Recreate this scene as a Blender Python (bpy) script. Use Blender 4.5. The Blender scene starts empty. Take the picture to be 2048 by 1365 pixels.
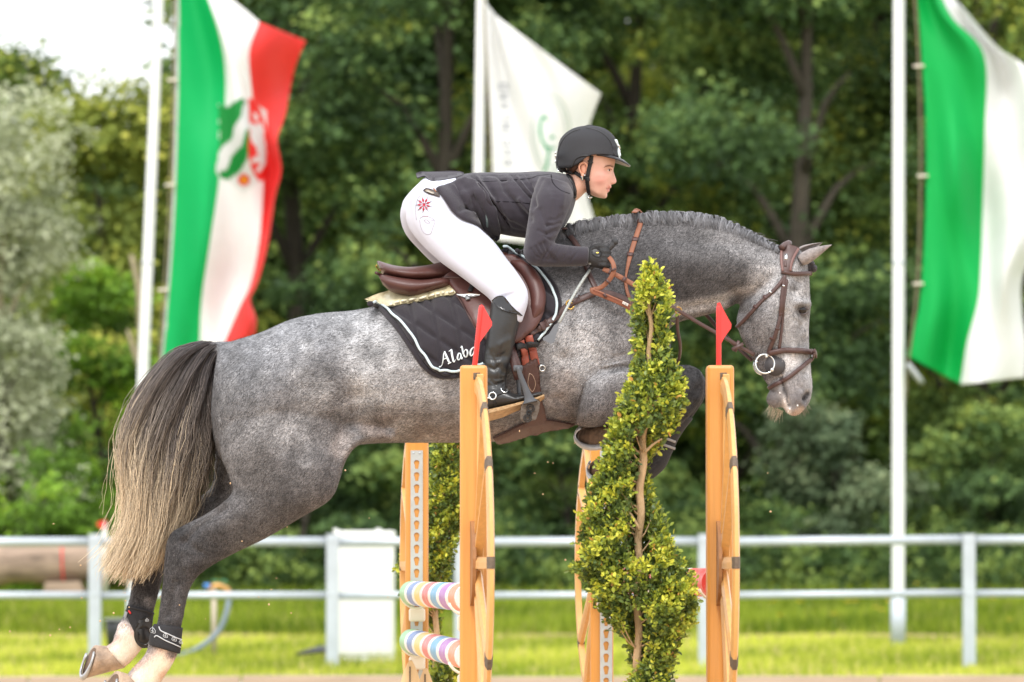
import bpy, bmesh, math, random
import numpy as np
from mathutils import Vector, Matrix
from mathutils.bvhtree import BVHTree

R = math.radians
rng = np.random.default_rng(7)
scene = bpy.context.scene
col = scene.collection

# ------------------------------------------------------------------ camera
CAM_Z = 1.05
LENS, SENSOR = 200.0, 36.0
FPX = LENS / SENSOR * 2048.0
PITCH = math.atan((1157 - 682.5) / FPX)
cam_data = bpy.data.cameras.new('camera')
cam_data.lens = LENS
cam_data.sensor_width = SENSOR
cam_data.clip_start = 0.5
cam_data.clip_end = 3000
cam_data.dof.use_dof = True
cam_data.dof.focus_distance = 19.35
cam_data.dof.aperture_fstop = 5.6
camera = bpy.data.objects.new('camera', cam_data)
camera.location = (0, 0, CAM_Z)
camera.rotation_euler = (math.pi / 2 + PITCH, 0, 0)
col.objects.link(camera)
scene.camera = camera

# ------------------------------------------------------------------ sky, sun, exposure
SUN_EL, SUN_AZ = R(54), R(190)      # azimuth clockwise from +Y: behind the camera, a little to the left
world = bpy.data.worlds.new('World')
scene.world = world
world.use_nodes = True
wn = world.node_tree
wn.nodes.clear()
w_out = wn.nodes.new('ShaderNodeOutputWorld')
w_bg = wn.nodes.new('ShaderNodeBackground')
w_sky = wn.nodes.new('ShaderNodeTexSky')
w_sky.sky_type = 'NISHITA'
w_sky.sun_disc = False
w_sky.sun_elevation = SUN_EL
w_sky.sun_rotation = SUN_AZ
w_sky.dust_density = 3.0
w_mix = wn.nodes.new('ShaderNodeMix')
w_mix.data_type = 'RGBA'
w_mix.inputs[0].default_value = 0.86          # a thin closed cloud layer over the clear sky
w_mix.inputs[7].default_value = (9.2, 9.3, 9.5, 1)
wn.links.new(w_sky.outputs[0], w_mix.inputs[6])
wn.links.new(w_mix.outputs[2], w_bg.inputs[0])
w_bg.inputs[1].default_value = 0.112
wn.links.new(w_bg.outputs[0], w_out.inputs[0])

sun_data = bpy.data.lights.new('sun', 'SUN')
sun_data.energy = 1.3
sun_data.angle = R(16)
sun_data.color = (1.0, 0.98, 0.95)
sun = bpy.data.objects.new('sun', sun_data)
sdir = Vector((math.sin(SUN_AZ) * math.cos(SUN_EL), math.cos(SUN_AZ) * math.cos(SUN_EL), math.sin(SUN_EL)))
sun.rotation_euler = sdir.to_track_quat('Z', 'Y').to_euler()
sun.location = (-6, 4, 20)
col.objects.link(sun)

vs = scene.view_settings
vs.view_transform = 'Standard'
vs.look = 'None'
vs.gamma = 1.0
vs.exposure = 0.92
vs.use_curve_mapping = False
scene.cycles.max_bounces = 6
scene.cycles.transparent_max_bounces = 8

# ------------------------------------------------------------------ pixel <-> world
CP, SP = math.cos(PITCH), math.sin(PITCH)
def P(px, py, Y):
    dx = (px - 1024.0) / FPX; dy = (682.5 - py) / FPX
    dyw = CP - dy * SP; dzw = SP + dy * CP
    t = Y / dyw
    return np.array((dx * t, Y, CAM_Z + dzw * t))
def Pn(px, py, Y):
    px = np.asarray(px, float); py = np.asarray(py, float); Y = np.asarray(Y, float) + px * 0
    dx = (px - 1024.0) / FPX; dy = (682.5 - py) / FPX
    dyw = CP - dy * SP; dzw = SP + dy * CP
    t = Y / dyw
    return np.stack((dx * t, Y, CAM_Z + dzw * t), -1)
def proj(V):
    V = np.asarray(V, float)
    x = V[..., 0]; y = V[..., 1]; z = V[..., 2] - CAM_Z
    f = y * CP + z * SP; u = -y * SP + z * CP
    return np.stack((1024 + FPX * x / f, 682.5 - FPX * u / f), -1)
def ray(px, py):
    dx = (px - 1024.0) / FPX; dy = (682.5 - py) / FPX
    return Vector((dx, CP - dy * SP, SP + dy * CP)).normalized()
CAMV = Vector((0, 0, CAM_Z))

# ------------------------------------------------------------------ materials
def srgb(r, g, b, k=1.0):
    def c(v):
        v = v / 255.0
        return (v / 12.92 if v <= 0.04045 else ((v + 0.055) / 1.055) ** 2.4) * k
    return (c(r), c(g), c(b))
MATS = {}
def mat(name, color, rough=0.6, metal=0.0, var=0.12, scale=8.0, bump=0.0, bscale=60.0, spec=0.5,
        stretch=None, sheen=0.0, trans=0.0, attr=None, coat=0.0, detail=4.0, hue=0.0):
    """Principled material whose colour is broken up by object-space noise; attr = name of a colour attribute."""
    if name in MATS: return MATS[name]
    m = bpy.data.materials.new(name); m.use_nodes = True
    nt = m.node_tree; N = nt.nodes; L = nt.links
    b = N['Principled BSDF']
    b.inputs['Roughness'].default_value = rough
    b.inputs['Metallic'].default_value = metal
    b.inputs['Specular IOR Level'].default_value = spec
    if sheen: b.inputs['Sheen Weight'].default_value = sheen
    if coat: b.inputs['Coat Weight'].default_value = coat
    tc = N.new('ShaderNodeTexCoord'); mp = N.new('ShaderNodeMapping')
    L.new(tc.outputs['Object'], mp.inputs[0])
    if stretch: mp.inputs['Scale'].default_value = stretch
    nz = N.new('ShaderNodeTexNoise'); nz.inputs['Scale'].default_value = scale
    nz.inputs['Detail'].default_value = detail; nz.inputs['Roughness'].default_value = 0.6
    L.new(mp.outputs[0], nz.inputs['Vector'])
    rmp = N.new('ShaderNodeMapRange')
    rmp.inputs[1].default_value = 0.25; rmp.inputs[2].default_value = 0.75
    rmp.inputs[3].default_value = 1.0 - var; rmp.inputs[4].default_value = 1.0 + var
    L.new(nz.outputs[0], rmp.inputs[0])
    hs = N.new('ShaderNodeHueSaturation')
    L.new(rmp.outputs[0], hs.inputs['Value'])
    if hue:
        h2 = N.new('ShaderNodeMapRange'); h2.inputs[3].default_value = 0.5 - hue; h2.inputs[4].default_value = 0.5 + hue
        n2 = N.new('ShaderNodeTexNoise'); n2.inputs['Scale'].default_value = scale * 0.6
        L.new(mp.outputs[0], n2.inputs['Vector']); L.new(n2.outputs[0], h2.inputs[0]); L.new(h2.outputs[0], hs.inputs['Hue'])
    if attr:
        at = N.new('ShaderNodeAttribute'); at.attribute_name = attr
        L.new(at.outputs['Color'], hs.inputs['Color'])
    else:
        hs.inputs['Color'].default_value = (*color, 1)
    L.new(hs.outputs[0], b.inputs['Base Color'])
    if bump:
        bn = N.new('ShaderNodeTexNoise'); bn.inputs['Scale'].default_value = bscale; bn.inputs['Detail'].default_value = 3
        L.new(mp.outputs[0], bn.inputs['Vector'])
        bp = N.new('ShaderNodeBump'); bp.inputs['Strength'].default_value = bump; bp.inputs['Distance'].default_value = 0.01
        L.new(bn.outputs[0], bp.inputs['Height']); L.new(bp.outputs[0], b.inputs['Normal'])
    if trans:
        tr = N.new('ShaderNodeBsdfTranslucent'); mx = N.new('ShaderNodeMixShader'); mx.inputs[0].default_value = trans
        L.new(hs.outputs[0], tr.inputs[0]); out = N['Material Output']
        L.new(b.outputs[0], mx.inputs[1]); L.new(tr.outputs[0], mx.inputs[2]); L.new(mx.outputs[0], out.inputs[0])
    MATS[name] = m
    return m

# ------------------------------------------------------------------ objects
ROOTLOC = {}
def tag(o, label=None, cat=None, group=None, kind=None):
    if label: o['label'] = label
    if cat: o['category'] = cat
    if group: o['group'] = group
    if kind: o['kind'] = kind
    return o
def thing(name, loc, label, cat, group=None):
    o = bpy.data.objects.new(name, None); col.objects.link(o)
    o.location = [float(v) for v in loc]; o.empty_display_size = 0.2
    ROOTLOC[o.name] = np.array(loc, float)
    return tag(o, label, cat, group)
def mesh_data(name, V, F, m, smooth=True, colors=None, autosmooth=None):
    me = bpy.data.meshes.new(name)
    V = np.asarray(V, float).reshape(-1, 3)
    if isinstance(F, np.ndarray):
        n, k = F.shape
        me.vertices.add(len(V)); me.vertices.foreach_set('co', V.astype(np.float32).ravel())
        me.loops.add(n * k); me.loops.foreach_set('vertex_index', F.astype(np.int32).ravel())
        me.polygons.add(n); me.polygons.foreach_set('loop_start', np.arange(0, n * k, k, dtype=np.int32))
        me.update(calc_edges=True)
    else:
        me.from_pydata(V.tolist(), [], F); me.update()
    me.polygons.foreach_set('use_smooth', np.full(len(me.polygons), bool(smooth)))
    if autosmooth:
        try: me.set_sharp_from_angle(angle=autosmooth)
        except Exception: pass
    if colors is not None:
        a = me.color_attributes.new('tint', 'FLOAT_COLOR', 'POINT')
        c = np.ones((len(V), 4), np.float32); c[:, :np.shape(colors)[1]] = colors
        a.data.foreach_set('color', c.ravel())
    if m is not None: me.materials.append(m)
    return me
def obj(name, VF, m, parent=None, smooth=True, colors=None, sharp=None):
    V, F = VF
    V = np.asarray(V, float).reshape(-1, 3)
    if parent is not None:
        V = V - ROOTLOC[parent.name]
    o = bpy.data.objects.new(name, mesh_data(name, V, F, m, smooth, colors, sharp))
    col.objects.link(o)
    if parent is not None:
        o.parent = parent
        ROOTLOC[o.name] = ROOTLOC[parent.name]
    else:
        ROOTLOC[o.name] = np.zeros(3)
    return o
def join(*parts):
    Vs, Fs, k = [], [], 0
    for V, F in parts:
        V = np.asarray(V, float).reshape(-1, 3)
        Vs.append(V); Fs += [[int(i) + k for i in f] for f in F]; k += len(V)
    return np.concatenate(Vs), Fs

# ------------------------------------------------------------------ shapes
def cr(pts, sub):
    """Catmull-Rom through rows of numbers."""
    A = np.asarray(pts, float); n = len(A)
    if n < 3 or sub <= 1:
        if sub <= 1: return A
        t = np.linspace(0, n - 1, (n - 1) * sub + 1); i = np.minimum(t.astype(int), n - 2); f = (t - i)[:, None]
        return A[i] * (1 - f) + A[i + 1] * f
    E = np.vstack((2 * A[0] - A[1], A, 2 * A[-1] - A[-2]))
    out = []
    for i in range(n - 1):
        p0, p1, p2, p3 = E[i:i + 4]
        for t in np.arange(sub) / sub:
            out.append(0.5 * (2 * p1 + (p2 - p0) * t + (2 * p0 - 5 * p1 + 4 * p2 - p3) * t * t + (3 * p1 - p0 - 3 * p2 + p3) * t ** 3))
    out.append(A[-1])
    return np.array(out)
def rings_to_mesh(Rg, cap=True, closed=True):
    Rg = np.asarray(Rg, float); m, n = Rg.shape[:2]
    V = Rg.reshape(-1, 3); F = []
    for i in range(m - 1):
        for j in range(n if closed else n - 1):
            k = (j + 1) % n
            F.append([i * n + j, i * n + k, (i + 1) * n + k, (i + 1) * n + j])
    if cap and closed:
        c0 = len(V); V = np.vstack((V, Rg[0].mean(0), Rg[-1].mean(0)))
        for j in range(n):
            k = (j + 1) % n
            F.append([c0, k, j]); F.append([c0 + 1, (m - 1) * n + j, (m - 1) * n + k])
    return V, F
def loft(st, yc, n=28, sub=4):
    """Rows: ax, ay, bx, by (the two outline points in pixels), half width, y offset, pinch at a, pinch at b, boxiness."""
    rows = [list(r) + [0, 0, 0, 2.0][len(r) - 5:] for r in st]
    A = cr(rows, sub)
    th = np.arange(n) / n * 2 * math.pi
    c, s = np.cos(th), np.sin(th)
    out = []
    for ax, ay, bx, by, hw, yo, pa, pb, e in A:
        a = P(ax, ay, yc + yo); b = P(bx, by, yc + yo)
        C = (a + b) / 2; H = (a - b) / 2
        q = 2.0 / e
        cc = np.sign(c) * np.abs(c) ** q; ss = np.sign(s) * np.abs(s) ** q
        w = 1 - pa * np.clip(c, 0, 1) ** 1.5 - pb * np.clip(-c, 0, 1) ** 1.5
        out.append(C + cc[:, None] * H + (hw * ss * w)[:, None] * np.array((0, 1, 0)))
    return rings_to_mesh(out)
def frame_path(pts, up=(0, -1, 0)):
    pts = np.asarray(pts, float)
    T = np.gradient(pts, axis=0); T /= np.linalg.norm(T, axis=1)[:, None] + 1e-12
    return pts, T
def tube(pts, r, n=8, sub=1, cap=True):
    pts = cr(pts, sub) if sub > 1 else np.asarray(pts, float)
    r = np.asarray(r, float)
    if r.ndim == 0: r = np.full(len(pts), float(r))
    elif len(r) != len(pts): r = np.interp(np.linspace(0, 1, len(pts)), np.linspace(0, 1, len(r)), r)
    pts, T = frame_path(pts)
    ref = np.array((0, 0, 1.0)) if abs(T[0][2]) < 0.9 else np.array((1.0, 0, 0))
    U = np.cross(T[0], ref); U /= np.linalg.norm(U)
    out = []
    th = np.arange(n) / n * 2 * math.pi
    for p, t, rad in zip(pts, T, r):
        U = U - t * np.dot(U, t); U /= np.linalg.norm(U) + 1e-12
        W = np.cross(t, U)
        out.append(p + rad * (np.cos(th)[:, None] * U + np.sin(th)[:, None] * W))
    return rings_to_mesh(out, cap)
def strap(pts, nrm, width, thick, lift=0.0, round_=0.35):
    """A flat strap along pts whose face looks along nrm."""
    pts, T = frame_path(pts); nrm = np.asarray(nrm, float)
    if nrm.ndim == 1: nrm = np.tile(nrm, (len(pts), 1))
    width = np.broadcast_to(np.asarray(width, float), (len(pts),))
    out = []
    for p, t, nn, w in zip(pts, T, nrm, width):
        nn = nn - t * np.dot(nn, t); nn /= np.linalg.norm(nn) + 1e-12
        b = np.cross(t, nn)
        p = p + nn * lift
        h = w / 2; i = h * (1 - min(round_, 0.9 * 1)); 
        i = max(h - thick * round_ * 1.5, h * 0.5)
        out.append([p - b * h, p - b * h + nn * thick * 0.55, p - b * i + nn * thick, p + b * i + nn * thick,
                    p + b * h + nn * thick * 0.55, p + b * h])
    return rings_to_mesh(out)
def box(c, s, bev=0.0, rot=None):
    c = np.array(c, float); s = np.array(s, float) / 2
    bm = bmesh.new(); bmesh.ops.create_cube(bm, size=2)
    for v in bm.verts: v.co = Vector((v.co.x * s[0], v.co.y * s[1], v.co.z * s[2]))
    if bev: bmesh.ops.bevel(bm, geom=bm.edges[:] , offset=bev, segments=2, affect='EDGES', profile=0.5)
    M = Matrix.Identity(3) if rot is None else Matrix(rot) if not isinstance(rot, float) else Matrix.Rotation(rot, 3, 'Z')
    bm.verts.index_update()
    V = np.array([(M @ v.co)[:] for v in bm.verts]) + c
    F = [[v.index for v in f.verts] for f in bm.faces]
    bm.free(); return V, F
def prism(poly3, off):
    """Extrude a planar polygon (n,3) by the vector off."""
    A = np.asarray(poly3, float); n = len(A); V = np.vstack((A, A + np.asarray(off, float)))
    F = [list(range(n))[::-1], list(range(n, 2 * n))] + [[i, (i + 1) % n, n + (i + 1) % n, n + i] for i in range(n)]
    return V, F
def ellipsoid(c, r, n=16, m=10, rot=None):
    th = np.arange(n) / n * 2 * math.pi; ph = np.linspace(0.02, math.pi - 0.02, m)
    Rg = np.stack([np.stack((np.sin(p) * np.cos(th), np.sin(p) * np.sin(th), np.full(n, math.cos(p))), -1) for p in ph]) * np.asarray(r, float)
    if rot is not None: Rg = Rg @ np.array(rot).T
    return rings_to_mesh(Rg + np.asarray(c, float))
def torus(c, R_, r, nrm=(0, -1, 0), n=28, k=8, a0=0, a1=2 * math.pi):
    q = Vector(nrm).to_track_quat('Z', 'Y').to_matrix()
    full = abs(a1 - a0 - 2 * math.pi) < 1e-6
    th = np.linspace(a0, a1, n, endpoint=not full)
    pts = np.array([(np.array(q @ Vector((math.cos(t) * R_, math.sin(t) * R_, 0)))) for t in th]) + np.asarray(c, float)
    if not full: return tube(pts, r, k)
    zz = np.array(q @ Vector((0, 0, 1))); out = []
    for p in pts:
        d = p - np.asarray(c, float); d /= np.linalg.norm(d)
        out.append([p + r * (math.cos(a) * d + math.sin(a) * zz) for a in np.arange(k) / k * 2 * math.pi])
    V = np.array(out).reshape(-1, 3)
    F = [[i * k + j, i * k + (j + 1) % k, ((i + 1) % n) * k + (j + 1) % k, ((i + 1) % n) * k + j] for i in range(n) for j in range(k)]
    return V, F
# -------- fuse lofts into one skin, smooth it, push it about
def fuse(parts, voxel):
    V, F = join(*parts)
    me = bpy.data.meshes.new('fuse'); me.from_pydata(V.tolist(), [], F); me.update()
    o = bpy.data.objects.new('fuse', me); col.objects.link(o)
    md = o.modifiers.new('r', 'REMESH'); md.mode = 'VOXEL'; md.voxel_size = voxel; md.adaptivity = 0
    dg = bpy.context.evaluated_depsgraph_get(); ev = o.evaluated_get(dg); e = ev.to_mesh()
    nv = len(e.vertices); A = np.empty(nv * 3, np.float32); e.vertices.foreach_get('co', A)
    nl = len(e.loops); Lv = np.empty(nl, np.int32); e.loops.foreach_get('vertex_index', Lv)
    FF = Lv.reshape(-1, 4)
    ev.to_mesh_clear(); bpy.data.objects.remove(o); bpy.data.meshes.remove(me)
    return A.reshape(-1, 3).astype(float), FF
def edges_of(F):
    E = np.concatenate([F[:, [i, (i + 1) % 4]] for i in range(4)]); E.sort(1)
    return np.unique(E, axis=0)
def taubin(V, F, it=8, lam=0.5, mu=-0.52):
    E = edges_of(F); n = len(V)
    deg = np.bincount(E.ravel(), minlength=n).astype(float)[:, None]
    def lap(V):
        S = np.stack([np.bincount(E[:, 0], V[E[:, 1], k], n) + np.bincount(E[:, 1], V[E[:, 0], k], n) for k in range(3)], -1)
        return S / deg - V
    for _ in range(it):
        V = V + lam * lap(V); V = V + mu * lap(V)
    return V
def smooth_plain(V, F, it=3, lam=0.5):
    E = edges_of(F); n = len(V); deg = np.bincount(E.ravel(), minlength=n).astype(float)[:, None]
    for _ in range(it):
        S = np.stack([np.bincount(E[:, 0], V[E[:, 1], k], n) + np.bincount(E[:, 1], V[E[:, 0], k], n) for k in range(3)], -1)
        V = V + lam * (S / deg - V)
    return V
def normals_of(V, F):
    a = V[F[:, 2]] - V[F[:, 0]]; b = V[F[:, 3]] - V[F[:, 1]]
    fn = np.cross(a, b); n = np.zeros_like(V)
    for k in range(4):
        for c in range(3): n[:, c] += np.bincount(F[:, k], fn[:, c], len(V))
    return n / (np.linalg.norm(n, axis=1)[:, None] + 1e-12)
def segdist(UV, pl):
    pl = np.asarray(pl, float)
    if pl.ndim == 1: pl = pl[None]
    if len(pl) == 1: return np.hypot(UV[:, 0] - pl[0, 0], UV[:, 1] - pl[0, 1])
    d = np.full(len(UV), 1e9)
    for a, b in zip(pl[:-1], pl[1:]):
        ab = b - a; t = np.clip(((UV - a) @ ab) / (ab @ ab + 1e-9), 0, 1)
        q = a + t[:, None] * ab
        d = np.minimum(d, np.hypot(UV[:, 0] - q[:, 0], UV[:, 1] - q[:, 1]))
    return d
def uv_sym(V, yc):
    W = V.copy(); W[:, 1] = yc - np.abs(V[:, 1] - yc)
    return proj(W)
def sculpt(V, F, stamps, yc=None, sym=True, wmin=0.0):
    """stamps: (polyline px, radius px, amount m [+ out, - in][, (ymin,ymax)])."""
    N = normals_of(V, F)
    UV = uv_sym(V, yc) if sym else proj(V)
    disp = np.zeros(len(V))
    for st in stamps:
        pl, r, amt = st[:3]
        pl = np.atleast_2d(np.asarray(pl, float))
        lo = pl.min(0) - 3 * r; hi = pl.max(0) + 3 * r
        k = np.where((UV[:, 0] > lo[0]) & (UV[:, 0] < hi[0]) & (UV[:, 1] > lo[1]) & (UV[:, 1] < hi[1]))[0]
        if len(st) > 3: k = k[(V[k, 1] > st[3][0]) & (V[k, 1] < st[3][1])]
        if not len(k): continue
        d = segdist(UV[k], pl)
        disp[k] += amt * np.exp(-(d / r) ** 2)
    w = np.maximum(np.abs(N[:, 1]) if sym else np.clip(-N[:, 1], 0, 1), wmin)
    return V + N * (disp * w)[:, None]
def paint(V, yc, base, blobs, sym=True, power=4):
    """blobs: (polyline px, radius px, colour, weight)."""
    UV = uv_sym(V, yc) if sym else proj(V)
    C = np.tile(np.array(base, float), (len(V), 1))
    for pl, r, c, w in blobs:
        d = segdist(UV, pl)
        k = (w * np.exp(-(d / r) ** power))[:, None]
        C = C * (1 - k) + np.array(c) * k
    return C
class Drape:
    """Sets pixel outlines down on the surfaces that stand there."""
    def __init__(self, *meshes):
        V, F, k = [], [], 0
        for v, f in meshes:
            V.append(np.asarray(v, float)); F += [tuple(int(i) + k for i in q) for q in f]; k += len(v)
        self.t = BVHTree.FromPolygons(np.concatenate(V).tolist(), F)
        self.y = 19.5
    def hit(self, px, py):
        h, n, i, d = self.t.ray_cast(CAMV, ray(px, py))
        if h is None: return None, None
        if n.dot(ray(px, py)) > 0: n = -n
        return np.array(h), np.array(n)
    def path(self, pl, sub=6, lift=0.0):
        A = cr(pl, sub); pts, nr = [], []
        y = None
        for px, py in A[:, :2]:
            h, n = self.hit(px, py)
            if h is None:
                near, nn, i, d = self.t.find_nearest(Vector(P(px, py, self.y if y is None else y)))
                yy = near[1] if near is not None else self.y
                h = P(px, py, yy); n = np.array((0, -1, 0.0)) if nn is None else np.array(nn)
                if n[1] > 0: n = -n
            y = h[1]
            pts.append(h); nr.append(n)
        pts = np.array(pts); nr = np.array(nr)
        for _ in range(2):
            if len(pts) > 4:
                nr[1:-1] = (nr[:-2] + nr[1:-1] * 2 + nr[2:]) / 4
        nr /= np.linalg.norm(nr, axis=1)[:, None]
        return pts + nr * lift, nr
def mirror(VF, yc):
    V, F = VF; V = np.array(V, float); V[:, 1] = 2 * yc - V[:, 1]
    return V, [list(f)[::-1] for f in F]
def both(VF, yc): return join(VF, mirror(VF, yc))
# ================================================================== ground
def ground_z(x, y):
    x = np.asarray(x, float); y = np.asarray(y, float)
    return np.interp(y, [-30, 50.9, 51.0, 54, 60, 66, 72, 76, 84, 130, 400], [0, 0, 0.13, 0.20, 0.32, 0.44, 0.60, 0.78, 1.0, 1.4, 3])
M_sand = mat('riding_sand', srgb(196, 172, 142), 0.95, var=0.2, scale=6, bump=0.5, bscale=90, spec=0.1)
M_grassland = mat('meadow_turf', srgb(124, 136, 52, 0.9), 0.95, var=0.45, scale=1.3, bump=0.6, bscale=25, spec=0.05, hue=0.02, detail=8)
def sheet(x0, x1, ys, nx, zf, noise=0.0):
    xs = np.linspace(x0, x1, nx); X, Y = np.meshgrid(xs, ys)
    Z = zf(X, Y)
    if noise: Z = Z + noise * (np.sin(X * 1.7 + Y * .6) + np.sin(X * .63 - Y * 1.3 + 1) + .6 * np.sin(X * 3.1 + 2 * np.sin(Y)))
    V = np.stack((X, Y, Z), -1).reshape(-1, 3); m = len(ys)
    i, j = np.meshgrid(np.arange(m - 1), np.arange(nx - 1), indexing='ij'); a = (i * nx + j).ravel()
    return V, np.stack((a, a + 1, a + nx + 1, a + nx), -1)
g = obj('riding_arena_sand', sheet(-60, 60, np.linspace(-30, 50.86, 40), 60, lambda X, Y: X * 0, 0.0), M_sand); tag(g, kind='structure')
g = obj('meadow_ground', sheet(-90, 90, np.concatenate((np.linspace(51.0, 95, 90), np.linspace(100, 700, 12))), 240, lambda X, Y: ground_z(X, Y) - 0.01, 0.012), M_grassland); tag(g, kind='structure')
M_path = mat('trodden_path', srgb(166, 144, 106), 0.95, var=0.25, scale=2.5, bump=0.4, spec=0.1)
def pathz(X, Y): return ground_z(X, Y) + 0.022
xs = np.linspace(-40, 40, 160)
Vp = []
for x in xs:
    wob = 0.35 * math.sin(x * 0.8) + 0.2 * math.sin(x * 2.1 + 1)
    for k, dy in enumerate((0, 0.55 + 0.15 * math.sin(x * 1.3))):
        yy = 62.8 + wob * 0.6 + dy * 2.4; Vp.append((x, yy, float(ground_z(x, yy)) + 0.016 + 0.012 * (math.sin(x * 1.7 + yy * .6) + math.sin(x * .63 - yy * 1.3 + 1))))
g = obj('dirt_path', (np.array(Vp), [[2 * i, 2 * i + 2, 2 * i + 3, 2 * i + 1] for i in range(len(xs) - 1)]), M_path); tag(g, kind='structure')
# timber kerb between sand and grass: single sleepers
M_kerb = mat('weathered_kerb_timber', srgb(172, 154, 134), 0.85, var=0.25, scale=5, stretch=(0.3, 3, 6), bump=0.4, bscale=20)
k_me = None
kerb = thing('timber_kerb', (0, 50.93, 0), 'low pale timber kerb edging the grass at the foot of the picture', 'kerb')
for i in range(-6, 7):
    x = i * 1.9 - 0.52
    b = obj('kerb_board', box((x + 0.95, 50.93, 0.085 + 0.006 * ((i * 7) % 3)), (1.885, 0.13, 0.17), 0.012), M_kerb, kerb, smooth=False)
# ------------------------------------------------------------------ grass
def blades(n, x0, x1, y0, y1, h0, h1, seed, w=0.006, dens=None):
    r = np.random.default_rng(seed)
    x = r.uniform(x0, x1, n); y = r.uniform(y0, y1, n)
    if dens is not None:
        k = r.uniform(0, 1, n) < dens(x, y); x, y = x[k], y[k]; n = len(x)
    h = r.uniform(h0, h1, n) * (0.6 + 0.5 * (np.sin(x * 2.3 + y) * np.sin(y * 3.1 - x) + 1) / 1.2)
    a = r.uniform(0, 2 * math.pi, n); lean = r.uniform(0, 0.7, n) * h
    z = ground_z(x, y) - 0.02
    bx, by = np.cos(a) * w, np.sin(a) * w
    V = np.empty((n, 3, 3))
    V[:, 0] = np.stack((x - bx, y - by, z), -1); V[:, 1] = np.stack((x + bx, y + by, z), -1)
    a2 = r.uniform(0, 2 * math.pi, n)
    V[:, 2] = np.stack((x + np.cos(a2) * lean, y + np.sin(a2) * lean, z + h), -1)
    F = np.arange(n * 3).reshape(n, 3)
    patch = (np.sin(x * 0.9 + 1.3 * np.sin(y * 0.7)) + np.sin(x * 2.2 - y * 1.1)) * 0.25 + 0.5
    t = np.clip(patch + r.normal(0, 0.25, n), 0, 1)[:, None]
    c = np.array(srgb(112, 130, 34)) * (1 - t) + np.array(srgb(196, 198, 80)) * t
    dry = (r.uniform(0, 1, n) < 0.05 + 0.3 * np.clip(np.sin(x * 1.3 + 2 * np.sin(y * .9)) * np.sin(y * 1.9 + x * .4) - .35, 0, 1))[:, None]
    c = np.where(dry, np.array(srgb(205, 185, 130)), c)
    return V.reshape(-1, 3), F, np.repeat(c, 3, 0)
M_blade = mat('grass_blade', (1, 1, 1), 0.7, var=0.12, scale=3, attr='tint', trans=0.35, spec=0.2)
V, F, C = blades(62000, -7, 7, 51.05, 63.0, 0.05, 0.13, 3, w=0.010, dens=lambda x, y: np.clip(1.15 - 1.1 * np.exp(-((y - 51.6 - .5 * np.sin(x * 1.1)) / .55) ** 2) * (np.sin(x * 1.7 + 1) + np.sin(x * .61) > .1), .06, 1))
g = obj('grass_strip', (V, F), M_blade, colors=C * 1.25); tag(g, 'short bright green grass along both sides of the metal fence', 'grass', kind='stuff')
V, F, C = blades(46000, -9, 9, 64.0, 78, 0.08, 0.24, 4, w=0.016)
g = obj('grass_bank', (V, F), M_blade, colors=C * np.array((.62, .74, .5))); tag(g, 'longer meadow grass rising to the foot of the trees', 'grass', kind='stuff')  # whole bank tinted darker and duller, tree shade put into the blade colour
# yellow buttercups, single flowers
M_flower = mat('buttercup_petal', srgb(240, 205, 30), 0.5, var=0.1)
M_fstem = mat('flower_stem', srgb(90, 120, 40), 0.7)
fl_v, fl_f = [], []
st = tube([(0, 0, 0), (0.004, 0, 0.12), (0, 0, 0.2)], 0.003, 4)
petals = []
for k in range(5):
    a = k * 2 * math.pi / 5; c, s = math.cos(a), math.sin(a); c2, s2 = math.cos(a + .5), math.sin(a + .5); c3, s3 = math.cos(a - .5), math.sin(a - .5)
    petals.append(([(0, 0, .2), (c3 * .028, s3 * .028, .208), (c * .04, s * .04, .216), (c2 * .028, s2 * .028, .208)], [[0, 1, 2, 3]]))
pm = mesh_data('flower_head', *join(*petals), M_flower); sm = mesh_data('stem', *st, M_fstem)
rr = random.Random(5)
flower_px = [(1545, 1225), (1618, 1217), (1600, 1228), (1695, 1218), (1735, 1213), (1750, 1222), (1763, 1230), (1820, 1209), (1833, 1176), (1868, 1204), (1985, 1205), (2018, 1248), (1560, 1238), (1710, 1226), (1668, 1238), (1780, 1226), (1925, 1214)]
for i, (px, py) in enumerate(flower_px):
    Y = 52 + 30 * 0.5
    for Y in np.arange(54, 84, 0.1):
        q = P(px, py, Y)
        if q[2] <= ground_z(q[0], Y) + 0.2: break
    r_ = bpy.data.objects.new('buttercup', None); col.objects.link(r_); r_.location = (q[0], Y, float(ground_z(q[0], Y)))
    r_.rotation_euler = (0, 0, rr.uniform(0, 6)); r_.scale = [rr.uniform(1.1, 1.7)] * 3
    rank = sorted(flower_px).index((px, py)); ordn = ['first', 'second', 'third', 'fourth', 'fifth', 'sixth', 'seventh', 'eighth', 'ninth', 'tenth', 'eleventh', 'twelfth', 'thirteenth', 'fourteenth', 'fifteenth', 'sixteenth', 'seventeenth'][rank]
    tag(r_, f'small yellow buttercup in the grass, {ordn} from the right jump standard', 'flower', 'buttercups in the grass')
    for nm, me in (('flower_head', pm), ('stem', sm)):
        c = bpy.data.objects.new(nm, me); col.objects.link(c); c.parent = r_

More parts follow.
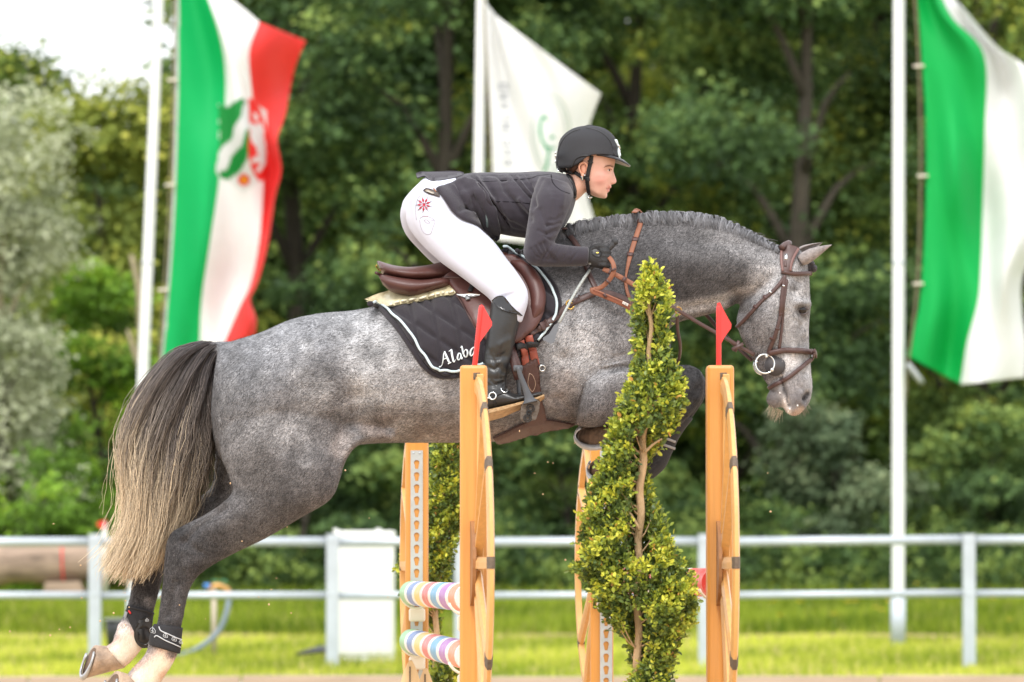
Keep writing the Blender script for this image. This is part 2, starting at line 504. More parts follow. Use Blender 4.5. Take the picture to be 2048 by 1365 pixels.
# ================================================================== metal rail fence
M_galv = mat('galvanised_steel', srgb(188, 196, 204), 0.42, metal=0.25, var=0.1, scale=5, bump=0.05)
FY = 54.0
def gz(x, y): return float(ground_z(x, y))
fence = thing('rail_fence', (0, FY, gz(0, FY)), 'galvanised two-rail metal fence running across the grass', 'fence')
for px in (-250, 190, 665, 921, 1409, 1938, 2420):
    c = P(px, 1200, FY); top = P(px, 1071, FY)[2]
    post = obj('fence_post', box((c[0], FY, (top + gz(0, FY) - 0.25) / 2), (0.118, 0.118, top - gz(0, FY) + 0.25), 0.012), M_galv, fence, smooth=False)
    obj('post_cap', box((c[0], FY, top + 0.006), (0.124, 0.124, 0.012), 0.003), M_galv, post, smooth=False)
    for py in (1083, 1190):
        q = P(px, py, FY - 0.066)
        obj('rail_bolt', ellipsoid((c[0], FY - 0.061, q[2]), (0.018, 0.008, 0.018), 8, 6), M_galv, post)
xl, xr = P(-400, 0, FY)[0], P(2500, 0, FY)[0]
segs = [-250, 190, 665, 921, 1409, 1938, 2420]
for nm, py, rad in (('top_rail', 1083, 0.044), ('lower_rail', 1190, 0.036)):
    for a, b in zip(segs[:-1], segs[1:]):
        A = P(a, py + (2 if a < 1500 else -2), FY); B = P(b, py + (1 if b < 1500 else -3), FY)
        A[0] += 0.062; B[0] -= 0.062
        obj(nm, tube([A, (A + B) / 2, B], rad, 12), M_galv, fence)
# ================================================================== white cabinet
M_cab = mat('white_plastic_cabinet', srgb(228, 228, 224), 0.5, var=0.05, scale=2)
Yc = 55.2
a = P(667, 1316, Yc); b = P(790, 1060, Yc)
cab = thing('utility_cabinet', ((a[0] + b[0]) / 2, Yc, gz(0, Yc)), 'tall white utility cabinet standing behind the fence post', 'cabinet')
w, h = b[0] - a[0], b[2] - a[2]
zc = (a[2] + b[2]) / 2
obj('housing', box(((a[0] + b[0]) / 2, Yc + 0.2, zc - 0.10), (w * 0.97, 0.42, h - 0.10), 0.01), M_cab, cab, smooth=False)
obj('lid', box(((a[0] + b[0]) / 2, Yc + 0.2, b[2] - 0.075), (w, 0.46, 0.13), 0.02), M_cab, cab, smooth=False)
obj('door', box(((a[0] + b[0]) / 2 + 0.01, Yc - 0.016, zc - 0.12), (w * 0.86, 0.014, h - 0.30), 0.005), M_cab, cab, smooth=False)
obj('lid_knob', ellipsoid((a[0] + w * 0.73, Yc + 0.05, b[2] - 0.005), (0.03, 0.03, 0.02), 10, 6), M_cab, cab)
obj('lid_corner', ellipsoid((a[0] + w * 0.03, Yc + 0.05, b[2] - 0.004), (0.03, 0.03, 0.016), 10, 6), M_cab, cab)
obj('lock', ellipsoid((a[0] + w * 0.86, Yc - 0.026, zc), (0.018, 0.01, 0.03), 10, 6), M_galv, cab)
# ================================================================== log obstacle
M_bark = mat('old_log_bark', srgb(150, 130, 114), 0.95, var=0.6, scale=3, stretch=(0.5, 3, 3), bump=0.9, bscale=14)
M_cut = mat('cut_wood', srgb(170, 140, 105), 0.85, var=0.2, scale=14)
M_redp = mat('red_paint', srgb(226, 44, 44), 0.5, var=0.12, scale=6)
M_whitep = mat('white_paint', srgb(226, 226, 222), 0.5, var=0.06)
Yl = 66.0
A = P(-420, 1132, Yl); B = P(214, 1128, Yl)
lg = thing('log_jump', (A[0] / 2 + B[0] / 2, Yl, gz(0, Yl)), 'thick weathered log jump lying behind the fence', 'log')
pts = [A + (B - A) * t + np.array((0, 0, 0.02 * math.sin(t * 9))) for t in np.linspace(0, 1, 18)]
obj('trunk', tube(pts, [0.245 + 0.02 * math.sin(i * 1.9) + .012 * math.sin(i * 4.1) for i in range(18)], 18), M_bark, lg)
obj('cut_end', tube([B + np.array((0.002, 0, 0)), B + np.array((0.02, 0, 0))], [0.25, 0.245], 18), M_cut, lg)
for px in (125, -160):
    c = P(px, 1165, Yl)
    obj('support_block', prism([P(px - 34, 1165, Yl - .3), P(px - 40, 1185, Yl - .3), P(px + 42, 1185, Yl - .3), P(px + 34, 1162, Yl - .3)], (0, 0.6, 0)), M_bark, lg, smooth=False)
for px in (128, -160, 205):
    c = P(px, 1131, Yl)
    obj('red_strap', torus(c + np.array((0, 0, 0.002)), 0.268, 0.010, nrm=(1, 0, 0.05), n=24, k=6), M_redp, lg)
fl = thing('course_flag', P(209, 1160, Yl - 0.5), 'little red course flag on a white stick beside the log', 'flag')
obj('stick', tube([P(210, 1185, Yl - .5), P(209, 1046, Yl - .5)], 0.028, 10), M_whitep, fl)
obj('pennant', prism([P(213, 1040, Yl - .52), P(213, 1062, Yl - .52), P(195, 1052, Yl - .55), P(194, 1045, Yl - .55)], (0, 0.012, 0)), M_redp, fl, smooth=False)
# ================================================================== water tap and hose
M_pipe = mat('tap_pipe', srgb(190, 176, 158), 0.5, var=0.1)
M_brass = mat('brass_tap', srgb(196, 150, 92), 0.35, metal=0.6, var=0.1)
M_blue = mat('blue_valve', srgb(70, 130, 200), 0.4)
M_grnp = mat('green_handle', srgb(60, 130, 90), 0.4)
M_hose = mat('grey_hose', srgb(118, 132, 142), 0.5, var=0.1, scale=4)
M_blackp = mat('black_plastic', srgb(42, 44, 46), 0.5, var=0.15)
Yt = 57.0
tap = thing('standpipe', (P(427, 1310, Yt)[0], Yt, gz(0, Yt)), 'garden standpipe with two brass taps behind the fence', 'tap')
obj('pipe', tube([P(428, 1320, Yt), P(428, 1178, Yt)], 0.026, 10), M_pipe, tap)
obj('tap_body', tube([P(418, 1185, Yt), P(428, 1172, Yt), P(446, 1175, Yt), P(457, 1184, Yt), P(458, 1196, Yt)], 0.03, 8, 3), M_brass, tap)
obj('valve', tube([P(408, 1173, Yt), P(420, 1173, Yt)], 0.03, 10), M_blue, tap)
for px in (430, 448): obj('tap_handle', box(P(px, 1163, Yt), (0.06, 0.02, 0.025), 0.005), M_grnp, tap, smooth=False)
hs = obj('garden_hose', tube([P(458, 1196, Yt), P(454, 1222, Yt - .05), P(440, 1258, Yt - .1), P(410, 1288, Yt - .2), P(365, 1310, Yt - .3), P(300, 1319, Yt - .5)], 0.028, 8, 5), M_hose)
tag(hs, 'grey garden hose hanging in a curve from the brass tap', 'hose')
Yb = 55.5
bn = thing('rubber_bucket', P(240, 1320, Yb), 'black rubber bucket in the grass beside the fence post', 'bucket')
c = P(238, 1240, Yb); zb = gz(c[0], Yb) - 0.01
prof = [(0.10, 0), (0.125, .3), (0.135, c[2] - zb), (0.12, c[2] - zb), (0.11, .25), (0.02, .2)]
th = np.arange(20) / 20 * 2 * math.pi
obj('shell', rings_to_mesh([[(c[0] + r_ * math.cos(t), Yb + r_ * math.sin(t), zb + z) for t in th] for r_, z in prof]), M_blackp, bn)
obj('rim', torus((c[0], Yb, c[2]), 0.138, 0.014, (0, 0, 1)), mat('grey_rim', srgb(130, 132, 134), 0.5), bn)
rm = obj('rubber_mat', prism([P(592, 1312, 55.6), P(640, 1297, 56.3), P(655, 1298, 56.3), P(650, 1306, 55.6)], (0, 0, 0.03)), M_blackp, smooth=False)
tag(rm, 'dark rubber mat lying in the grass beside the white cabinet', 'mat')
# ================================================================== trees
M_leaf = mat('tree_leaf', (1, 1, 1), 0.65, var=0.1, scale=2, attr='tint', trans=0.3, spec=0.25)
M_trunk = mat('tree_bark', srgb(66, 60, 50), 0.95, var=0.35, scale=5, stretch=(3, 3, 0.6), bump=0.8, bscale=16)
M_paletrunk = mat('pale_bark', srgb(150, 138, 112), 0.95, var=0.25, scale=5, stretch=(3, 3, 0.6), bump=0.6, bscale=16)
def leaves(centers, radii, per, size, tones, seed, flat=0.6, outward=None, droop=0.0, folded=False, ctone=None):
    """Leaf faces scattered in clumps: centers (n,3), radii (n,)."""
    r = np.random.default_rng(seed)
    n = len(centers) * per
    ci = np.repeat(np.arange(len(centers)), per)
    d = r.normal(0, 1, (n, 3)); d /= np.linalg.norm(d, axis=1)[:, None]
    rad = r.uniform(0, 1, n) ** 0.5
    off = d * (rad * radii[ci])[:, None]; off[:, 2] *= flat
    pos = centers[ci] + off
    pos[:, 2] -= droop * (off[:, 0] ** 2 + off[:, 1] ** 2)
    nrm = r.normal(0, 1, (n, 3)) * 0.75 + np.array((0, 0, 0.7)) + (d * 0.5)
    if outward is not None: nrm += outward[ci] * 0.7
    nrm /= np.linalg.norm(nrm, axis=1)[:, None]
    t = np.cross(nrm, r.normal(0, 1, (n, 3))); t /= np.linalg.norm(t, axis=1)[:, None]
    b = np.cross(nrm, t)
    s = size * r.uniform(0.6, 1.25, n)
    w = s * r.uniform(0.32, 0.5, n)
    V = np.empty((n, 4, 3))
    bend = nrm * (s * 0.18)[:, None]
    V[:, 0] = pos - t * s[:, None] * 0.5
    V[:, 1] = pos + b * w[:, None] + bend * 0.6
    V[:, 2] = pos + t * s[:, None] * 0.6 - bend
    V[:, 3] = pos - b * w[:, None] + bend * 0.6
    F = np.arange(n * 4).reshape(n, 4)
    k = r.uniform(0, 1, len(centers)) if ctone is None else ctone
    tt = np.clip(k[ci] + r.normal(0, 0.18, n), 0, 1)
    A, B, Cc = (np.array(x) for x in tones)
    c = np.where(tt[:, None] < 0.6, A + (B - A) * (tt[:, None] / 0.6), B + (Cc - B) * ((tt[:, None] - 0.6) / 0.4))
    return V.reshape(-1, 3), F, np.repeat(c, 4, 0)
BR = 1.5
DARK = (srgb(44, 62, 36, BR), srgb(78, 102, 56, BR), srgb(130, 146, 76, BR))
MID = (srgb(54, 72, 34, BR), srgb(94, 114, 54, BR), srgb(156, 160, 66, BR))
LIGHT = (srgb(86, 98, 42, BR), srgb(128, 138, 60, BR), srgb(176, 174, 80, BR))
SILVER = (srgb(130, 136, 110, 1.4), srgb(170, 174, 146, 1.4), srgb(200, 202, 176, 1.3))
FRESH = (srgb(64, 88, 30, BR), srgb(104, 138, 46, BR), srgb(154, 178, 58, BR))
def tree(name, px, Y, top_py, half_px, label, tones, seed, base_z=None, n=460, per=44, size=0.125, low=0.12, clump=0.55,
         trunk=M_trunk, cat='tree', group=None, depth=None, spiky=False, bough=1.0):
    r = np.random.default_rng(seed)
    q = P(px, 1100, Y); gz_ = float(ground_z(q[0], Y)); top = P(px, top_py, Y)[2]
    half = half_px / FPX * Y; H = top - gz_
    root = thing(name, (q[0], Y, gz_), label, cat, group)
    depth = depth or half * 0.8
    nb = max(10, n // 13); cpb = n // nb
    hz = np.repeat(low + (1 - low) * r.uniform(0, 1, nb) ** 0.9, cpb); a = np.repeat(r.uniform(0, 2 * math.pi, nb), cpb); n = nb * cpb
    prof = np.interp(hz, [0, low, low + 0.15, 0.45, 0.7, 0.88, 1.0], [0.5, 0.62, 0.85, 1.0, 0.88, 0.58, 0.12])
    lob = 1 + 0.18 * np.sin(hz * 17 + seed) + 0.18 * np.sin(3 * a + hz * 9 + seed * 1.7)
    rr_ = np.repeat(0.55 + 0.45 * r.uniform(0, 1, nb) ** 0.5, cpb) * prof * lob
    bx = rr_ * np.cos(a) * half; by = rr_ * np.sin(a) * depth; bz = hz * H
    bs_ = bough * np.repeat(r.uniform(.7, 1.3, nb), cpb)
    o3 = r.normal(0, 1, (n, 3)); o3 *= (r.uniform(.15, 1, n) ** .6 / np.linalg.norm(o3, axis=1))[:, None]
    cx = bx + o3[:, 0] * bs_; cy = by + o3[:, 1] * bs_; cz = gz_ + bz + o3[:, 2] * bs_ * .5 - .22 * (o3[:, 0] ** 2 + o3[:, 1] ** 2) * bs_
    bt = np.repeat(r.uniform(0, .75, nb), cpb); ctone = np.clip(bt + .28 * o3[:, 2] + r.normal(0, .1, n), 0, 1)  # leaf tone rises with height in each bough: top light painted into the colour
    cen = np.stack((q[0] + cx, Y + cy, cz), -1)
    if spiky:
        m = n // 6; sx = r.uniform(-half * 0.9, half * 0.9, m); sz = top - np.abs(sx / half) ** 2 * H * 0.25 + r.uniform(-0.5, 0.5, m)
        cen = np.vstack((cen, np.stack((q[0] + sx, Y + r.uniform(-.5, .5, m) * depth, sz), -1))); ctone = np.concatenate((ctone, r.uniform(.2, .8, m)))
    rad = r.uniform(0.6, 1.25, len(cen)) * clump
    out = cen - np.array((q[0], Y, gz_ + H * 0.45)); out /= np.linalg.norm(out, axis=1)[:, None] + 1e-6
    V, F, C = leaves(cen, rad, per, size, tones, seed + 1, outward=out, droop=0.25, ctone=ctone)
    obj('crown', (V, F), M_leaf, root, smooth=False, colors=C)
    # trunk with limbs
    sk = []
    base = np.array((q[0], Y, gz_ - 0.1)); r0 = 0.035 * H * 0.6
    pts = [base + np.array((0.12 * math.sin(seed + t * 5), 0.1 * math.cos(seed * 2 + t * 4), t * H * 0.82)) for t in np.linspace(0, 1, 9)]
    sk.append(tube(pts, np.linspace(r0, r0 * 0.22, 9), 9))
    for k in range(11):
        t = 0.18 + 0.06 * k; i = min(int(t * 8 / 0.82), 7); p0 = pts[i]
        ang = k * 2.4 + seed; L = half * (0.75 - 0.3 * t)
        p2 = p0 + np.array((math.cos(ang) * L, math.sin(ang) * L * depth / half, H * 0.13))
        sk.append(tube([p0, (p0 + p2) / 2 + np.array((0, 0, H * 0.03)), p2], [r0 * 0.38, r0 * 0.22, r0 * 0.06], 6, 2))
    obj('trunk', join(*sk), trunk, root)
    return root
TG = 'trees behind the meadow'
WG = 'second row of trees behind the front trees'
tree('silver_willow', -20, 77, 190, 105, 'pale silvery grey leaved willow at the far left', SILVER, 11, n=260, per=60, size=0.085, low=0.3, clump=0.45, group=TG, trunk=M_paletrunk)
tree('broadleaf_tree', 215, 86, 215, 215, 'yellowish green tree with spiky top against the white sky', LIGHT, 12, n=420, per=42, size=0.115, low=0.25, group=TG, spiky=True)
tree('broadleaf_tree', 30, 88, 150, 110, 'tallest leafy treetop behind the silvery willow', MID, 21, n=240, per=40, low=0.3, group=TG, spiky=True)
tree('broadleaf_tree', 590, 88, -330, 260, 'tall dense tree behind the green white and red flag', MID, 13, n=720, low=0.16, group=TG)
tree('broadleaf_tree', 905, 85, -420, 300, 'tall dark tree behind the white flag and the rider', DARK, 14, n=740, low=0.2, group=TG)
tree('broadleaf_tree', 1270, 87, -380, 300, 'tall tree with yellowish leaf tips behind the horse neck', MID, 15, n=740, low=0.2, group=TG)
tree('broadleaf_tree', 1600, 84, -420, 290, 'tall dark green tree just left of the right flagpole', DARK, 16, n=740, low=0.22, group=TG)
tree('broadleaf_tree', 1960, 86, -300, 300, 'tall yellow flecked tree behind the green and white flag', MID, 17, n=720, low=0.2, group=TG)
tree('broadleaf_tree', 2330, 86, -300, 280, 'dark tree cut off by the right edge of the picture', DARK, 18, n=240, low=0.2, group=TG)
for i, (px, lab) in enumerate(((520, 'wide dark tree filling the gap behind the left flag'), (740, 'dark tree between the left flag and the rider'), (1080, 'dark tree behind the rider helmet'), (1430, 'dark tree behind the horse crest'), (1770, 'dark tree behind the right flagpole'), (2110, 'dark tree beyond the green and white flag'))):
    tree('broadleaf_tree', px, 97 + (i % 3), -420 if i else -60, 330 if i else 250, lab, DARK if i % 2 else MID, 60 + i, n=740, per=40, size=0.19, low=0.02, clump=0.8, group=WG)
SG = 'shrubs at the foot of the trees'
def shrub(px, Y, top, half, label, tones, seed, n=120, per=46, size=0.105, clump=0.36):
    return tree('shrub', px, Y, top, half, label, tones, seed, n=n, per=per, size=size, low=0.08, clump=clump, cat='shrub', group=SG, bough=.5)
shrub(190, 79, 560, 150, 'bright green shrub between the willow and the left flagpole', FRESH, 31, n=230)
shrub(20, 76, 650, 90, 'grey green shrub under the silvery willow', SILVER, 32, n=120, size=0.085)
shrub(90, 75.5, 900, 170, 'low fresh green shrub behind the log jump', FRESH, 33, n=190, size=0.09)
shrub(430, 79, 700, 130, 'dark shrub behind the horse tail', MID, 34, n=170)
shrub(620, 78, 720, 140, 'leafy shrub seen under the horse belly above the white cabinet', DARK, 35, n=170)
shrub(860, 79, 760, 150, 'dark shrub behind the orange jump posts', DARK, 36, n=170)
shrub(1120, 80, 800, 140, 'mid green shrub behind the horse forelegs', DARK, 37, n=150)
shrub(1680, 80, 800, 130, 'grey green shrub drooping left of the right flagpole', (srgb(70, 88, 62), srgb(104, 122, 88), srgb(140, 152, 112)), 38, n=150)
shrub(1990, 81, 830, 110, 'dark shrub at the right edge above the fence', DARK, 39, n=120)
# dead pale stems beside the left flagpole
dw = thing('dead_branch', (P(283, 1100, 78)[0], 78, gz(0, 78)), 'pale bare forked stem standing behind the left flagpole', 'branch')
obj('stem', tube([P(286, 1090, 76), P(284, 800, 76), P(280, 600, 76), P(262, 510, 76)], [0.07, 0.06, 0.05, 0.03], 8, 3), M_paletrunk, dw)
obj('fork', tube([P(282, 740, 76), P(268, 700, 76), P(255, 660, 76)], [0.05, 0.04, 0.02], 8, 2), M_paletrunk, dw)
obj('fork', tube([P(282, 640, 76), P(288, 570, 76), P(284, 520, 76)], [0.045, 0.035, 0.02], 8, 2), M_paletrunk, dw)

for i, (px, top, hw, lab) in enumerate(((760, 850, 150, 'low dark undergrowth behind the white cabinet'), (1000, 880, 150, 'low dark undergrowth between the jump standards'), (1260, 870, 150, 'low dark undergrowth behind the box plant'), (2060, 900, 130, 'low dark undergrowth at the right edge'), (330, 900, 130, 'low undergrowth left of the hind legs'), (540, 900, 130, 'low undergrowth behind the hind legs'))):
    tree('shrub', px, 84 + (i % 2), top, hw, lab, DARK, 90 + i, n=170, per=40, size=0.13, low=0.0, clump=0.5, cat='shrub', group=SG, bough=.6)

# the wood behind, one dense mass
r = np.random.default_rng(55); nn_ = 4400
px_ = r.uniform(-260, 2320, nn_); top_ = np.interp(px_, [-260, 300, 420, 520, 2320], [360, 330, 60, -160, -160]); py_ = top_ + (1150 - top_) * r.uniform(0, 1, nn_)
Yw = r.uniform(104, 110, nn_); cen = Pn(px_, py_, Yw)
V, F, C = leaves(cen, r.uniform(.5, .9, nn_), 26, .26, DARK, 56, outward=np.tile(np.array((0, -1, .2)), (nn_, 1)))
o = obj('far_wood', (V, F), M_leaf, smooth=False, colors=C); tag(o, 'dark leafy wood filling the background behind the front trees', 'wood', kind='stuff')

# rank undergrowth where the lawn ends
nn_ = 2300; px_ = r.uniform(-300, 2350, nn_); Yw = r.uniform(76.2, 84, nn_)
cen = Pn(px_, np.full(nn_, 1150.0), Yw); cen[:, 2] = ground_z(cen[:, 0], Yw) + r.uniform(0, 1, nn_) ** 1.3 * (0.45 + .35 * np.sin(px_ / 90.0) ** 2 + .12 * (Yw - 76))
V, F, C = leaves(cen, r.uniform(.18, .36, nn_), 26, .10, DARK, 58)
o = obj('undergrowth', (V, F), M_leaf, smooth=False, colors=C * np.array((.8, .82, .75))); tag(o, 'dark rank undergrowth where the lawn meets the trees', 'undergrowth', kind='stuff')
# ================================================================== flagpoles
FPY = 60.0
M_pole = mat('white_flagpole', srgb(226, 228, 228), 0.35, var=0.05, scale=3, coat=0.2)
M_rope = mat('halyard_rope', srgb(120, 112, 88), 0.9, var=0.15, scale=30)
M_clip = mat('white_clip', srgb(225, 215, 200), 0.5)
def flagpole(bx, by, tx, ty, label, r0, r1, Y=FPY):
    b = P(bx, by, Y); t = P(tx, ty, Y)
    d = t - b; zb = gz(b[0], Y) - 0.1
    b = b + d * ((zb - b[2]) / d[2]); t = b + d / d[2] * 8.2
    root = thing('flagpole', (b[0], Y, zb + 0.1), label, 'flagpole', 'white flagpoles')
    obj('shaft', tube([b + (t - b) * k for k in np.linspace(0, 1, 12)], np.linspace(r0, r1, 12), 16), M_pole, root)
    obj('sleeve', tube([b, b + (t - b) * 0.085], r0 * 1.13, 16), M_galv, root)
    obj('joint_ring', tube([b + (t - b) * 0.505, b + (t - b) * 0.509], np.interp(.5, [0, 1], [r0, r1]) * 1.05, 16), M_galv, root)
    obj('finial', ellipsoid(t, (r1 * 1.3,) * 3), M_pole, root)
    return b, t
p1 = flagpole(286, 760, 318, 0, 'slightly leaning white flagpole at the left, flying the green white and red flag', 0.064, 0.052)
p2 = flagpole(948, 900, 963, 0, 'white flagpole behind the rider, flying the white flag', 0.062, 0.05)
p3 = flagpole(1796, 1280, 1798, 0, 'white flagpole at the right, flying the green and white flag', 0.07, 0.058)
# ================================================================== flags
M_cloth = mat('flag_cloth', (1, 1, 1), 0.55, var=0.03, scale=4, attr='tint', trans=0.42, spec=0.3)
def resample(pl, n):
    A = cr(pl, 6); s = np.concatenate(([0], np.cumsum(np.hypot(*np.diff(A, axis=0).T)))); t = np.linspace(0, s[-1], n)
    return np.stack((np.interp(t, s, A[:, 0]), np.interp(t, s, A[:, 1])), -1)
def inpoly(pt, poly):
    x, y = pt[:, 0], pt[:, 1]; poly = np.asarray(poly, float); r = np.zeros(len(pt), bool); j = len(poly) - 1
    for i in range(len(poly)):
        xi, yi = poly[i]; xj, yj = poly[j]
        r ^= ((yi > y) != (yj > y)) & (x < (xj - xi) * (y - yi) / (yj - yi + 1e-9) + xi); j = i
    return r
def flag(name, bounds, cols, Y, label, ripple, paintfn=None, nv=200, nu=44):
    B = [resample(b, nv) for b in bounds]
    UV, C = [], []
    for k in range(len(B) - 1):
        us = np.linspace(0, 1, nu + 1)
        us = us if k == len(B) - 2 else us[:-1]
        for u in us: UV.append(B[k] * (1 - u) + B[k + 1] * u); C.append(np.tile(cols[k], (nv, 1)))
    UV = np.array(UV); C = np.array(C); nu_ = len(UV)
    uu = np.linspace(0, 1, nu_)[:, None]; vv = np.linspace(0, 1, nv)[None, :]
    D = 0.8 * ripple(uu, vv) * np.minimum(1, uu * 4)
    V = Pn(UV[..., 0], UV[..., 1], Y + D)
    UVf = UV.reshape(-1, 2); Cf = C.reshape(-1, 3).copy()
    if paintfn: paintfn(UVf, Cf)
    i, j = np.meshgrid(np.arange(nu_ - 1), np.arange(nv - 1), indexing='ij'); a = (i * nv + j).ravel()
    F = np.stack((a, a + 1, a + nv + 1, a + nv), -1)
    o = obj(name, (V.reshape(-1, 3), F), M_cloth, colors=Cf)
    md = o.modifiers.new('thickness', 'SOLIDIFY'); md.thickness = 0.004
    tag(o, label, 'flag')
    return o
GREEN, WHITE, RED = np.array(srgb(16, 190, 108)), np.array(srgb(240, 240, 240)), np.array(srgb(238, 78, 76))
k = 5.25
def S1(l): return [(400 + x / k, 160 + y / k) for x, y in l]
def arms(UV, C):
    gr = np.array(srgb(34, 150, 70)); rd = np.array(srgb(232, 58, 52)); wh = np.array(srgb(226, 226, 226))
    C[inpoly(UV, S1([(195, 265), (300, 282), (400, 210), (440, 193), (490, 225), (520, 205), (700, 330), (700, 1040), (625, 1065), (450, 1190), (290, 1052), (210, 1035), (165, 950), (200, 760)]))] = wh
    C[inpoly(UV, S1([(190, 265), (300, 282), (350, 240), (400, 207), (440, 193), (482, 225), (450, 275), (430, 395), (362, 475), (343, 595), (315, 640), (240, 695), (200, 770), (205, 500)]))] = gr
    C[inpoly(UV, S1([(508, 500), (470, 555), (440, 690), (370, 755), (325, 820), (285, 935), (200, 972), (208, 1032), (290, 1052), (400, 980), (465, 890), (500, 820), (512, 650)]))] = gr
    C[inpoly(UV, S1([(498, 215), (530, 190), (620, 280), (690, 480), (720, 700), (715, 1030), (680, 1045), (625, 1068), (560, 985), (515, 850), (503, 700), (520, 500), (514, 250)]))] = rd
    C[inpoly(UV, S1([(515, 470), (560, 452), (582, 485), (608, 448), (650, 460), (672, 540), (672, 610), (692, 700), (696, 800), (688, 880), (660, 935), (620, 972), (583, 982), (588, 942), (640, 878), (620, 862), (545, 882), (528, 852), (575, 810), (622, 800), (600, 760), (590, 700), (552, 668), (522, 590), (535, 560)]))] = wh
    C[segdist(UV, S1([(575, 360), (600, 400), (585, 410)])) < 3.5] = wh
    d = segdist(UV, S1([(462, 1050)])[0:1])
    C[d < 12] = np.array(srgb(226, 70, 40)); C[d < 5] = np.array(srgb(240, 200, 50))
    hem = segdist(UV, [(354, -60), (351, 180), (344, 420), (328, 650), (320, 730)]); C[hem < 5] = wh
flag('state_flag', [
    [(354, -60), (352, 60), (351, 180), (348, 300), (344, 420), (337, 540), (328, 650), (320, 735)],
    [(395, -60), (437, 60), (452, 150), (448, 260), (438, 370), (420, 490), (404, 600), (399, 705)],
    [(520, 45), (500, 100), (502, 160), (510, 230), (522, 300), (528, 365), (520, 480), (503, 565), (480, 615), (447, 690)],
    [(612, 82), (592, 130), (580, 180), (572, 225), (558, 265), (554, 285), (562, 340), (549, 395), (535, 490), (513, 570), (501, 600), (513, 640), (510, 672)]],
    [GREEN, WHITE, RED], FPY - 0.1, 'green white and red flag with a coat of arms, hanging in folds',
    lambda u, v: 0.22 * np.sin(u * 7 + v * 5) * (0.4 + u) + 0.10 * np.sin(u * 14 - v * 9 + 1) + 0.09 * np.sin(u * 4 + v * 22) * u * (1 - v * 0.5), arms)
STROKES = {'R': [[(0, 0), (0, 1)], [(0, 1), (.5, 1), (.6, .78), (.5, .52), (0, .5)], [(.3, .5), (.62, 0)]], 'H': [[(0, 0), (0, 1)], [(.6, 0), (.6, 1)], [(0, .5), (.6, .5)]],
           'E': [[(.55, 0), (0, 0), (0, 1), (.55, 1)], [(0, .5), (.45, .5)]], 'I': [[(.2, 0), (.2, 1)]], 'N': [[(0, 0), (0, 1), (.6, 0), (.6, 1)]], 'L': [[(0, 1), (0, 0), (.5, 0)]],
           'A': [[(0, 0), (.32, 1), (.64, 0)], [(.12, .38), (.52, .38)]], 'D': [[(0, 0), (0, 1), (.4, 1), (.6, .75), (.6, .25), (.4, 0), (0, 0)]]}
def rhein(UV, C):
    grey = np.array(srgb(172, 176, 182)); s = 0
    y = 330.0
    for ch in 'RHEINLAND':
        x0 = 1026 - (330 - y) * 0.075
        for pl in STROKES[ch]:
            q = [(x0 - 17 * (b), y - 17 * a) for a, b in pl]
            C[segdist(UV, q) < 1.7] = grey
        y -= 20 if ch != 'I' else 12
    gl, gg = np.array(srgb(206, 216, 210)), np.array(srgb(60, 168, 110))
    for rx, ry, cc, w in ((38, 78, gl, 2.2), (30, 66, gl, 1.6)):
        th = np.linspace(0.4, 6.6, 60); q = [(1102 + rx * math.cos(t), 268 + ry * math.sin(t)) for t in th]; C[segdist(UV, q) < w] = cc
    for q, w in (([(1090, 232), (1082, 240), (1080, 262), (1085, 284), (1092, 292)], 2.6), ([(1086, 236), (1094, 240)], 2), ([(1090, 296), (1108, 297)], 2.6), ([(1098, 298), (1094, 330), (1088, 342)], 2.6), ([(1102, 276), (1106, 274)], 3)):
        C[segdist(UV, q) < w] = gg
flag('club_flag', [
    [(968, 0), (974, 100), (982, 250), (988, 400), (992, 480)],
    [(990, 30), (1010, 110), (1040, 250), (1060, 400), (1070, 490)],
    [(1080, 98), (1100, 160), (1110, 260), (1120, 400), (1125, 490)],
    [(1202, 188), (1180, 248), (1166, 330), (1173, 390), (1188, 445), (1184, 480)]],
    [WHITE, WHITE, WHITE], FPY - 0.1, 'white flag with grey lettering and a green emblem behind the rider',
    lambda u, v: 0.25 * np.sin(u * 6 + v * 3) + 0.08 * np.sin(u * 15 - v * 6), rhein)
LG = np.array(srgb(24, 190, 96))
flag('regional_flag', [
    [(1832, -70), (1836, 0), (1843, 117), (1851, 234), (1851, 410), (1841, 586), (1830, 650), (1813, 712)],
    [(1870, -40), (1905, 35), (1970, 111), (1971, 264), (1966, 450), (1963, 530), (1957, 604), (1935, 686), (1922, 770)],
    [(1925, 15), (1995, 95), (2062, 150), (2090, 300), (2085, 450), (2046, 550), (2044, 620), (2052, 690), (2050, 756)]],
    [LG, WHITE], FPY - 0.1, 'large green and white flag hanging from the right flagpole',
    lambda u, v: 0.20 * np.sin(u * 9 + v * 4 + 1) * (0.5 + u) + 0.10 * np.sin(u * 16 - v * 11) + 0.06 * np.sin(v * 19 + u * 5))
def halyard(pl, label, clips, Y=FPY - 0.12):
    root = thing('halyard', P(pl[-1][0], pl[-1][1], Y), label, 'rope', 'halyards')
    obj('rope', tube([P(x, y, Y) for x, y in pl], 0.012, 6, 3), M_rope, root)
    for x, y in clips:
        obj('clip', tube([P(x - 11, y + 1, Y - .02), P(x + 10, y, Y - .02)], 0.016, 6), M_clip, root)
halyard([(352, -60), (346, 200), (339, 400), (327, 600), (318, 760), (314, 1000)], 'thin rope between the left flagpole and its flag', [(346, 160), (341, 370), (327, 580)])
halyard([(966, -20), (976, 200), (980, 345), (984, 520)], 'thin rope beside the flagpole behind the rider', [])
halyard([(1826, -60), (1838, 130), (1841, 350), (1835, 570), (1816, 730), (1812, 800)], 'thin rope with white clips between the right flagpole and its flag', [(1838, 132), (1846, 352), (1837, 568)])
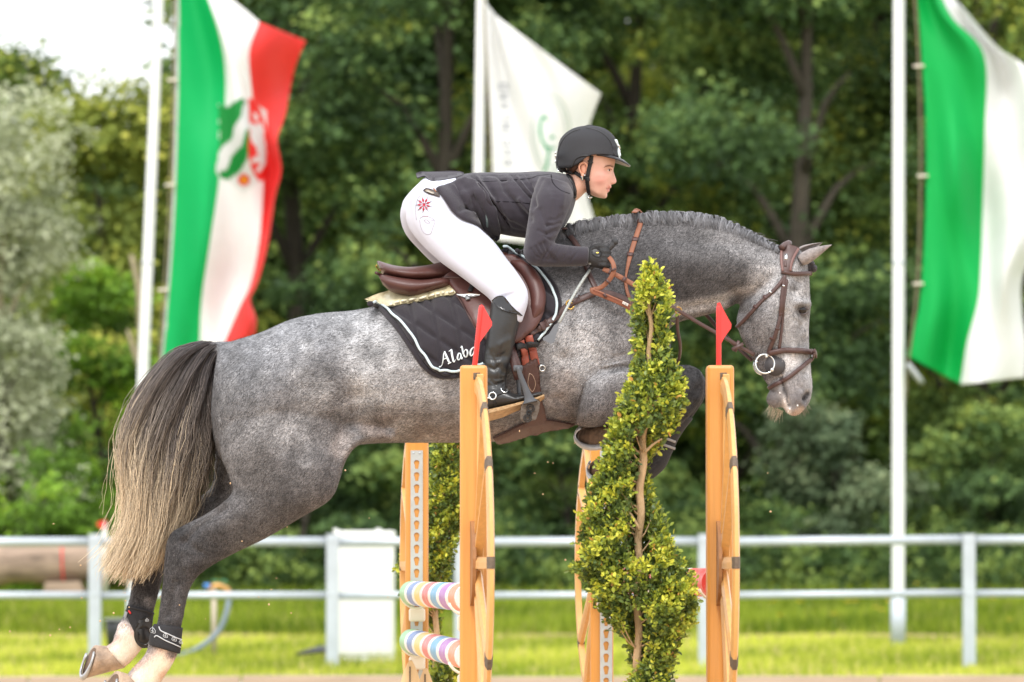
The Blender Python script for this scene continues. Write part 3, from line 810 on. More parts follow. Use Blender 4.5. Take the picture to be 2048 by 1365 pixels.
M_wt = mat('grey_weight', srgb(160, 165, 165), 0.4, metal=0.4)
o = obj('halyard_weight', tube([P(1815, 728, FPY - .15), P(1828, 745, FPY - .15), P(1845, 768, FPY - .15)], [0.03, 0.035, 0.03], 8, 2), M_wt)
tag(o, 'small grey metal weight at the lower corner of the right flag', 'weight')
# ================================================================== horse
HY = 19.75
trunk = [
 (436, 712, 428, 770, .05), (442, 693, 424, 850, .15), (470, 681, 445, 925, .215), (525, 664, 500, 935, .26), (580, 640, 560, 925, .28),
 (640, 627, 640, 908, .285), (700, 622, 700, 893, .275), (745, 614, 760, 887, .28), (820, 598, 835, 886, .295), (900, 576, 915, 886, .30),
 (970, 545, 990, 884, .29, 0, .15), (1030, 506, 1062, 866, .265, 0, .35), (1080, 482, 1120, 856, .24, 0, .45), (1130, 466, 1180, 846, .225, 0, .4),
 (1180, 480, 1245, 826, .21, 0, .2), (1230, 520, 1300, 785, .19), (1262, 570, 1330, 735, .15), (1278, 610, 1343, 690, .08)]
neck = [
 (1075, 486, 1210, 790, .15, 0, .5, .1), (1120, 462, 1285, 740, .165, 0, .5, .1), (1190, 441, 1325, 686, .15, 0, .5), (1280, 431, 1348, 650, .125, 0, .5),
 (1365, 427, 1400, 634, .108, 0, .5), (1440, 439, 1445, 622, .098, 0, .45), (1500, 462, 1482, 603, .092, 0, .4), (1543, 485, 1505, 596, .086, 0, .3), (1580, 505, 1530, 590, .07, 0, .2)]
head = [
 (1598, 497, 1552, 505, .045), (1614, 520, 1530, 545, .075, 0, .1), (1619, 552, 1502, 582, .09, 0, .1, .25), (1620, 590, 1480, 612, .098, 0, .12, .3),
 (1622, 613, 1473, 642, .098, 0, .2, .3), (1619, 646, 1480, 670, .088, 0, .3, .3), (1619, 690, 1498, 706, .072, 0, .3, .3), (1621, 720, 1513, 735, .062, 0, .25, .3),
 (1624, 750, 1528, 760, .057, 0, .2, .25), (1625, 780, 1545, 785, .056, 0, .1, .2), (1620, 803, 1560, 806, .052), (1607, 822, 1572, 824, .04), (1594, 832, 1582, 832, .015)]
hind = [
 (690, 730, 490, 690, .05, -.13), (704, 800, 446, 760, .118, -.135), (694, 900, 438, 890, .122, -.145), (682, 952, 458, 955, .11, -.16), (660, 1000, 464, 985, .095, -.165),
 (602, 1036, 444, 1006, .082, -.16), (530, 1078, 405, 1032, .066, -.15), (460, 1112, 368, 1050, .052, -.14), (408, 1143, 338, 1071, .046, -.135),
 (383, 1172, 329, 1112, .042, -.13), (373, 1205, 325, 1165, .035, -.125), (367, 1236, 319, 1212, .031, -.12), (361, 1266, 313, 1250, .03, -.115),
 (358, 1300, 297, 1284, .036, -.11), (345, 1330, 292, 1308, .032, -.105), (322, 1364, 270, 1330, .036, -.10), (302, 1390, 254, 1350, .046, -.10), (288, 1400, 246, 1362, .03, -.10)]
hind_far = [
 (690, 860, 432, 790, .13, .12), (672, 915, 430, 890, .125, .14), (640, 975, 426, 960, .11, .15), (585, 1012, 412, 985, .09, .155),
 (505, 1045, 372, 1008, .075, .15), (425, 1075, 322, 1030, .058, .14), (362, 1102, 284, 1052, .047, .13), (332, 1135, 272, 1090, .043, .125),
 (324, 1165, 267, 1135, .037, .12), (317, 1190, 262, 1175, .032, .115), (310, 1216, 256, 1206, .03, .11), (303, 1246, 240, 1246, .034, .108),
 (290, 1288, 232, 1268, .034, .105), (266, 1320, 224, 1286, .036, .105), (250, 1334, 212, 1292, .047, .105), (238, 1338, 204, 1298, .03, .105)]
fore = [
 (1190, 720, 1150, 850, .06, -.13), (1225, 725, 1178, 856, .085, -.14), (1280, 730, 1230, 850, .078, -.135), (1335, 732, 1300, 842, .064, -.125),
 (1378, 730, 1348, 838, .053, -.12), (1402, 742, 1360, 826, .047, -.118), (1410, 765, 1366, 808, .03, -.118)]
fore_can = [
 (1410, 770, 1362, 760, .03, -.118), (1406, 795, 1350, 790, .044, -.118), (1385, 828, 1338, 800, .040, -.118), (1358, 850, 1318, 812, .032, -.115), (1328, 868, 1290, 826, .03, -.11),
 (1302, 886, 1268, 836, .036, -.105), (1276, 896, 1252, 846, .034, -.105), (1252, 900, 1240, 848, .036, -.105), (1240, 900, 1234, 854, .03, -.105)]
fore2 = [(a + 4, b + 6, c + 4, d + 6, h, -y) for a, b, c, d, h, y in fore]
fore2_can = [
 (1414, 775, 1366, 765, .03, .118), (1408, 800, 1350, 798, .044, .118), (1384, 836, 1334, 815, .038, .118), (1358, 868, 1316, 846, .031, .115), (1344, 898, 1300, 876, .03, .11),
 (1326, 934, 1284, 904, .036, .105), (1300, 960, 1270, 914, .033, .105), (1268, 976, 1252, 926, .035, .105), (1248, 980, 1240, 934, .03, .105)]
fold = [(684, 840, 676, 960, .03, -.17), (702, 845, 694, 918, .035, -.175), (722, 850, 714, 893, .04, -.17), (752, 855, 746, 884, .04, -.16), (790, 860, 788, 880, .03, -.15)]
dock = [(452, 682, 446, 712, .035), (432, 684, 428, 712, .034), (405, 690, 402, 718, .03), (375, 712, 388, 736, .02)]
chin = ellipsoid(P(1551, 798, HY), (0.033, 0.036, 0.034))
ergots = [ellipsoid(P(c[0] + 5, c[1], HY + (.105 if c[0] < 270 else -.108)), (r_ * 1.25, .030, r_ * 1.2)) for c, r_ in (((241, 1256), .018), ((237, 1274), .021), ((229, 1293), .016), ((300, 1308), .019), ((293, 1323), .022), ((286, 1342), .016))]
parts_h = ergots + [loft(x, HY) for x in (trunk, neck, head, hind, hind_far, fore, fore2, fore_can, fore2_can, dock, fold)] + [chin]
HV, HF = fuse(parts_h, 0.0075)
HV = smooth_plain(HV, HF, 5, 0.5)
HV = taubin(HV, HF, 10)
Y1 = (HY - 1, HY + 1)
HV = sculpt(HV, HF, [
 # hindquarters: hip, thigh, stifle, flank hollow, tendon groove
 ([(640, 690)], 50, .014), ([(500, 760), (520, 880)], 55, .016), ([(640, 930), (655, 975)], 34, .016), ([(712, 800), (706, 868)], 30, -.022), ([(598, 780), (585, 900)], 26, -.008),
 ([(450, 1015), (395, 1055), (368, 1085)], 8, -.012), ([(480, 1030), (430, 1060)], 18, .006), ([(352, 1066)], 14, .006), ([(375, 1130)], 14, .006), ([(350, 1165), (338, 1230)], 6, -.006), ([(370, 1085), (400, 1105)], 8, -.006),
 # barrel
 ([(780, 840), (880, 850)], 60, .006), ([(735, 760), (760, 860)], 26, .006),
 # shoulder: blade, front of shoulder, elbow fold, triceps
 ([(1150, 560), (1240, 740)], 46, .018), ([(1160, 760), (1180, 815)], 36, .020), ([(1130, 720), (1140, 800)], 16, -.012), ([(1118, 800), (1150, 840)], 10, -.014),
 ([(1215, 745), (1270, 735)], 9, -.010), ([(1210, 730), (1262, 722)], 7, .006), ([(1225, 752), (1275, 748)], 6, .005), ([(1290, 560), (1330, 660)], 18, -.012), ([(1120, 560), (1105, 640)], 16, -.006),
 # neck: crest, jugular groove, muscle bands
 ([(1200, 455), (1350, 445), (1480, 468)], 14, .006), ([(1505, 590), (1440, 606), (1350, 622)], 9, -.010), ([(1500, 606), (1430, 626), (1350, 640)], 10, .005),
 ([(1290, 520), (1420, 530), (1510, 545)], 40, .010), ([(1330, 480), (1470, 490)], 10, -.004), ([(1470, 590), (1480, 622)], 12, -.016),
 # head: cheek plate, facial crest, brow, eye socket, nostril, mouth corner, chin groove
 ([(1520, 630), (1530, 655)], 36, .014), ([(1478, 640), (1492, 680), (1512, 712)], 9, .007), ([(1566, 630), (1572, 700)], 11, -.013), ([(1592, 650), (1588, 705)], 6, .010), ([(1530, 720), (1555, 735)], 9, -.006), ([(1500, 640), (1520, 690)], 8, -.003),
 ([(1596, 606), (1622, 608)], 7, .016), ([(1604, 622)], 9, -.012), ([(1608, 640), (1600, 656)], 9, -.009), ([(1590, 634), (1604, 642)], 4, .005), ([(1590, 582)], 11, -.010), ([(1588, 553), (1598, 565)], 9, -.010), ([(1610, 680), (1612, 745)], 8, -.008), ([(1596, 715), (1600, 765)], 8, .006),
 ([(1609, 799), (1616, 788)], 4.5, -.028), ([(1600, 786), (1598, 800), (1606, 810)], 5, .010), ([(1562, 757), (1570, 785), (1578, 812)], 3.6, -.013), ([(1556, 770), (1560, 800)], 8, .004), ([(1590, 800), (1590, 815)], 10, .004),
 ([(1545, 782), (1536, 778)], 5, -.006), ([(1560, 735), (1545, 760)], 10, -.003),
 ([(1396, 760)], 12, .005), ([(1370, 800), (1390, 812)], 8, -.004)], HY)
# skin wrinkles at the elbow and shoulder
HV = sculpt(HV, HF, [([(1225, 716 + 9 * i), (1255, 708 + 9 * i), (1275, 712 + 8 * i)], 3.2, -.006) for i in range(4)] + [([(1285, 600 + 14 * i), (1310, 612 + 12 * i)], 4, -.004) for i in range(4)], HY)
N_ = normals_of(HV, HF)
g_ = lambda *c: np.array(srgb(*c))
_r = random.Random(21)
DAP = []
for _ in range(95):
    x_, y_ = _r.uniform(450, 900), _r.uniform(640, 930)
    rr0 = _r.uniform(8, 22); lv = _r.choice((150, 165, 178, 100, 108)); DAP.append(([(x_, y_), (x_ + _r.uniform(-14, 14), y_ + _r.uniform(-10, 10))], rr0, np.array(srgb(lv, lv - 2, lv - 2)), _r.uniform(.15, .38)))
for _ in range(30):
    x_, y_ = _r.uniform(1090, 1260), _r.uniform(560, 800); lv = _r.choice((178, 165, 108)); DAP.append(([(x_, y_)], _r.uniform(10, 24), np.array(srgb(lv, lv - 2, lv - 2)), _r.uniform(.15, .35)))
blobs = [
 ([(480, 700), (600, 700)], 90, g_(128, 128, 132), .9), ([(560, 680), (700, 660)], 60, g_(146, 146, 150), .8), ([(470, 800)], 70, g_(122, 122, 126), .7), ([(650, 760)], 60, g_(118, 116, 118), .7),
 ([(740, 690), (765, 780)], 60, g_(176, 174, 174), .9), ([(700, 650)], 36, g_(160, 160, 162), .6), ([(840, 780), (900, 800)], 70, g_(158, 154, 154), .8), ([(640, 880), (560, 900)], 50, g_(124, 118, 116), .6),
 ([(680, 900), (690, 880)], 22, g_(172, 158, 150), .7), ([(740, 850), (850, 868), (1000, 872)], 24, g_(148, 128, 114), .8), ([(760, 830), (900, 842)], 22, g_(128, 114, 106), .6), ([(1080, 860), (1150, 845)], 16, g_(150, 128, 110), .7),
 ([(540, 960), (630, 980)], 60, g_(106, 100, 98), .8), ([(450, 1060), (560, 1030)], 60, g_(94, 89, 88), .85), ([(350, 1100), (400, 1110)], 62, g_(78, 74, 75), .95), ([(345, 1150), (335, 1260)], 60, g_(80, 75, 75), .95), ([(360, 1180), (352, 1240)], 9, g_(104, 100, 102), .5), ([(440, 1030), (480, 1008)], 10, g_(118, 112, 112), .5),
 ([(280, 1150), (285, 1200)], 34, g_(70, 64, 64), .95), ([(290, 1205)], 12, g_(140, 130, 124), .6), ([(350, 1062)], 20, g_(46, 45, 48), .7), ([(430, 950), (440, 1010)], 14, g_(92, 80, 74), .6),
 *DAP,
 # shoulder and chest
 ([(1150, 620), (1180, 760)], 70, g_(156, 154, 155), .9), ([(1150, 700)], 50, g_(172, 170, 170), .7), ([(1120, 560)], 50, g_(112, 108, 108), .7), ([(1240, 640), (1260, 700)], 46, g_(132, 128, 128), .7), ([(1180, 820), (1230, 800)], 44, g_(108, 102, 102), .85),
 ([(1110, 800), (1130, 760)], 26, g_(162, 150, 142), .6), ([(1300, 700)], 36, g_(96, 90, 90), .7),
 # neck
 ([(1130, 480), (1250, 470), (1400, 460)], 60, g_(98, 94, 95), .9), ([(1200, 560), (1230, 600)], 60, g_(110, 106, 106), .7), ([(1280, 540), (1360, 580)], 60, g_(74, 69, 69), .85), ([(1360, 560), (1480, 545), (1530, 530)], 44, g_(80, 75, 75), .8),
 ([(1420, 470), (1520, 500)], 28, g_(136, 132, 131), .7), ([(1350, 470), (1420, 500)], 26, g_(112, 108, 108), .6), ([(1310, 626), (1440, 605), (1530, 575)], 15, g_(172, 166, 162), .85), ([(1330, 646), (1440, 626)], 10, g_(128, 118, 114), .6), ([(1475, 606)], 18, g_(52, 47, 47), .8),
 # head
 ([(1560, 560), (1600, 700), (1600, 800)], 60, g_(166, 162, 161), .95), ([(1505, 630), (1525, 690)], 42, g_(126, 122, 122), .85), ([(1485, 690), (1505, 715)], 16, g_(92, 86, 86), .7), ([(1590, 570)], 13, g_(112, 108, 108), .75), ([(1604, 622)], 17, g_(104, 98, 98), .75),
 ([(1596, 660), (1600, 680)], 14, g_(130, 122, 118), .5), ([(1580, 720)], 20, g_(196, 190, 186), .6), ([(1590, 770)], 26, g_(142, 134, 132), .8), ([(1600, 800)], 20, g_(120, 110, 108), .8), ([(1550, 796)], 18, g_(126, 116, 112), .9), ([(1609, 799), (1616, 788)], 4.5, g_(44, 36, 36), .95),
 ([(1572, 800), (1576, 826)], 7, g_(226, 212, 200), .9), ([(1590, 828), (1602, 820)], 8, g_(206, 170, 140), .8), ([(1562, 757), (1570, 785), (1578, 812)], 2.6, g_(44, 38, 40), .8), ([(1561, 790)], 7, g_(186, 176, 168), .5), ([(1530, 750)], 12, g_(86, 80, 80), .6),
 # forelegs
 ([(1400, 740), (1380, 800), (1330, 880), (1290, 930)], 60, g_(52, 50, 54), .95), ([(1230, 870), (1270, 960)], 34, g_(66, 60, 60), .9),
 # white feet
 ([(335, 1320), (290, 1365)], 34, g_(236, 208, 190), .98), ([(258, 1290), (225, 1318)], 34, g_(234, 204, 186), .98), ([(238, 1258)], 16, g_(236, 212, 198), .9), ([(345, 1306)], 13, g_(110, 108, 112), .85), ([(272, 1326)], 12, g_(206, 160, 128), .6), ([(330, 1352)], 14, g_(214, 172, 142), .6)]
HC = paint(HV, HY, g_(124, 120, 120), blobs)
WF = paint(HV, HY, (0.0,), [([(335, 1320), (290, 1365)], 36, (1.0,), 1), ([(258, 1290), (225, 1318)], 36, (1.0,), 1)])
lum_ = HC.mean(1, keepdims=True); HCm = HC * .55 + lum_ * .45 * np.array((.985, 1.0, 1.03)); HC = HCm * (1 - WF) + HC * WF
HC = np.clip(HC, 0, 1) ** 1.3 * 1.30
GR = paint(HV, HY, (1.0,), [([(1600, 800), (1560, 800)], 40, (.35,), 1), ([(1595, 640), (1595, 720)], 40, (.6,), .9), ([(335, 1330), (290, 1365)], 40, (.12,), 1), ([(255, 1290), (225, 1318)], 40, (.12,), 1), ([(345, 1306)], 13, (.7,), 1)])
HC = np.hstack((np.clip(HC, 0, .78), GR))
# belly turns brown underneath
# ---- dapple grey coat
def coat_material():
    m = bpy.data.materials.new('dapple_grey_coat'); m.use_nodes = True
    nt = m.node_tree; N = nt.nodes; L = nt.links; b = N['Principled BSDF']
    b.inputs['Roughness'].default_value = 0.62; b.inputs['Specular IOR Level'].default_value = 0.28
    b.inputs['Sheen Weight'].default_value = 0.12; b.inputs['Sheen Roughness'].default_value = 0.5
    tc = N.new('ShaderNodeTexCoord'); at = N.new('ShaderNodeAttribute'); at.attribute_name = 'tint'
    def noise(scale, detail, rough=0.55, stretch=None, dist=0.0):
        n = N.new('ShaderNodeTexNoise'); n.inputs['Scale'].default_value = scale; n.inputs['Detail'].default_value = detail; n.inputs['Roughness'].default_value = rough
        n.inputs['Distortion'].default_value = dist
        if stretch:
            mp = N.new('ShaderNodeMapping'); mp.inputs['Scale'].default_value = stretch; mp.inputs['Rotation'].default_value = (0, R(-28), 0)
            L.new(tc.outputs['Object'], mp.inputs[0]); L.new(mp.outputs[0], n.inputs['Vector'])
        else: L.new(tc.outputs['Object'], n.inputs['Vector'])
        return n
    def rng_(n, lo, hi, a=0.3, b_=0.7):
        r = N.new('ShaderNodeMapRange'); r.inputs[1].default_value = a; r.inputs[2].default_value = b_; r.inputs[3].default_value = lo; r.inputs[4].default_value = hi
        L.new(n.outputs[0], r.inputs[0]); return r
    def mul(x, y):
        k = N.new('ShaderNodeMath'); k.operation = 'MULTIPLY'; L.new(x.outputs[0], k.inputs[0]); L.new(y.outputs[0], k.inputs[1]); return k
    dap = rng_(noise(21, 3, 0.5, dist=0.4), 0.68, 1.42)
    big = rng_(noise(5, 2), 0.82, 1.18)
    hair = rng_(noise(170, 3, 0.8, (0.5, 1, 1.3)), 0.38, 1.75)
    fine = rng_(noise(560, 2, 0.8, (0.45, 1, 1.3)), 0.5, 1.5)
    v0 = mul(mul(dap, big), mul(hair, fine))
    v1 = N.new('ShaderNodeMix'); v1.data_type = 'FLOAT'; v1.inputs[2].default_value = 1.0
    L.new(at.outputs['Alpha'], v1.inputs[0]); L.new(v0.outputs[0], v1.inputs[3]); v = v1
    hs = N.new('ShaderNodeHueSaturation'); L.new(at.outputs['Color'], hs.inputs['Color']); L.new(v.outputs[0], hs.inputs['Value'])
    hs.inputs['Saturation'].default_value = 0.85
    L.new(hs.outputs[0], b.inputs['Base Color'])
    bp = N.new('ShaderNodeBump'); bp.inputs['Strength'].default_value = 0.35; bp.inputs['Distance'].default_value = 0.004
    L.new(hair.outputs[0], bp.inputs['Height']); L.new(bp.outputs[0], b.inputs['Normal'])
    return m
M_coat = coat_material()
horse = thing('horse', (0.0, HY, 0.0), 'dapple grey horse with plaited mane jumping over the striped poles', 'horse')
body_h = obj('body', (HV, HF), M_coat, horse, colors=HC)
DH = Drape((HV, HF))
def short_coat(n):
    r = np.random.default_rng(77)
    a = HV[HF[:, 2]] - HV[HF[:, 0]]; b = HV[HF[:, 3]] - HV[HF[:, 1]]; ar = .5 * np.linalg.norm(np.cross(a, b), axis=1)
    cen = HV[HF].mean(1); ar = np.where(cen[:, 1] > HY + .12, 0, ar)
    fi = r.choice(len(HF), n, p=ar / ar.sum()); w = r.dirichlet((1, 1, 1, 1), n)
    pos = np.einsum('nk,nkc->nc', w, HV[HF[fi]]); nr = np.einsum('nk,nkc->nc', w, N_[HF[fi]]); nr /= np.linalg.norm(nr, axis=1)[:, None]
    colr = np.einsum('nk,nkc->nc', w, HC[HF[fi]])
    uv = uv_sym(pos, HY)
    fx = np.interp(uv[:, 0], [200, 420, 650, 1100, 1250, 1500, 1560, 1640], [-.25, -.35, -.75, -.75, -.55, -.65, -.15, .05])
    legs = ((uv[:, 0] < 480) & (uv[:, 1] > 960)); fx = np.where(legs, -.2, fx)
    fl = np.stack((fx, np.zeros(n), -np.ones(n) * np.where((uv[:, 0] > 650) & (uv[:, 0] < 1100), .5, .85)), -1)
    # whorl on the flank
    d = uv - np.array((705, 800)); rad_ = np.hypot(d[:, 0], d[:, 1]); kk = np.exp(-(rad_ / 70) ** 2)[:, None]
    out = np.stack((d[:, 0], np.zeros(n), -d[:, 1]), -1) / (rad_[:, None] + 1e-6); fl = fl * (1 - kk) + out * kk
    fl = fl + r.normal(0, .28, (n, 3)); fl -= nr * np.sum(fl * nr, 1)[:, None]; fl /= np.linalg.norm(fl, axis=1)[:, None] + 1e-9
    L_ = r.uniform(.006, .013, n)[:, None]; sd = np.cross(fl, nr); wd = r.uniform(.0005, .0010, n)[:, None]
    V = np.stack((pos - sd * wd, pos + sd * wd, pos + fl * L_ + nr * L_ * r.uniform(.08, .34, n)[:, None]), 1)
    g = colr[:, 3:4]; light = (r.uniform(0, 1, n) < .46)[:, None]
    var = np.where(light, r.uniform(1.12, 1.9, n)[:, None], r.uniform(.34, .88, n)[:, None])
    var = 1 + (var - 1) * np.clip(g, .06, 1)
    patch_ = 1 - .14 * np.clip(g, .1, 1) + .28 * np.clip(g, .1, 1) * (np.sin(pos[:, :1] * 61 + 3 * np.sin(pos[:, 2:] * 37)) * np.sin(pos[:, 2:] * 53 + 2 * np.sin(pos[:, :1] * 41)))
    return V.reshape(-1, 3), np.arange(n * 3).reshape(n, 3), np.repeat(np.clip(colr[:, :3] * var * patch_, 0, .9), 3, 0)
# ---- ears
def ear(base, tip, wid, yo, seed=0, twist=0.0):
    b = P(*base, HY + yo); t = P(*tip, HY + yo * 1.15)
    ax = t - b; L_ = np.linalg.norm(ax); ax /= L_
    side = np.cross(ax, (0, 1, 0)); side /= np.linalg.norm(side)
    out = []
    for k in np.linspace(0, 1, 14):
        w = wid * np.interp(k, [0, .15, .4, .7, .9, 1], [.75, .95, .88, .5, .2, .02]); ring = []
        c = b + ax * L_ * k + side * (-0.012 * k * k)
        for a in np.linspace(-2.3, 2.3, 13): ring.append(c + side * w * math.sin(a) * 0.8 + np.array((0, -1, 0)) * (-w * math.cos(a) * 0.8) * (1 if yo < 0 else -1) * -1)
        for a in np.linspace(2.3, -2.3, 13): ring.append(c + side * w * math.sin(a) * 0.62 + np.array((0, -1, 0)) * (-w * math.cos(a) * 0.6) * (1 if yo < 0 else -1) * -1)
        out.append(ring)
    return rings_to_mesh(out)
M_ear = mat('ear_hair', srgb(138, 130, 127), 0.8, var=0.4, scale=60, bump=0.4, bscale=200)
e1 = obj('ear', ear((1600, 523), (1660, 484), .030, -.058), M_ear, horse)
e2 = obj('ear', ear((1592, 514), (1641, 480), .030, .058), M_ear, horse)
# ---- eye
M_eye = mat('horse_eye', srgb(22, 16, 18), 0.10, var=0.2, spec=0.5)
M_lid = mat('eyelid_skin', srgb(84, 76, 76), 0.55, var=0.15, scale=90, bump=0.3, bscale=250)
eh, en = DH.hit(1604, 621)
for s in (1, -1):
    c = eh.copy(); n = en.copy()
    if s < 0: c[1] = 2 * HY - c[1]; n[1] *= -1
    o = obj('eye', ellipsoid(c - n * 0.004, (0.020, 0.016, 0.0165)), M_eye, horse)
    pts = lambda dz, arch: [c + n * 0.004 + np.array((x, 0, dz + arch * (1 - (x / 0.02) ** 2))) for x in np.linspace(-0.021, 0.021, 9)]
    obj('eyelid', tube(pts(0.004, 0.010), [0.002, .005, .0055, .005, .002], 8), M_lid, o)
    obj('eyelid', tube(pts(-0.006, -0.006), [0.002, .0035, .004, .0035, .002], 8), M_lid, o)
# ---- hooves
M_hoof = mat('hoof_horn', srgb(168, 144, 122), 0.6, var=0.5, scale=22, stretch=(1, 1, 1), bump=0.5, bscale=70)
M_hoofg = mat('grey_hoof_horn', srgb(128, 110, 96), 0.6, var=0.3, scale=30, bump=0.5, bscale=70)
M_sole = mat('hoof_sole', srgb(110, 88, 70), 0.95, var=0.35, scale=40, bump=0.8, bscale=60)
M_shoe = mat('steel_horseshoe', srgb(176, 176, 176), 0.42, metal=0.7, var=0.2, scale=40)
def hoof(cor, sole, toe, heel, depth, Y, m=M_hoof, tilt=0.0):
    """cor: coronet (front px, back px); sole: (toe px, heel px); depth = half width in m; tilt turns the sole to the camera."""
    Cf, Cb = P(*cor[0], Y), P(*cor[1], Y); Tt, Th = P(*toe, Y), P(*heel, Y)
    def ringf(a, b, hw, sh):
        c = (a + b) / 2; h = (a - b) / 2; out = []
        for t in np.arange(24) / 24 * 2 * math.pi:
            q = c + h * math.cos(t) * (1 if math.cos(t) > 0 else .9) + np.array((0, 1, 0)) * hw * math.sin(t) * (1 - 0.12 * (math.cos(t) < 0) * abs(math.cos(t)))
            out.append(q + sh * math.sin(t))
        return np.array(out)
    ax = (Tt + Th) / 2 - (Cf + Cb) / 2; ax /= np.linalg.norm(ax)
    sh = ax * tilt
    rings = []
    for k in np.linspace(0, 1, 7):
        a = Cf + (Tt - Cf) * k; b = Cb + (Th - Cb) * k
        rings.append(ringf(a, b, depth * (0.74 + 0.26 * k ** .8), sh * k))
    wall = rings_to_mesh(rings + [ringf(Tt, Th, depth, sh) * .82 + rings[-1].mean(0) * .18 ], cap=False)
    so = ringf(Tt, Th, depth, sh); cc = so.mean(0)
    inner = rings_to_mesh([so * .84 + cc * .16 + ax * .001, so * .8 + cc * .2 - ax * .008, so * .4 + cc * .6 - ax * .012, so * .05 + cc * .95 - ax * .011], cap=True)
    sh_pts = [so[i % 24] * .93 + cc * .07 + ax * .004 for i in range(-8, 9)] 
    nrm = np.tile(ax, (len(sh_pts), 1))
    shoe = strap(np.array(sh_pts), nrm, 0.020, 0.008)
    return wall, inner, shoe
def add_hoof(label, *a, m=M_hoof, **k):
    w, s, sh = hoof(*a, **k)
    o = obj('hoof', w, m, horse); obj('sole', s, M_sole, o); obj('horseshoe', sh, M_shoe, o)
    return o
add_hoof('far hind', ((250, 1336), (211, 1290)), None, (168, 1358), (192, 1287), 0.066, HY + .105, tilt=0.022)
add_hoof('near hind', ((300, 1394), (254, 1346)), None, (206, 1420), (236, 1338), 0.066, HY - .10, tilt=0.03)
add_hoof('near fore', ((1240, 900), (1236, 850)), None, (1184, 898), (1208, 843), 0.064, HY - .105, m=M_hoofg, tilt=0.075)
add_hoof('far fore', ((1246, 980), (1240, 934)), None, (1190, 962), (1200, 918), 0.066, HY + .105, m=M_hoofg, tilt=0.03)
# ---- hair
def strands(curves, r0, r1, colors):
    """curves (n,k,3) -> thin three sided hairs."""
    n, k = curves.shape[:2]
    T = np.gradient(curves, axis=1); T /= np.linalg.norm(T, axis=2)[..., None] + 1e-9
    U = np.cross(T, np.array((0.13, -0.97, 0.2))); U /= np.linalg.norm(U, axis=2)[..., None] + 1e-9
    W = np.cross(T, U)
    rad = np.linspace(r0, r1, k)[None, :, None]
    th = (0, 2.094, 4.189)
    V = np.stack([curves + rad * (math.cos(a) * U + math.sin(a) * W) for a in th], 2)      # n,k,3,3
    idx = np.arange(n * k * 3).reshape(n, k, 3)
    F = []
    for j in range(3):
        j2 = (j + 1) % 3
        F.append(np.stack((idx[:, :-1, j], idx[:, :-1, j2], idx[:, 1:, j2], idx[:, 1:, j]), -1).reshape(-1, 4))
    return V.reshape(-1, 3), np.concatenate(F), np.repeat(colors.reshape(-1, 3), 3, 0)
M_hair = mat('horse_hair', (1, 1, 1), 0.45, var=0.15, scale=40, attr='tint', spec=0.4)
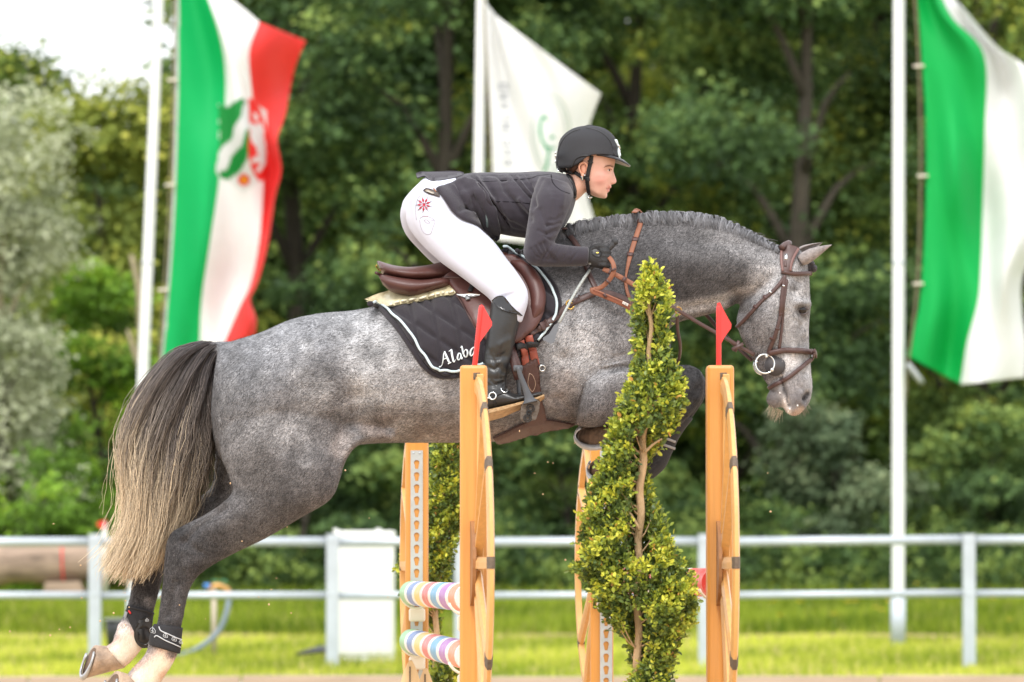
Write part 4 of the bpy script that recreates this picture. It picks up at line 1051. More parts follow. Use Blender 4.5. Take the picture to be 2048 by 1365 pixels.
def tail():
    r = np.random.default_rng(31)
    # guide polylines (px): outer (left) to inner (right)
    G = [
     [(404, 688), (354, 702), (300, 752), (258, 822), (242, 900), (256, 985), (258, 1040), (236, 1095), (208, 1138)],
     [(412, 688), (366, 704), (318, 760), (280, 835), (264, 905), (270, 985), (268, 1050), (244, 1108), (222, 1148)],
     [(420, 688), (384, 708), (340, 770), (302, 850), (284, 920), (280, 990), (274, 1060), (256, 1120), (240, 1160)],
     [(426, 690), (398, 712), (362, 780), (330, 860), (312, 930), (304, 1000), (296, 1070), (280, 1125), (262, 1163)],
     [(432, 692), (410, 716), (384, 786), (358, 866), (342, 940), (330, 1010), (320, 1070), (306, 1115), (290, 1150)],
     [(438, 694), (418, 722), (400, 795), (384, 875), (372, 945), (358, 1005), (346, 1050), (330, 1092), (316, 1130)],
     [(442, 698), (424, 730), (412, 805), (404, 880), (396, 935), (386, 975), (376, 1010), (368, 1032), (362, 1050)],
     [(446, 702), (430, 735), (420, 810), (416, 870), (412, 905), (406, 940), (402, 962), (398, 980), (394, 992)]]
    G = np.array([resample_(g, 22) for g in G])
    n = 7000
    s = r.uniform(0, 1, n); 
    s = np.where(r.uniform(0, 1, n) < .12, r.uniform(.75, 1, n), s)
    lock = np.round(s * 34) / 34; s = np.clip(s * .55 + lock * .45, 0, 1) * (len(G) - 1)
    i = np.minimum(s.astype(int), len(G) - 2); f = (s - i)[:, None, None]
    uv = G[i] * (1 - f) + G[i + 1] * f
    t = np.linspace(0, 1, 22)[None, :]
    ph = (s[:, None] * 3.1 + r.normal(0, .5, (n, 1)))
    wav = (4.2 * np.sin(t * 12 + ph * 2) + 3.4 * np.sin(t * 21 + ph * 4.3) + 1.6 * np.sin(t * 41 + ph * 9)) * (.25 + t)
    ln = r.uniform(.78, 1.02, n)[:, None]
    uv2 = np.empty_like(uv)
    tt = np.clip(t * ln, 0, 1) * 21; a = np.minimum(tt.astype(int), 20); fr = (tt - a)[..., None]
    ii = np.arange(n)[:, None]
    uv2 = uv[ii, a] * (1 - fr) + uv[ii, a + 1] * fr
    spread = r.normal(0, 1, (n, 2))[:, None, :] * (2 + 6 * t[..., None]); cross = (r.uniform(0, 1, n) < .16)[:, None] * r.normal(0, 18, (n, 1)) * np.clip(t - .25, 0, 1)
    uv2 = uv2 + spread; uv2[..., 0] += wav + cross; uv2[..., 0] -= 9 * np.clip(t - .8, 0, 1) * 5 * r.uniform(0, 1, (n, 1)) * .8
    fly = r.uniform(0, 1, n) < 0.035
    dirn = np.where(r.uniform(0, 1, n) < .75, -1, 1)
    uv2[fly, :, 0] += (dirn[fly, None] * t ** 2 * r.uniform(10, 46, (fly.sum(), 1)))
    uv2[fly, :, 1] -= t ** 3 * r.uniform(0, 30, (fly.sum(), 1))
    # depth: a rounded bundle
    dep = r.uniform(-1, 1, n)[:, None]
    ss = (s / (len(G) - 1))[:, None]
    bulge = np.sqrt(np.clip(1 - (2 * ss - 1) ** 2, 0.05, 1)) * (0.04 + 0.085 * np.sin(np.clip(t, 0, 1) * 2.6))
    Y = HY + 0.02 + dep * bulge + 0.02 * np.sin(t * 7 + ph)
    C = Pn(uv2[..., 0], uv2[..., 1], Y)
    top = g_(56, 51, 52); mid = g_(116, 106, 97); tip = g_(214, 194, 164)
    hv = r.uniform(.62, 1.45, n)[:, None, None]; light = (r.uniform(0, 1, n) < .22)[:, None, None]
    tn = np.clip(t * (1.0 + 0.5 * (.5 - ss)) + r.normal(0, .10, (n, 1)) , 0, 1)[..., None]
    c = np.where(tn < .55, top + (mid - top) * np.clip(tn / .55, 0, 1) ** 1.4, mid + (tip - mid) * np.clip((tn - .55) / .32, 0, 1))
    inner = np.clip((ss - .72) / .2, 0, 1)[..., None] * 0.55
    c = c * (1 - inner) + g_(54, 46, 42) * inner
    c = c * hv; c = np.where(light & (tn < .5), c * 1.9, c)
    return strands(C, .0011, .0005, c)
def resample_(pl, n):
    A = cr(pl, 8); s = np.concatenate(([0], np.cumsum(np.hypot(*np.diff(A, axis=0).T)))); t = np.linspace(0, s[-1], n)
    return np.stack((np.interp(t, s, A[:, 0]), np.interp(t, s, A[:, 1])), -1)
M_short = mat('short_coat_hair', (1, 1, 1), 0.6, var=0.1, scale=30, attr='tint', spec=0.25)
V, F, C = short_coat(230000)
tag(obj('coat_hair', (V, F), M_short, horse, smooth=False, colors=C), kind='stuff')
V, F, C = tail()
obj('tail', (V, F), M_hair, horse, colors=C)
# tail core keeps the bundle dense
core = [(430, 692, 440, 712, .03), (385, 702, 425, 740, .045), (330, 765, 412, 800, .06), (288, 850, 400, 870, .07), (270, 920, 390, 930, .07), (268, 985, 370, 990, .062), (266, 1050, 340, 1035, .05), (250, 1105, 318, 1085, .035), (240, 1140, 285, 1125, .02)]
cv, cf = loft(core, HY + .02, 20, 5)
M_core = mat('tail_core_hair', srgb(112, 98, 86), 0.8, var=0.45, scale=26, stretch=(6, 6, 0.7), bump=0.8, bscale=60)
uvc = proj(np.asarray(cv)); tc_ = np.clip((uvc[:, 1] - 700) / 420, 0, 1)[:, None]
cc_ = np.where(tc_ < .5, g_(50, 45, 45) + (g_(96, 84, 76) - g_(50, 45, 45)) * tc_ * 2, g_(96, 84, 76) + (g_(160, 136, 108) - g_(96, 84, 76)) * (tc_ * 2 - 1))
obj('tail_core', (cv, cf), M_hair, horse, colors=cc_)
# ---- plaited mane: small rolled plaits along the crest, worked loose
CREST = [(1092, 486), (1112, 465), (1150, 448), (1200, 438), (1270, 430), (1340, 425), (1400, 430), (1450, 442), (1500, 464), (1535, 482), (1556, 492)]
def mane():
    r = np.random.default_rng(8)
    crest = resample_(CREST, 400)
    allc, allcol = [], []
    pos = 0.0
    knots = []
    while pos < 1.0:
        knots.append(pos); pos += r.uniform(.022, .036)
    for t in knots:
        q = crest[int(t * 399)]; q2 = crest[min(399, int(t * 399) + 4)]; q0 = crest[max(0, int(t * 399) - 4)]
        d = (q2 - q0) / (np.linalg.norm(q2 - q0) + 1e-9); up = np.array((d[1], -d[0])); up = up if up[1] < 0 else -up
        big = r.uniform(.8, 1.2) * np.interp(t, [0, .1, .8, 1], [.8, 1, 1, .6]); hgt = r.uniform(.75, 1.35); tone = r.uniform(.75, 1.35); sk_l = r.normal(0, .25)
        for k in range(95):
            a = np.clip(r.normal(0, .34), -1.0, 1.0); ph = np.linspace(-.6, 3.4, 10)
            ry = 6.2 * big * hgt * r.uniform(.6, 1.1)
            px = q[0] + d[0] * (a * 8 * big) + up[0] * (ry * np.sin(ph) - 3) + r.normal(0, .8) + sk_l * 6 * np.sin(ph) + 2.2 * np.sin(ph * 2 + a * 3)
            py = q[1] + d[1] * (a * 8 * big) + up[1] * (ry * np.sin(ph) - 3) + np.where(ph > 1.5, (ph - 1.5) * r.uniform(5, 12) * big, 0)
            Y = HY - .010 - 0.026 * (1 - np.cos(np.clip(ph, 0, 3.1))) * .8 + a * .005 + r.normal(0, .003)
            allc.append(Pn(px, py, Y)); sh = r.uniform(.6, 1.55) * tone
            allcol.append(np.tile(g_(112, 112, 115) * sh, (10, 1)))
    for k in range(1500):   # short hair root band below the plaits
        t = r.uniform(0, 1); q = crest[int(t * 399)]; tt = np.linspace(0, 1, 10); L_ = r.uniform(12, 30)
        x0 = q[0] + r.normal(0, 2); y0 = q[1] + r.uniform(-2, 8)
        px = x0 + r.normal(1, 4) * tt; py = y0 + L_ * tt
        dep = -.016 - .030 * np.clip((py - q[1]) / 30, 0, 1) ** .6 * .75 - .012 * np.sin(tt * 3.1) 
        allc.append(Pn(px, py, HY + dep + r.normal(0, .003))); allcol.append(np.tile(g_(92, 90, 92) * r.uniform(.55, 1.5), (10, 1)))
    for k in range(260):   # flyaway hairs
        q = crest[r.integers(10, 396)]; L_ = r.uniform(10, 32); a = r.normal(-.1, .9)
        t = np.linspace(0, 1, 10)
        px = q[0] + math.sin(a) * L_ * t + r.uniform(-14, 14) * t * t; py = q[1] + 3 - L_ * .55 * math.cos(a) * t + 10 * t ** 2.2
        allc.append(Pn(px, py, HY - .01 + r.normal(0, .015) * t)); allcol.append(np.tile(g_(110, 106, 104) * r.uniform(.5, 1.4), (10, 1)))
    return strands(np.array(allc), .0017, .0008, np.array(allcol))
V, F, C = mane(); o = obj('mane', (V, F), M_hair, horse, colors=C)
# forelock bobble
for c, r_ in (((1616, 533), .017), ((1622, 529), .014), ((1626, 537), .015), ((1618, 540), .013)):
    obj('forelock_plait', ellipsoid(P(*c, HY), (r_, .02, r_)), mat('dark_forelock', srgb(58, 54, 56), .7, var=.4, scale=80, bump=.8, bscale=200), horse)
# whiskers on chin and muzzle
wc, wcol = [], []
r = np.random.default_rng(3)
for k in range(60):
    x, y = r.uniform(1540, 1568), 0
    y = np.interp(x, [1536, 1550, 1568], [804, 818, 826]); L_ = r.uniform(12, 30); t = np.linspace(0, 1, 6)
    wc.append(Pn(x + (-8 + r.normal(0, 4)) * t, y - 3 + L_ * t, HY + r.uniform(-.02, .02))); wcol.append(np.tile(g_(190, 175, 150), (6, 1)))
for k in range(22):
    x = r.uniform(1590, 1618); y = np.interp(x, [1590, 1618], [829, 812]); L_ = r.uniform(6, 16); t = np.linspace(0, 1, 6)
    wc.append(Pn(x + L_ * .4 * t + r.normal(0, 2) * t, y - 2 + L_ * t, HY + r.uniform(-.02, .02))); wcol.append(np.tile(g_(150, 140, 125), (6, 1)))
V, F, C = strands(np.array(wc), .0007, .0003, np.array(wcol)); tag(obj('whiskers', (V, F), M_hair, horse, colors=C), kind='stuff')
# ================================================================== rider
from mathutils.geometry import delaunay_2d_cdt
def patch(poly, dr, lift, thick, step=7.0, sub=4, smooth_it=6, yfix=None, closed_curve=True, quilt=None):
    """A sheet with a pixel outline, laid on the surfaces of dr with real thickness."""
    A = cr(list(poly) + [poly[0]], sub)[:-1, :2] if closed_curve else np.array(poly, float)
    # even boundary spacing
    B = np.vstack((A, A[:1])); s = np.concatenate(([0], np.cumsum(np.hypot(*np.diff(B, axis=0).T)))); n = max(8, int(s[-1] / step))
    t = np.linspace(0, s[-1], n, endpoint=False); A = np.stack((np.interp(t, s, B[:, 0]), np.interp(t, s, B[:, 1])), -1)
    x0, y0 = A.min(0); x1, y1 = A.max(0)
    gx, gy = np.meshgrid(np.arange(x0, x1, step), np.arange(y0, y1, step * .87)); gx = gx + (np.arange(gx.shape[0]) % 2)[:, None] * step / 2
    G = np.stack((gx.ravel(), gy.ravel()), -1)
    G = G[inpoly(G, A)] if len(G) else G
    if len(G): G = G[segdist(G, np.vstack((A, A[:1]))) > step * .5]
    pts = np.vstack((A, G))
    res = delaunay_2d_cdt([Vector(p) for p in pts.tolist()], [(i, (i + 1) % n) for i in range(n)], [], 1, 1e-4)
    V2 = np.array([v[:] for v in res[0]]); F2 = [list(f) for f in res[2]]
    Y = np.full(len(V2), np.nan); 
    for i, (px, py) in enumerate(V2):
        if yfix is not None: Y[i] = yfix(px, py) if callable(yfix) else yfix; continue
        h, nn = dr.hit(px, py)
        if h is not None: Y[i] = h[1]
    good = ~np.isnan(Y)
    for i in np.where(~good)[0]:
        k = np.argmin(np.hypot(*(V2[good] - V2[i]).T)) if good.any() else None
        Y[i] = Y[good][k] if k is not None else dr.y
    E = set()
    for f in F2:
        for a, b in zip(f, f[1:] + f[:1]): E.add((min(a, b), max(a, b)))
    E = np.array(list(E)); deg = np.bincount(E.ravel(), minlength=len(V2)).astype(float)
    for _ in range(smooth_it):
        S = (np.bincount(E[:, 0], Y[E[:, 1]], len(V2)) + np.bincount(E[:, 1], Y[E[:, 0]], len(V2))) / np.maximum(deg, 1)
        Y = np.minimum(Y, .5 * Y + .5 * S) if yfix is None else Y
    for _ in range(smooth_it // 5):
        S = (np.bincount(E[:, 0], Y[E[:, 1]], len(V2)) + np.bincount(E[:, 1], Y[E[:, 0]], len(V2))) / np.maximum(deg, 1)
        Y = .5 * Y + .5 * S if yfix is None else Y
    V = Pn(V2[:, 0], V2[:, 1], Y)
    # normals
    N = np.zeros_like(V)
    for f in F2:
        a, b, c = V[f[0]], V[f[1]], V[f[2]]; nn = np.cross(b - a, c - a)
        if nn[1] > 0: nn = -nn
        for i in f: N[i] += nn
    N /= np.linalg.norm(N, axis=1)[:, None] + 1e-12
    th = np.full(len(V), float(thick))
    if quilt is not None: th = th + quilt(V2)
    edge = np.zeros(len(V), bool)
    cnt = {}
    for f in F2:
        for a, b in zip(f, f[1:] + f[:1]): cnt[(min(a, b), max(a, b))] = cnt.get((min(a, b), max(a, b)), 0) + 1
    bd = [e for e, c in cnt.items() if c == 1]
    for a, b in bd: edge[a] = edge[b] = True
    th[edge] = thick * .6
    lo = V + N * lift; hi = V + N * (lift + th)[:, None]
    m = len(V); F = []
    for f in F2:
        a, b, c = V[f[0]], V[f[1]], V[f[2]]
        g = f if np.cross(b - a, c - a)[1] < 0 else f[::-1]
        F.append([i + m for i in g]); F.append(g[::-1])
    for a, b in bd: F.append([a, b, b + m, a + m])
    return np.vstack((lo, hi)), F
M_jacket = mat('charcoal_jacket_cloth', srgb(54, 50, 57), 0.85, var=0.10, scale=30, bump=0.25, bscale=500, sheen=0.25, spec=0.2)
M_breech = mat('white_breeches_cloth', srgb(202, 204, 217), 0.8, var=0.03, scale=10, bump=0.12, bscale=400, sheen=0.1, spec=0.2)
M_boot = mat('black_boot_leather', srgb(40, 40, 40), 0.34, var=0.12, scale=14, bump=0.10, bscale=140, spec=0.55)
M_skin = mat('skin', (1, 1, 1), 0.5, var=0.05, scale=60, attr='tint', spec=0.35, bump=0.08, bscale=500)
M_helmet = mat('helmet_shell', srgb(50, 50, 53), 0.72, var=0.08, scale=300, bump=0.25, bscale=900, spec=0.3)
M_trim = mat('black_trim', srgb(24, 24, 26), 0.45, var=0.1)
M_strap = mat('black_webbing', srgb(30, 29, 30), 0.6, var=0.12, scale=60, bump=0.3, bscale=300)
M_silver = mat('polished_silver', srgb(222, 226, 226), 0.18, metal=0.85, var=0.06)
M_glove = mat('black_glove', srgb(38, 37, 38), 0.62, var=0.15, scale=60, bump=0.4, bscale=260)
M_hairb = mat('brown_hair', srgb(74, 46, 32), 0.55, var=0.4, scale=60, stretch=(.4, 1, 3), bump=0.6, bscale=120)
rider = thing('person', (P(940, 560, HY)[0], HY, P(940, 560, HY)[2]), 'rider in charcoal jacket, white breeches and dark helmet crouching over the horse neck', 'person')
torso = [(905, 352, 955, 452, .15), (945, 346, 990, 466, .152), (985, 345, 1030, 474, .155), (1030, 345, 1075, 478, .165), (1075, 343, 1115, 470, .18, 0, .1), (1108, 345, 1140, 435, .165, 0, .15), (1130, 349, 1151, 404, .105), (1143, 353, 1152, 400, .075)]
sleeve = [(1080, 352, 1138, 368, .06, -.13), (1064, 392, 1147, 392, .072, -.185), (1056, 440, 1133, 432, .066, -.22), (1050, 480, 1117, 468, .058, -.245), (1047, 510, 1109, 486, .055, -.255),
          (1064, 531, 1117, 488, .053, -.252), (1108, 534, 1130, 490, .046, -.24), (1148, 533, 1154, 493, .040, -.225), (1176, 532, 1178, 494, .036, -.215)]
flip = lambda L_: [tuple(list(r[:5]) + [-r[5]] + list(r[6:])) for r in L_]
JV, JF = fuse([loft(torso, HY), loft(sleeve, HY), loft(flip(sleeve), HY)], 0.0038)
JV = smooth_plain(JV, JF, 8); JV = taubin(JV, JF, 10)
rw = random.Random(4)
wr = [([(1000, 348), (1010, 380), (1040, 420), (1060, 440)], 7, -.008), ([(965, 350), (985, 385), (1005, 430), (1020, 465)], 6, -.007), ([(1040, 350), (1062, 385), (1070, 410)], 6, -.007),
      ([(945, 380), (960, 410), (985, 440)], 6, -.006), ([(930, 392), (950, 385), (985, 400)], 6, .006), ([(1085, 360), (1070, 390), (1063, 430)], 5, -.003),
      ([(1040, 400), (1062, 425)], 6, .006), ([(1010, 440), (1050, 462)], 6, -.006), ([(990, 400), (1010, 450)], 8, .004)]
for i in range(6):   # folds gathering at the inside of the elbow
    y = 478 - i * 9 - rw.uniform(0, 6); L_ = rw.uniform(22, 44)
    wr.append(([(1114 + i * 2.2, y), (1114 + i * 2.2 - L_ * .5, y + rw.uniform(2, 9)), (1114 + i * 2.2 - L_, y + rw.uniform(-6, 10))], rw.uniform(2.6, 4.5), -rw.uniform(.0018, .0042)))
for i in range(6):
    x = 1098 + i * 13 + rw.uniform(-4, 4); wr.append(([(x + rw.uniform(-4, 4), 492), (x - 6, 506), (x - rw.uniform(8, 22), 512 + rw.uniform(4, 16))], rw.uniform(2.6, 4.6), -rw.uniform(.0016, .0042)))
for i in range(4): wr.append(([(1062 + i * 9, 498 - i * 4), (1072 + i * 8, 513 - i * 3), (1090 + i * 7, 522)], rw.uniform(3, 5), -rw.uniform(.002, .0045)))
wr += [([(1100, 372), (1112, 396), (1108, 430)], 9, -.003), ([(1128, 378), (1124, 410)], 7, .003), ([(1080, 420), (1094, 452)], 6, -.0035)]
wr += [([(942, 350), (962, 378), (985, 408), (1003, 434)], 3.2, -.009), ([(948, 348), (968, 376), (990, 406)], 4, .006), ([(1024, 350), (1042, 372), (1060, 396)], 3.2, -.008), ([(1031, 350), (1048, 372), (1062, 388)], 3.6, .005),
       ([(1052, 348), (1062, 366), (1066, 384)], 3, -.007), ([(1003, 434), (1020, 458), (1050, 468)], 4, -.006), ([(975, 350), (990, 352), (1012, 360)], 3, -.004), ([(1000, 408), (1020, 440)], 8, .004)]
JV = sculpt(JV, JF, [(a, b * .85, c * 1.9) for a, b, c in wr], sym=False)
obj('jacket', (JV, JF), M_jacket, rider)
# -------- breeches
thigh = [(850, 360, 812, 412, .10, -.085), (905, 384, 814, 448, .113, -.10), (944, 441, 836, 482, .11, -.13), (986, 481, 876, 521, .10, -.175), (1011, 514, 916, 550, .092, -.22),
         (1036, 547, 953, 578, .082, -.265), (1054, 578, 982, 603, .07, -.30), (1056, 606, 988, 632, .062, -.318), (1044, 645, 984, 655, .052, -.325)]
thigh_f = [(850, 358, 806, 402, .10, .085), (898, 384, 800, 432, .113, .10), (936, 441, 810, 467, .11, .13), (975, 481, 838, 500, .10, .175), (1002, 514, 870, 530, .092, .22),
           (1030, 547, 920, 560, .082, .265), (1050, 578, 970, 600, .07, .30), (1052, 606, 984, 632, .062, .318), (1040, 645, 980, 655, .052, .325)]
pelvis = [(835, 372, 806, 408, .06), (850, 356, 812, 440, .135), (885, 350, 850, 470, .15), (930, 350, 920, 475, .14), (970, 352, 985, 470, .12)]
BV, BF = fuse([loft(thigh, HY), loft(thigh_f, HY), loft(pelvis, HY)], 0.0048)
BV = smooth_plain(BV, BF, 6); BV = taubin(BV, BF, 8)
BV = sculpt(BV, BF, [([(815, 400), (822, 450), (848, 492)], 6, -.006), ([(1000, 560), (1040, 590)], 5, .003)] + [([(985 + 6 * i, 606 - 4 * i), (1010 + 6 * i, 596 - 3 * i), (1040 + 2 * i, 600 - 6 * i)], 3, -.0035) for i in range(5)]
            + [([(880 + 12 * i, 408 + 10 * i), (905 + 12 * i, 420 + 9 * i)], 4, -.0025) for i in range(4)], sym=False)
obj('breeches', (BV, BF), M_breech, rider)
DB = Drape((BV, BF)); DJ = Drape((JV, JF), (BV, BF))
# -------- jacket skirt, tail flap, seams, pocket zip, belt
skirt = [(927, 357), (905, 366), (871, 379), (879, 390), (893, 410), (905, 427), (922, 441), (950, 452), (972, 463), (986, 478), (996, 484), (1003, 470), (998, 440), (985, 400), (960, 366)]
def skf(uv):
    z = np.zeros(len(uv))
    for pl, rr0, am in (([(925, 372), (935, 385), (948, 398)], 5, -.008), ([(905, 380), (922, 402), (940, 412)], 6, .008), ([(915, 425), (935, 418), (945, 405)], 4, -.007), ([(945, 398), (955, 430), (962, 455)], 4, -.010), ([(936, 398), (944, 428)], 6, .008), ([(925, 430), (945, 436)], 5, .006), ([(970, 400), (985, 440)], 6, .006)):
        z += am * np.exp(-(segdist(uv, pl) / rr0) ** 2)
    return z
sk = obj('jacket_skirt', patch(skirt, DJ, .006, .008, 3.6, sub=3, quilt=skf), M_jacket, rider)
flap = [(832, 353), (841, 349.5), (858, 349.5), (880, 349), (905, 348), (925, 350), (926, 356), (905, 362), (884, 366), (866, 368), (856, 364), (850, 358), (840, 360), (834, 362)]
fo = obj('jacket_tail', patch(flap, DJ, .008, .006, 5, sub=3, yfix=lambda x, y: HY - .02 - .0042 * np.clip(y - 348, 0, 18)), M_jacket, rider)
belt = obj('belt', patch([(846, 382), (852, 377), (866, 381), (876, 386), (880, 395), (870, 393), (856, 389)], DB, .003, .005, 4, sub=2), mat('dark_brown_belt', srgb(60, 48, 42), .45, var=.2, scale=40), rider)
obj('belt_stripe', patch([(850, 383), (853, 380.5), (868, 386), (866, 389)], DB, .0085, .002, 3, sub=2), mat('belt_grey_stripe', srgb(170, 164, 154), .5), belt)
obj('label_tab', patch([(866, 379.5), (869.5, 378.5), (872, 386), (871, 389)], DB, .010, .002, 3, sub=1, closed_curve=False), mat('tan_leather', srgb(150, 90, 50), .5), belt)
M_seam = mat('dark_seam', srgb(22, 20, 24), .95, spec=.1)
DJ2 = Drape((JV, JF), (BV, BF))
def seam(pl, parent, m=M_seam, w=.003, t=.0011, dr=None, lift=0.0, name='seam', sub=6):
    p, n = (dr or DJ2).path(pl, sub)
    return obj(name, strap(p, n, w, t, lift=lift - .0005), m, parent)
jk = rider
seam([(925, 357), (965, 363), (1000, 362), (1040, 359), (1062, 357), (1075, 352), (1100, 349)], jk)
seam([(945, 402), (985, 403), (1030, 405), (1060, 408)], jk)
seam([(1102, 349), (1106, 366), (1120, 380), (1140, 388)], jk)
seam([(960, 365), (980, 395), (1000, 425), (1020, 455)], jk, w=.003)
M_zip = mat('glitter_pocket_trim', srgb(132, 152, 150), .4, metal=.3, var=.5, scale=400)
seam([(966.5, 409), (970, 425), (975, 440), (977, 449)], jk, M_zip, w=.0085, t=.003, lift=.013, name='pocket_trim')
seam([(1138, 352), (1146, 368), (1150, 384), (1149, 396)], jk, M_trim, w=.026, t=.008, lift=-.002, name='collar')
# embroidery on the breeches
M_ruby = mat('ruby_embroidery', srgb(170, 40, 62), .4, var=.4, scale=300); M_steel = mat('grey_thread', srgb(150, 150, 160), .5, var=.2, scale=200)
c0 = np.array((848, 409.5)); emb = obj('embroidered_flower', patch([(845, 407), (851, 407), (851, 413), (845, 413)], DB, .001, .002, 3, sub=1), M_ruby, rider)
for k_ in range(9):
    a = k_ * 2 * math.pi / 9 + .3; d = np.array((math.cos(a), math.sin(a))); e = np.array((-d[1], d[0]))
    q = [c0 + d * 4, c0 + d * 9 + e * 2.2, c0 + d * 14, c0 + d * 9 - e * 2.2]
    obj('petal', patch([tuple(x) for x in q], DB, .001, .0022, 3, sub=1, closed_curve=False), M_ruby, emb)
    q = [c0 + d * 13, c0 + d * 15 + e, c0 + d * 17]; p, n = DB.path([tuple(c0 + d * 9), tuple(c0 + d * 16.5)], 3); obj('petal_outline', strap(p, n, .0016, .0030), M_steel, emb)
for pl in ([(840, 437), (846, 433.5), (854, 433), (862, 436), (869, 440)], [(839, 440), (842, 455), (849, 467), (861, 468), (866, 455), (870, 443), (861, 440)], [(848, 441), (853, 440), (860, 446), (853, 446), (848, 441)], [(841, 390), (834, 402), (831, 420), (833, 440)]):
    seam(pl, rider, mat('pocket_stitch', srgb(158, 156, 168), .8), w=.0022, t=.0016, dr=DB, name='pocket_stitching')
for k_ in range(4): obj('rhinestone', ellipsoid(P(846 + 3 * k_, 432.6, DB.hit(846 + 3 * k_, 432.6)[0][1] - .001), (.0015,) * 3, 6, 5), M_ruby, rider)
# -------- boots
def boot(near):
    s = 1 if near else -1
    dx = 0 if near else -6
    sh = [(1046, 628, 982, 604, .059, -.328), (1037, 655, 977, 645, .058, -.332), (1029, 690, 971, 690, .054, -.333), (1018, 730, 967, 725, .048, -.333), (1013, 760, 967, 758, .043, -.333), (1013, 778, 965, 786, .042, -.334), (1018, 792, 960, 806, .042, -.336)]
    ft = [(970, 780, 957, 824, .030, -.336), (990, 774, 978, 820, .040, -.337), (1010, 778, 1005, 814, .042, -.34), (1032, 789, 1025, 809, .044, -.343), (1055, 789, 1052, 801, .044, -.345), (1074, 784, 1076, 795, .036, -.347), (1083, 784, 1086, 790, .018, -.348)]
    fx = lambda L_: [(a + dx, b, c + dx, d, h, s * y) for a, b, c, d, h, y in L_]
    V, F = fuse([loft(fx(sh), HY), loft(fx(ft), HY)], .004); V = smooth_plain(V, F, 4); V = taubin(V, F, 6)
    if near:
        st = []
        for i in range(7):
            yb = 712 + 10 * i + rw.uniform(-5, 5); xa, xb = rw.uniform(964, 985), rw.uniform(996, 1018)
            st.append(([(xa, yb + rw.uniform(-3, 6)), ((xa + xb) / 2 + rw.uniform(-6, 6), yb + rw.uniform(0, 10)), (xb, yb - rw.uniform(-2, 8))], rw.uniform(2.8, 5), -rw.uniform(.003, .008)))
        st += [([(985, 705), (1000, 716), (1018, 712)], 6, -.006), ([(975, 700), (990, 730), (1008, 745)], 4, -.005), ([(1000, 690), (1018, 680)], 7, .004), ([(1015, 780), (1030, 790)], 4, -.004), ([(1022, 784), (1036, 796)], 3, -.003)]
        V = sculpt(V, F, st, sym=False)
    b = obj('boot', (V, F), M_boot, rider)
    Yb_ = HY - s * .342 if near else HY + .342
    Yf = HY + s * -.342
    # sole slab, outer side a little lower so that its underside shows
    top = [(957, 828), (978, 819), (1005, 813), (1030, 807), (1055, 800), (1078, 793), (1088, 789)]
    rings = []
    for i, (x, y) in enumerate(top):
        hw = np.interp(i, [0, 1, 3, 4, 5, 6], [.026, .036, .044, .046, .036, .012]); th = np.interp(i, [0, 2, 3, 4, 6], [26, 22, 17, 14, 9])
        a0 = P(x + dx, y, Yf - hw); a1 = P(x + dx, y, Yf + hw); b1 = P(x + dx + 1, y + th, Yf + hw); b0 = P(x + dx + 1, y + th * .30, Yf - hw)
        rings.append([a0, a1, b1, b0])
    obj('sole', rings_to_mesh(rings), M_tan_sole, b, smooth=False)
    if near:
        DBt = Drape((V, F))
        obj('top_panel', patch([(984, 603), (992, 595), (1003, 592), (1012, 597), (1022, 611), (1036, 624), (1046, 632), (1030, 628), (1012, 624), (998, 616)], DBt, .002, .004, 4, sub=3), mat('patent_leather', srgb(34, 34, 36), .22, var=.1, spec=.6), b)
        obj('badge', patch([(1003, 604), (1008, 600), (1014, 604), (1015, 609), (1009, 610)], DBt, .006, .002, 2.5, sub=3), mat('pale_badge', srgb(206, 208, 196), .35, metal=.3), b)
        seam([(990, 607), (1000, 618), (1016, 624), (1034, 628)], b, M_trim, dr=DBt, w=.003, lift=.006)
        # spur with strap and ring
        seam([(962, 803), (980, 796), (998, 788), (1014, 784)], b, M_strap, dr=DBt, w=.011, t=.004, name='spur_strap')
        seam([(986, 796), (990, 808), (992, 818)], b, M_strap, dr=DBt, w=.010, t=.004, name='spur_strap')
        h, n = DBt.hit(986, 793)
        obj('spur_ring', torus(h + n * .008, .012, .0026, nrm=n), M_silver, b)
        p, n = DBt.path([(962, 796), (976, 797), (983, 796)], 4, .007); obj('spur', tube(p, .0035, 8), M_silver, b)
        p, n = DBt.path([(1001, 777), (1003, 783), (1010, 787), (1014, 784), (1012, 780)], 4, .004); obj('spur_buckle', tube(p, .002, 6), M_silver, b)
    return V, F
M_tan_sole = mat('worn_tan_sole', srgb(176, 146, 108), .9, var=.3, scale=60, bump=.6, bscale=180)
BOV, BOF = boot(True); boot(False)
# -------- head
hd = [(1200, 258, 1160, 262, .035), (1222, 276, 1130, 285, .066), (1229, 298, 1122, 305, .076), (1231, 316, 1123, 318, .078), (1229.5, 330, 1127, 330, .076), (1226, 343, 1134, 342, .073), (1225, 355, 1142, 353, .069),
      (1221.5, 367, 1150, 363, .064), (1218, 377, 1158, 372, .057), (1214.5, 386, 1166, 381, .047), (1211, 393, 1178, 388, .036), (1204, 397, 1188, 393, .018)]
nose = [(1227, 340, 1218, 340, .006), (1229.5, 350, 1218, 350, .009), (1233, 361, 1218, 360, .0125), (1232.5, 366, 1218, 367, .0135), (1227, 369, 1216, 369, .008)]
neck_r = [(1182, 360, 1132, 345, .058), (1176, 378, 1126, 362, .056), (1162, 394, 1120, 380, .056), (1148, 405, 1112, 398, .06)]
lips = [ellipsoid(P(1219, 374, HY), (.0075, .019, .0055)), ellipsoid(P(1215.5, 381.5, HY), (.0072, .016, .0058)), ellipsoid(P(1208, 391, HY), (.012, .018, .012))]
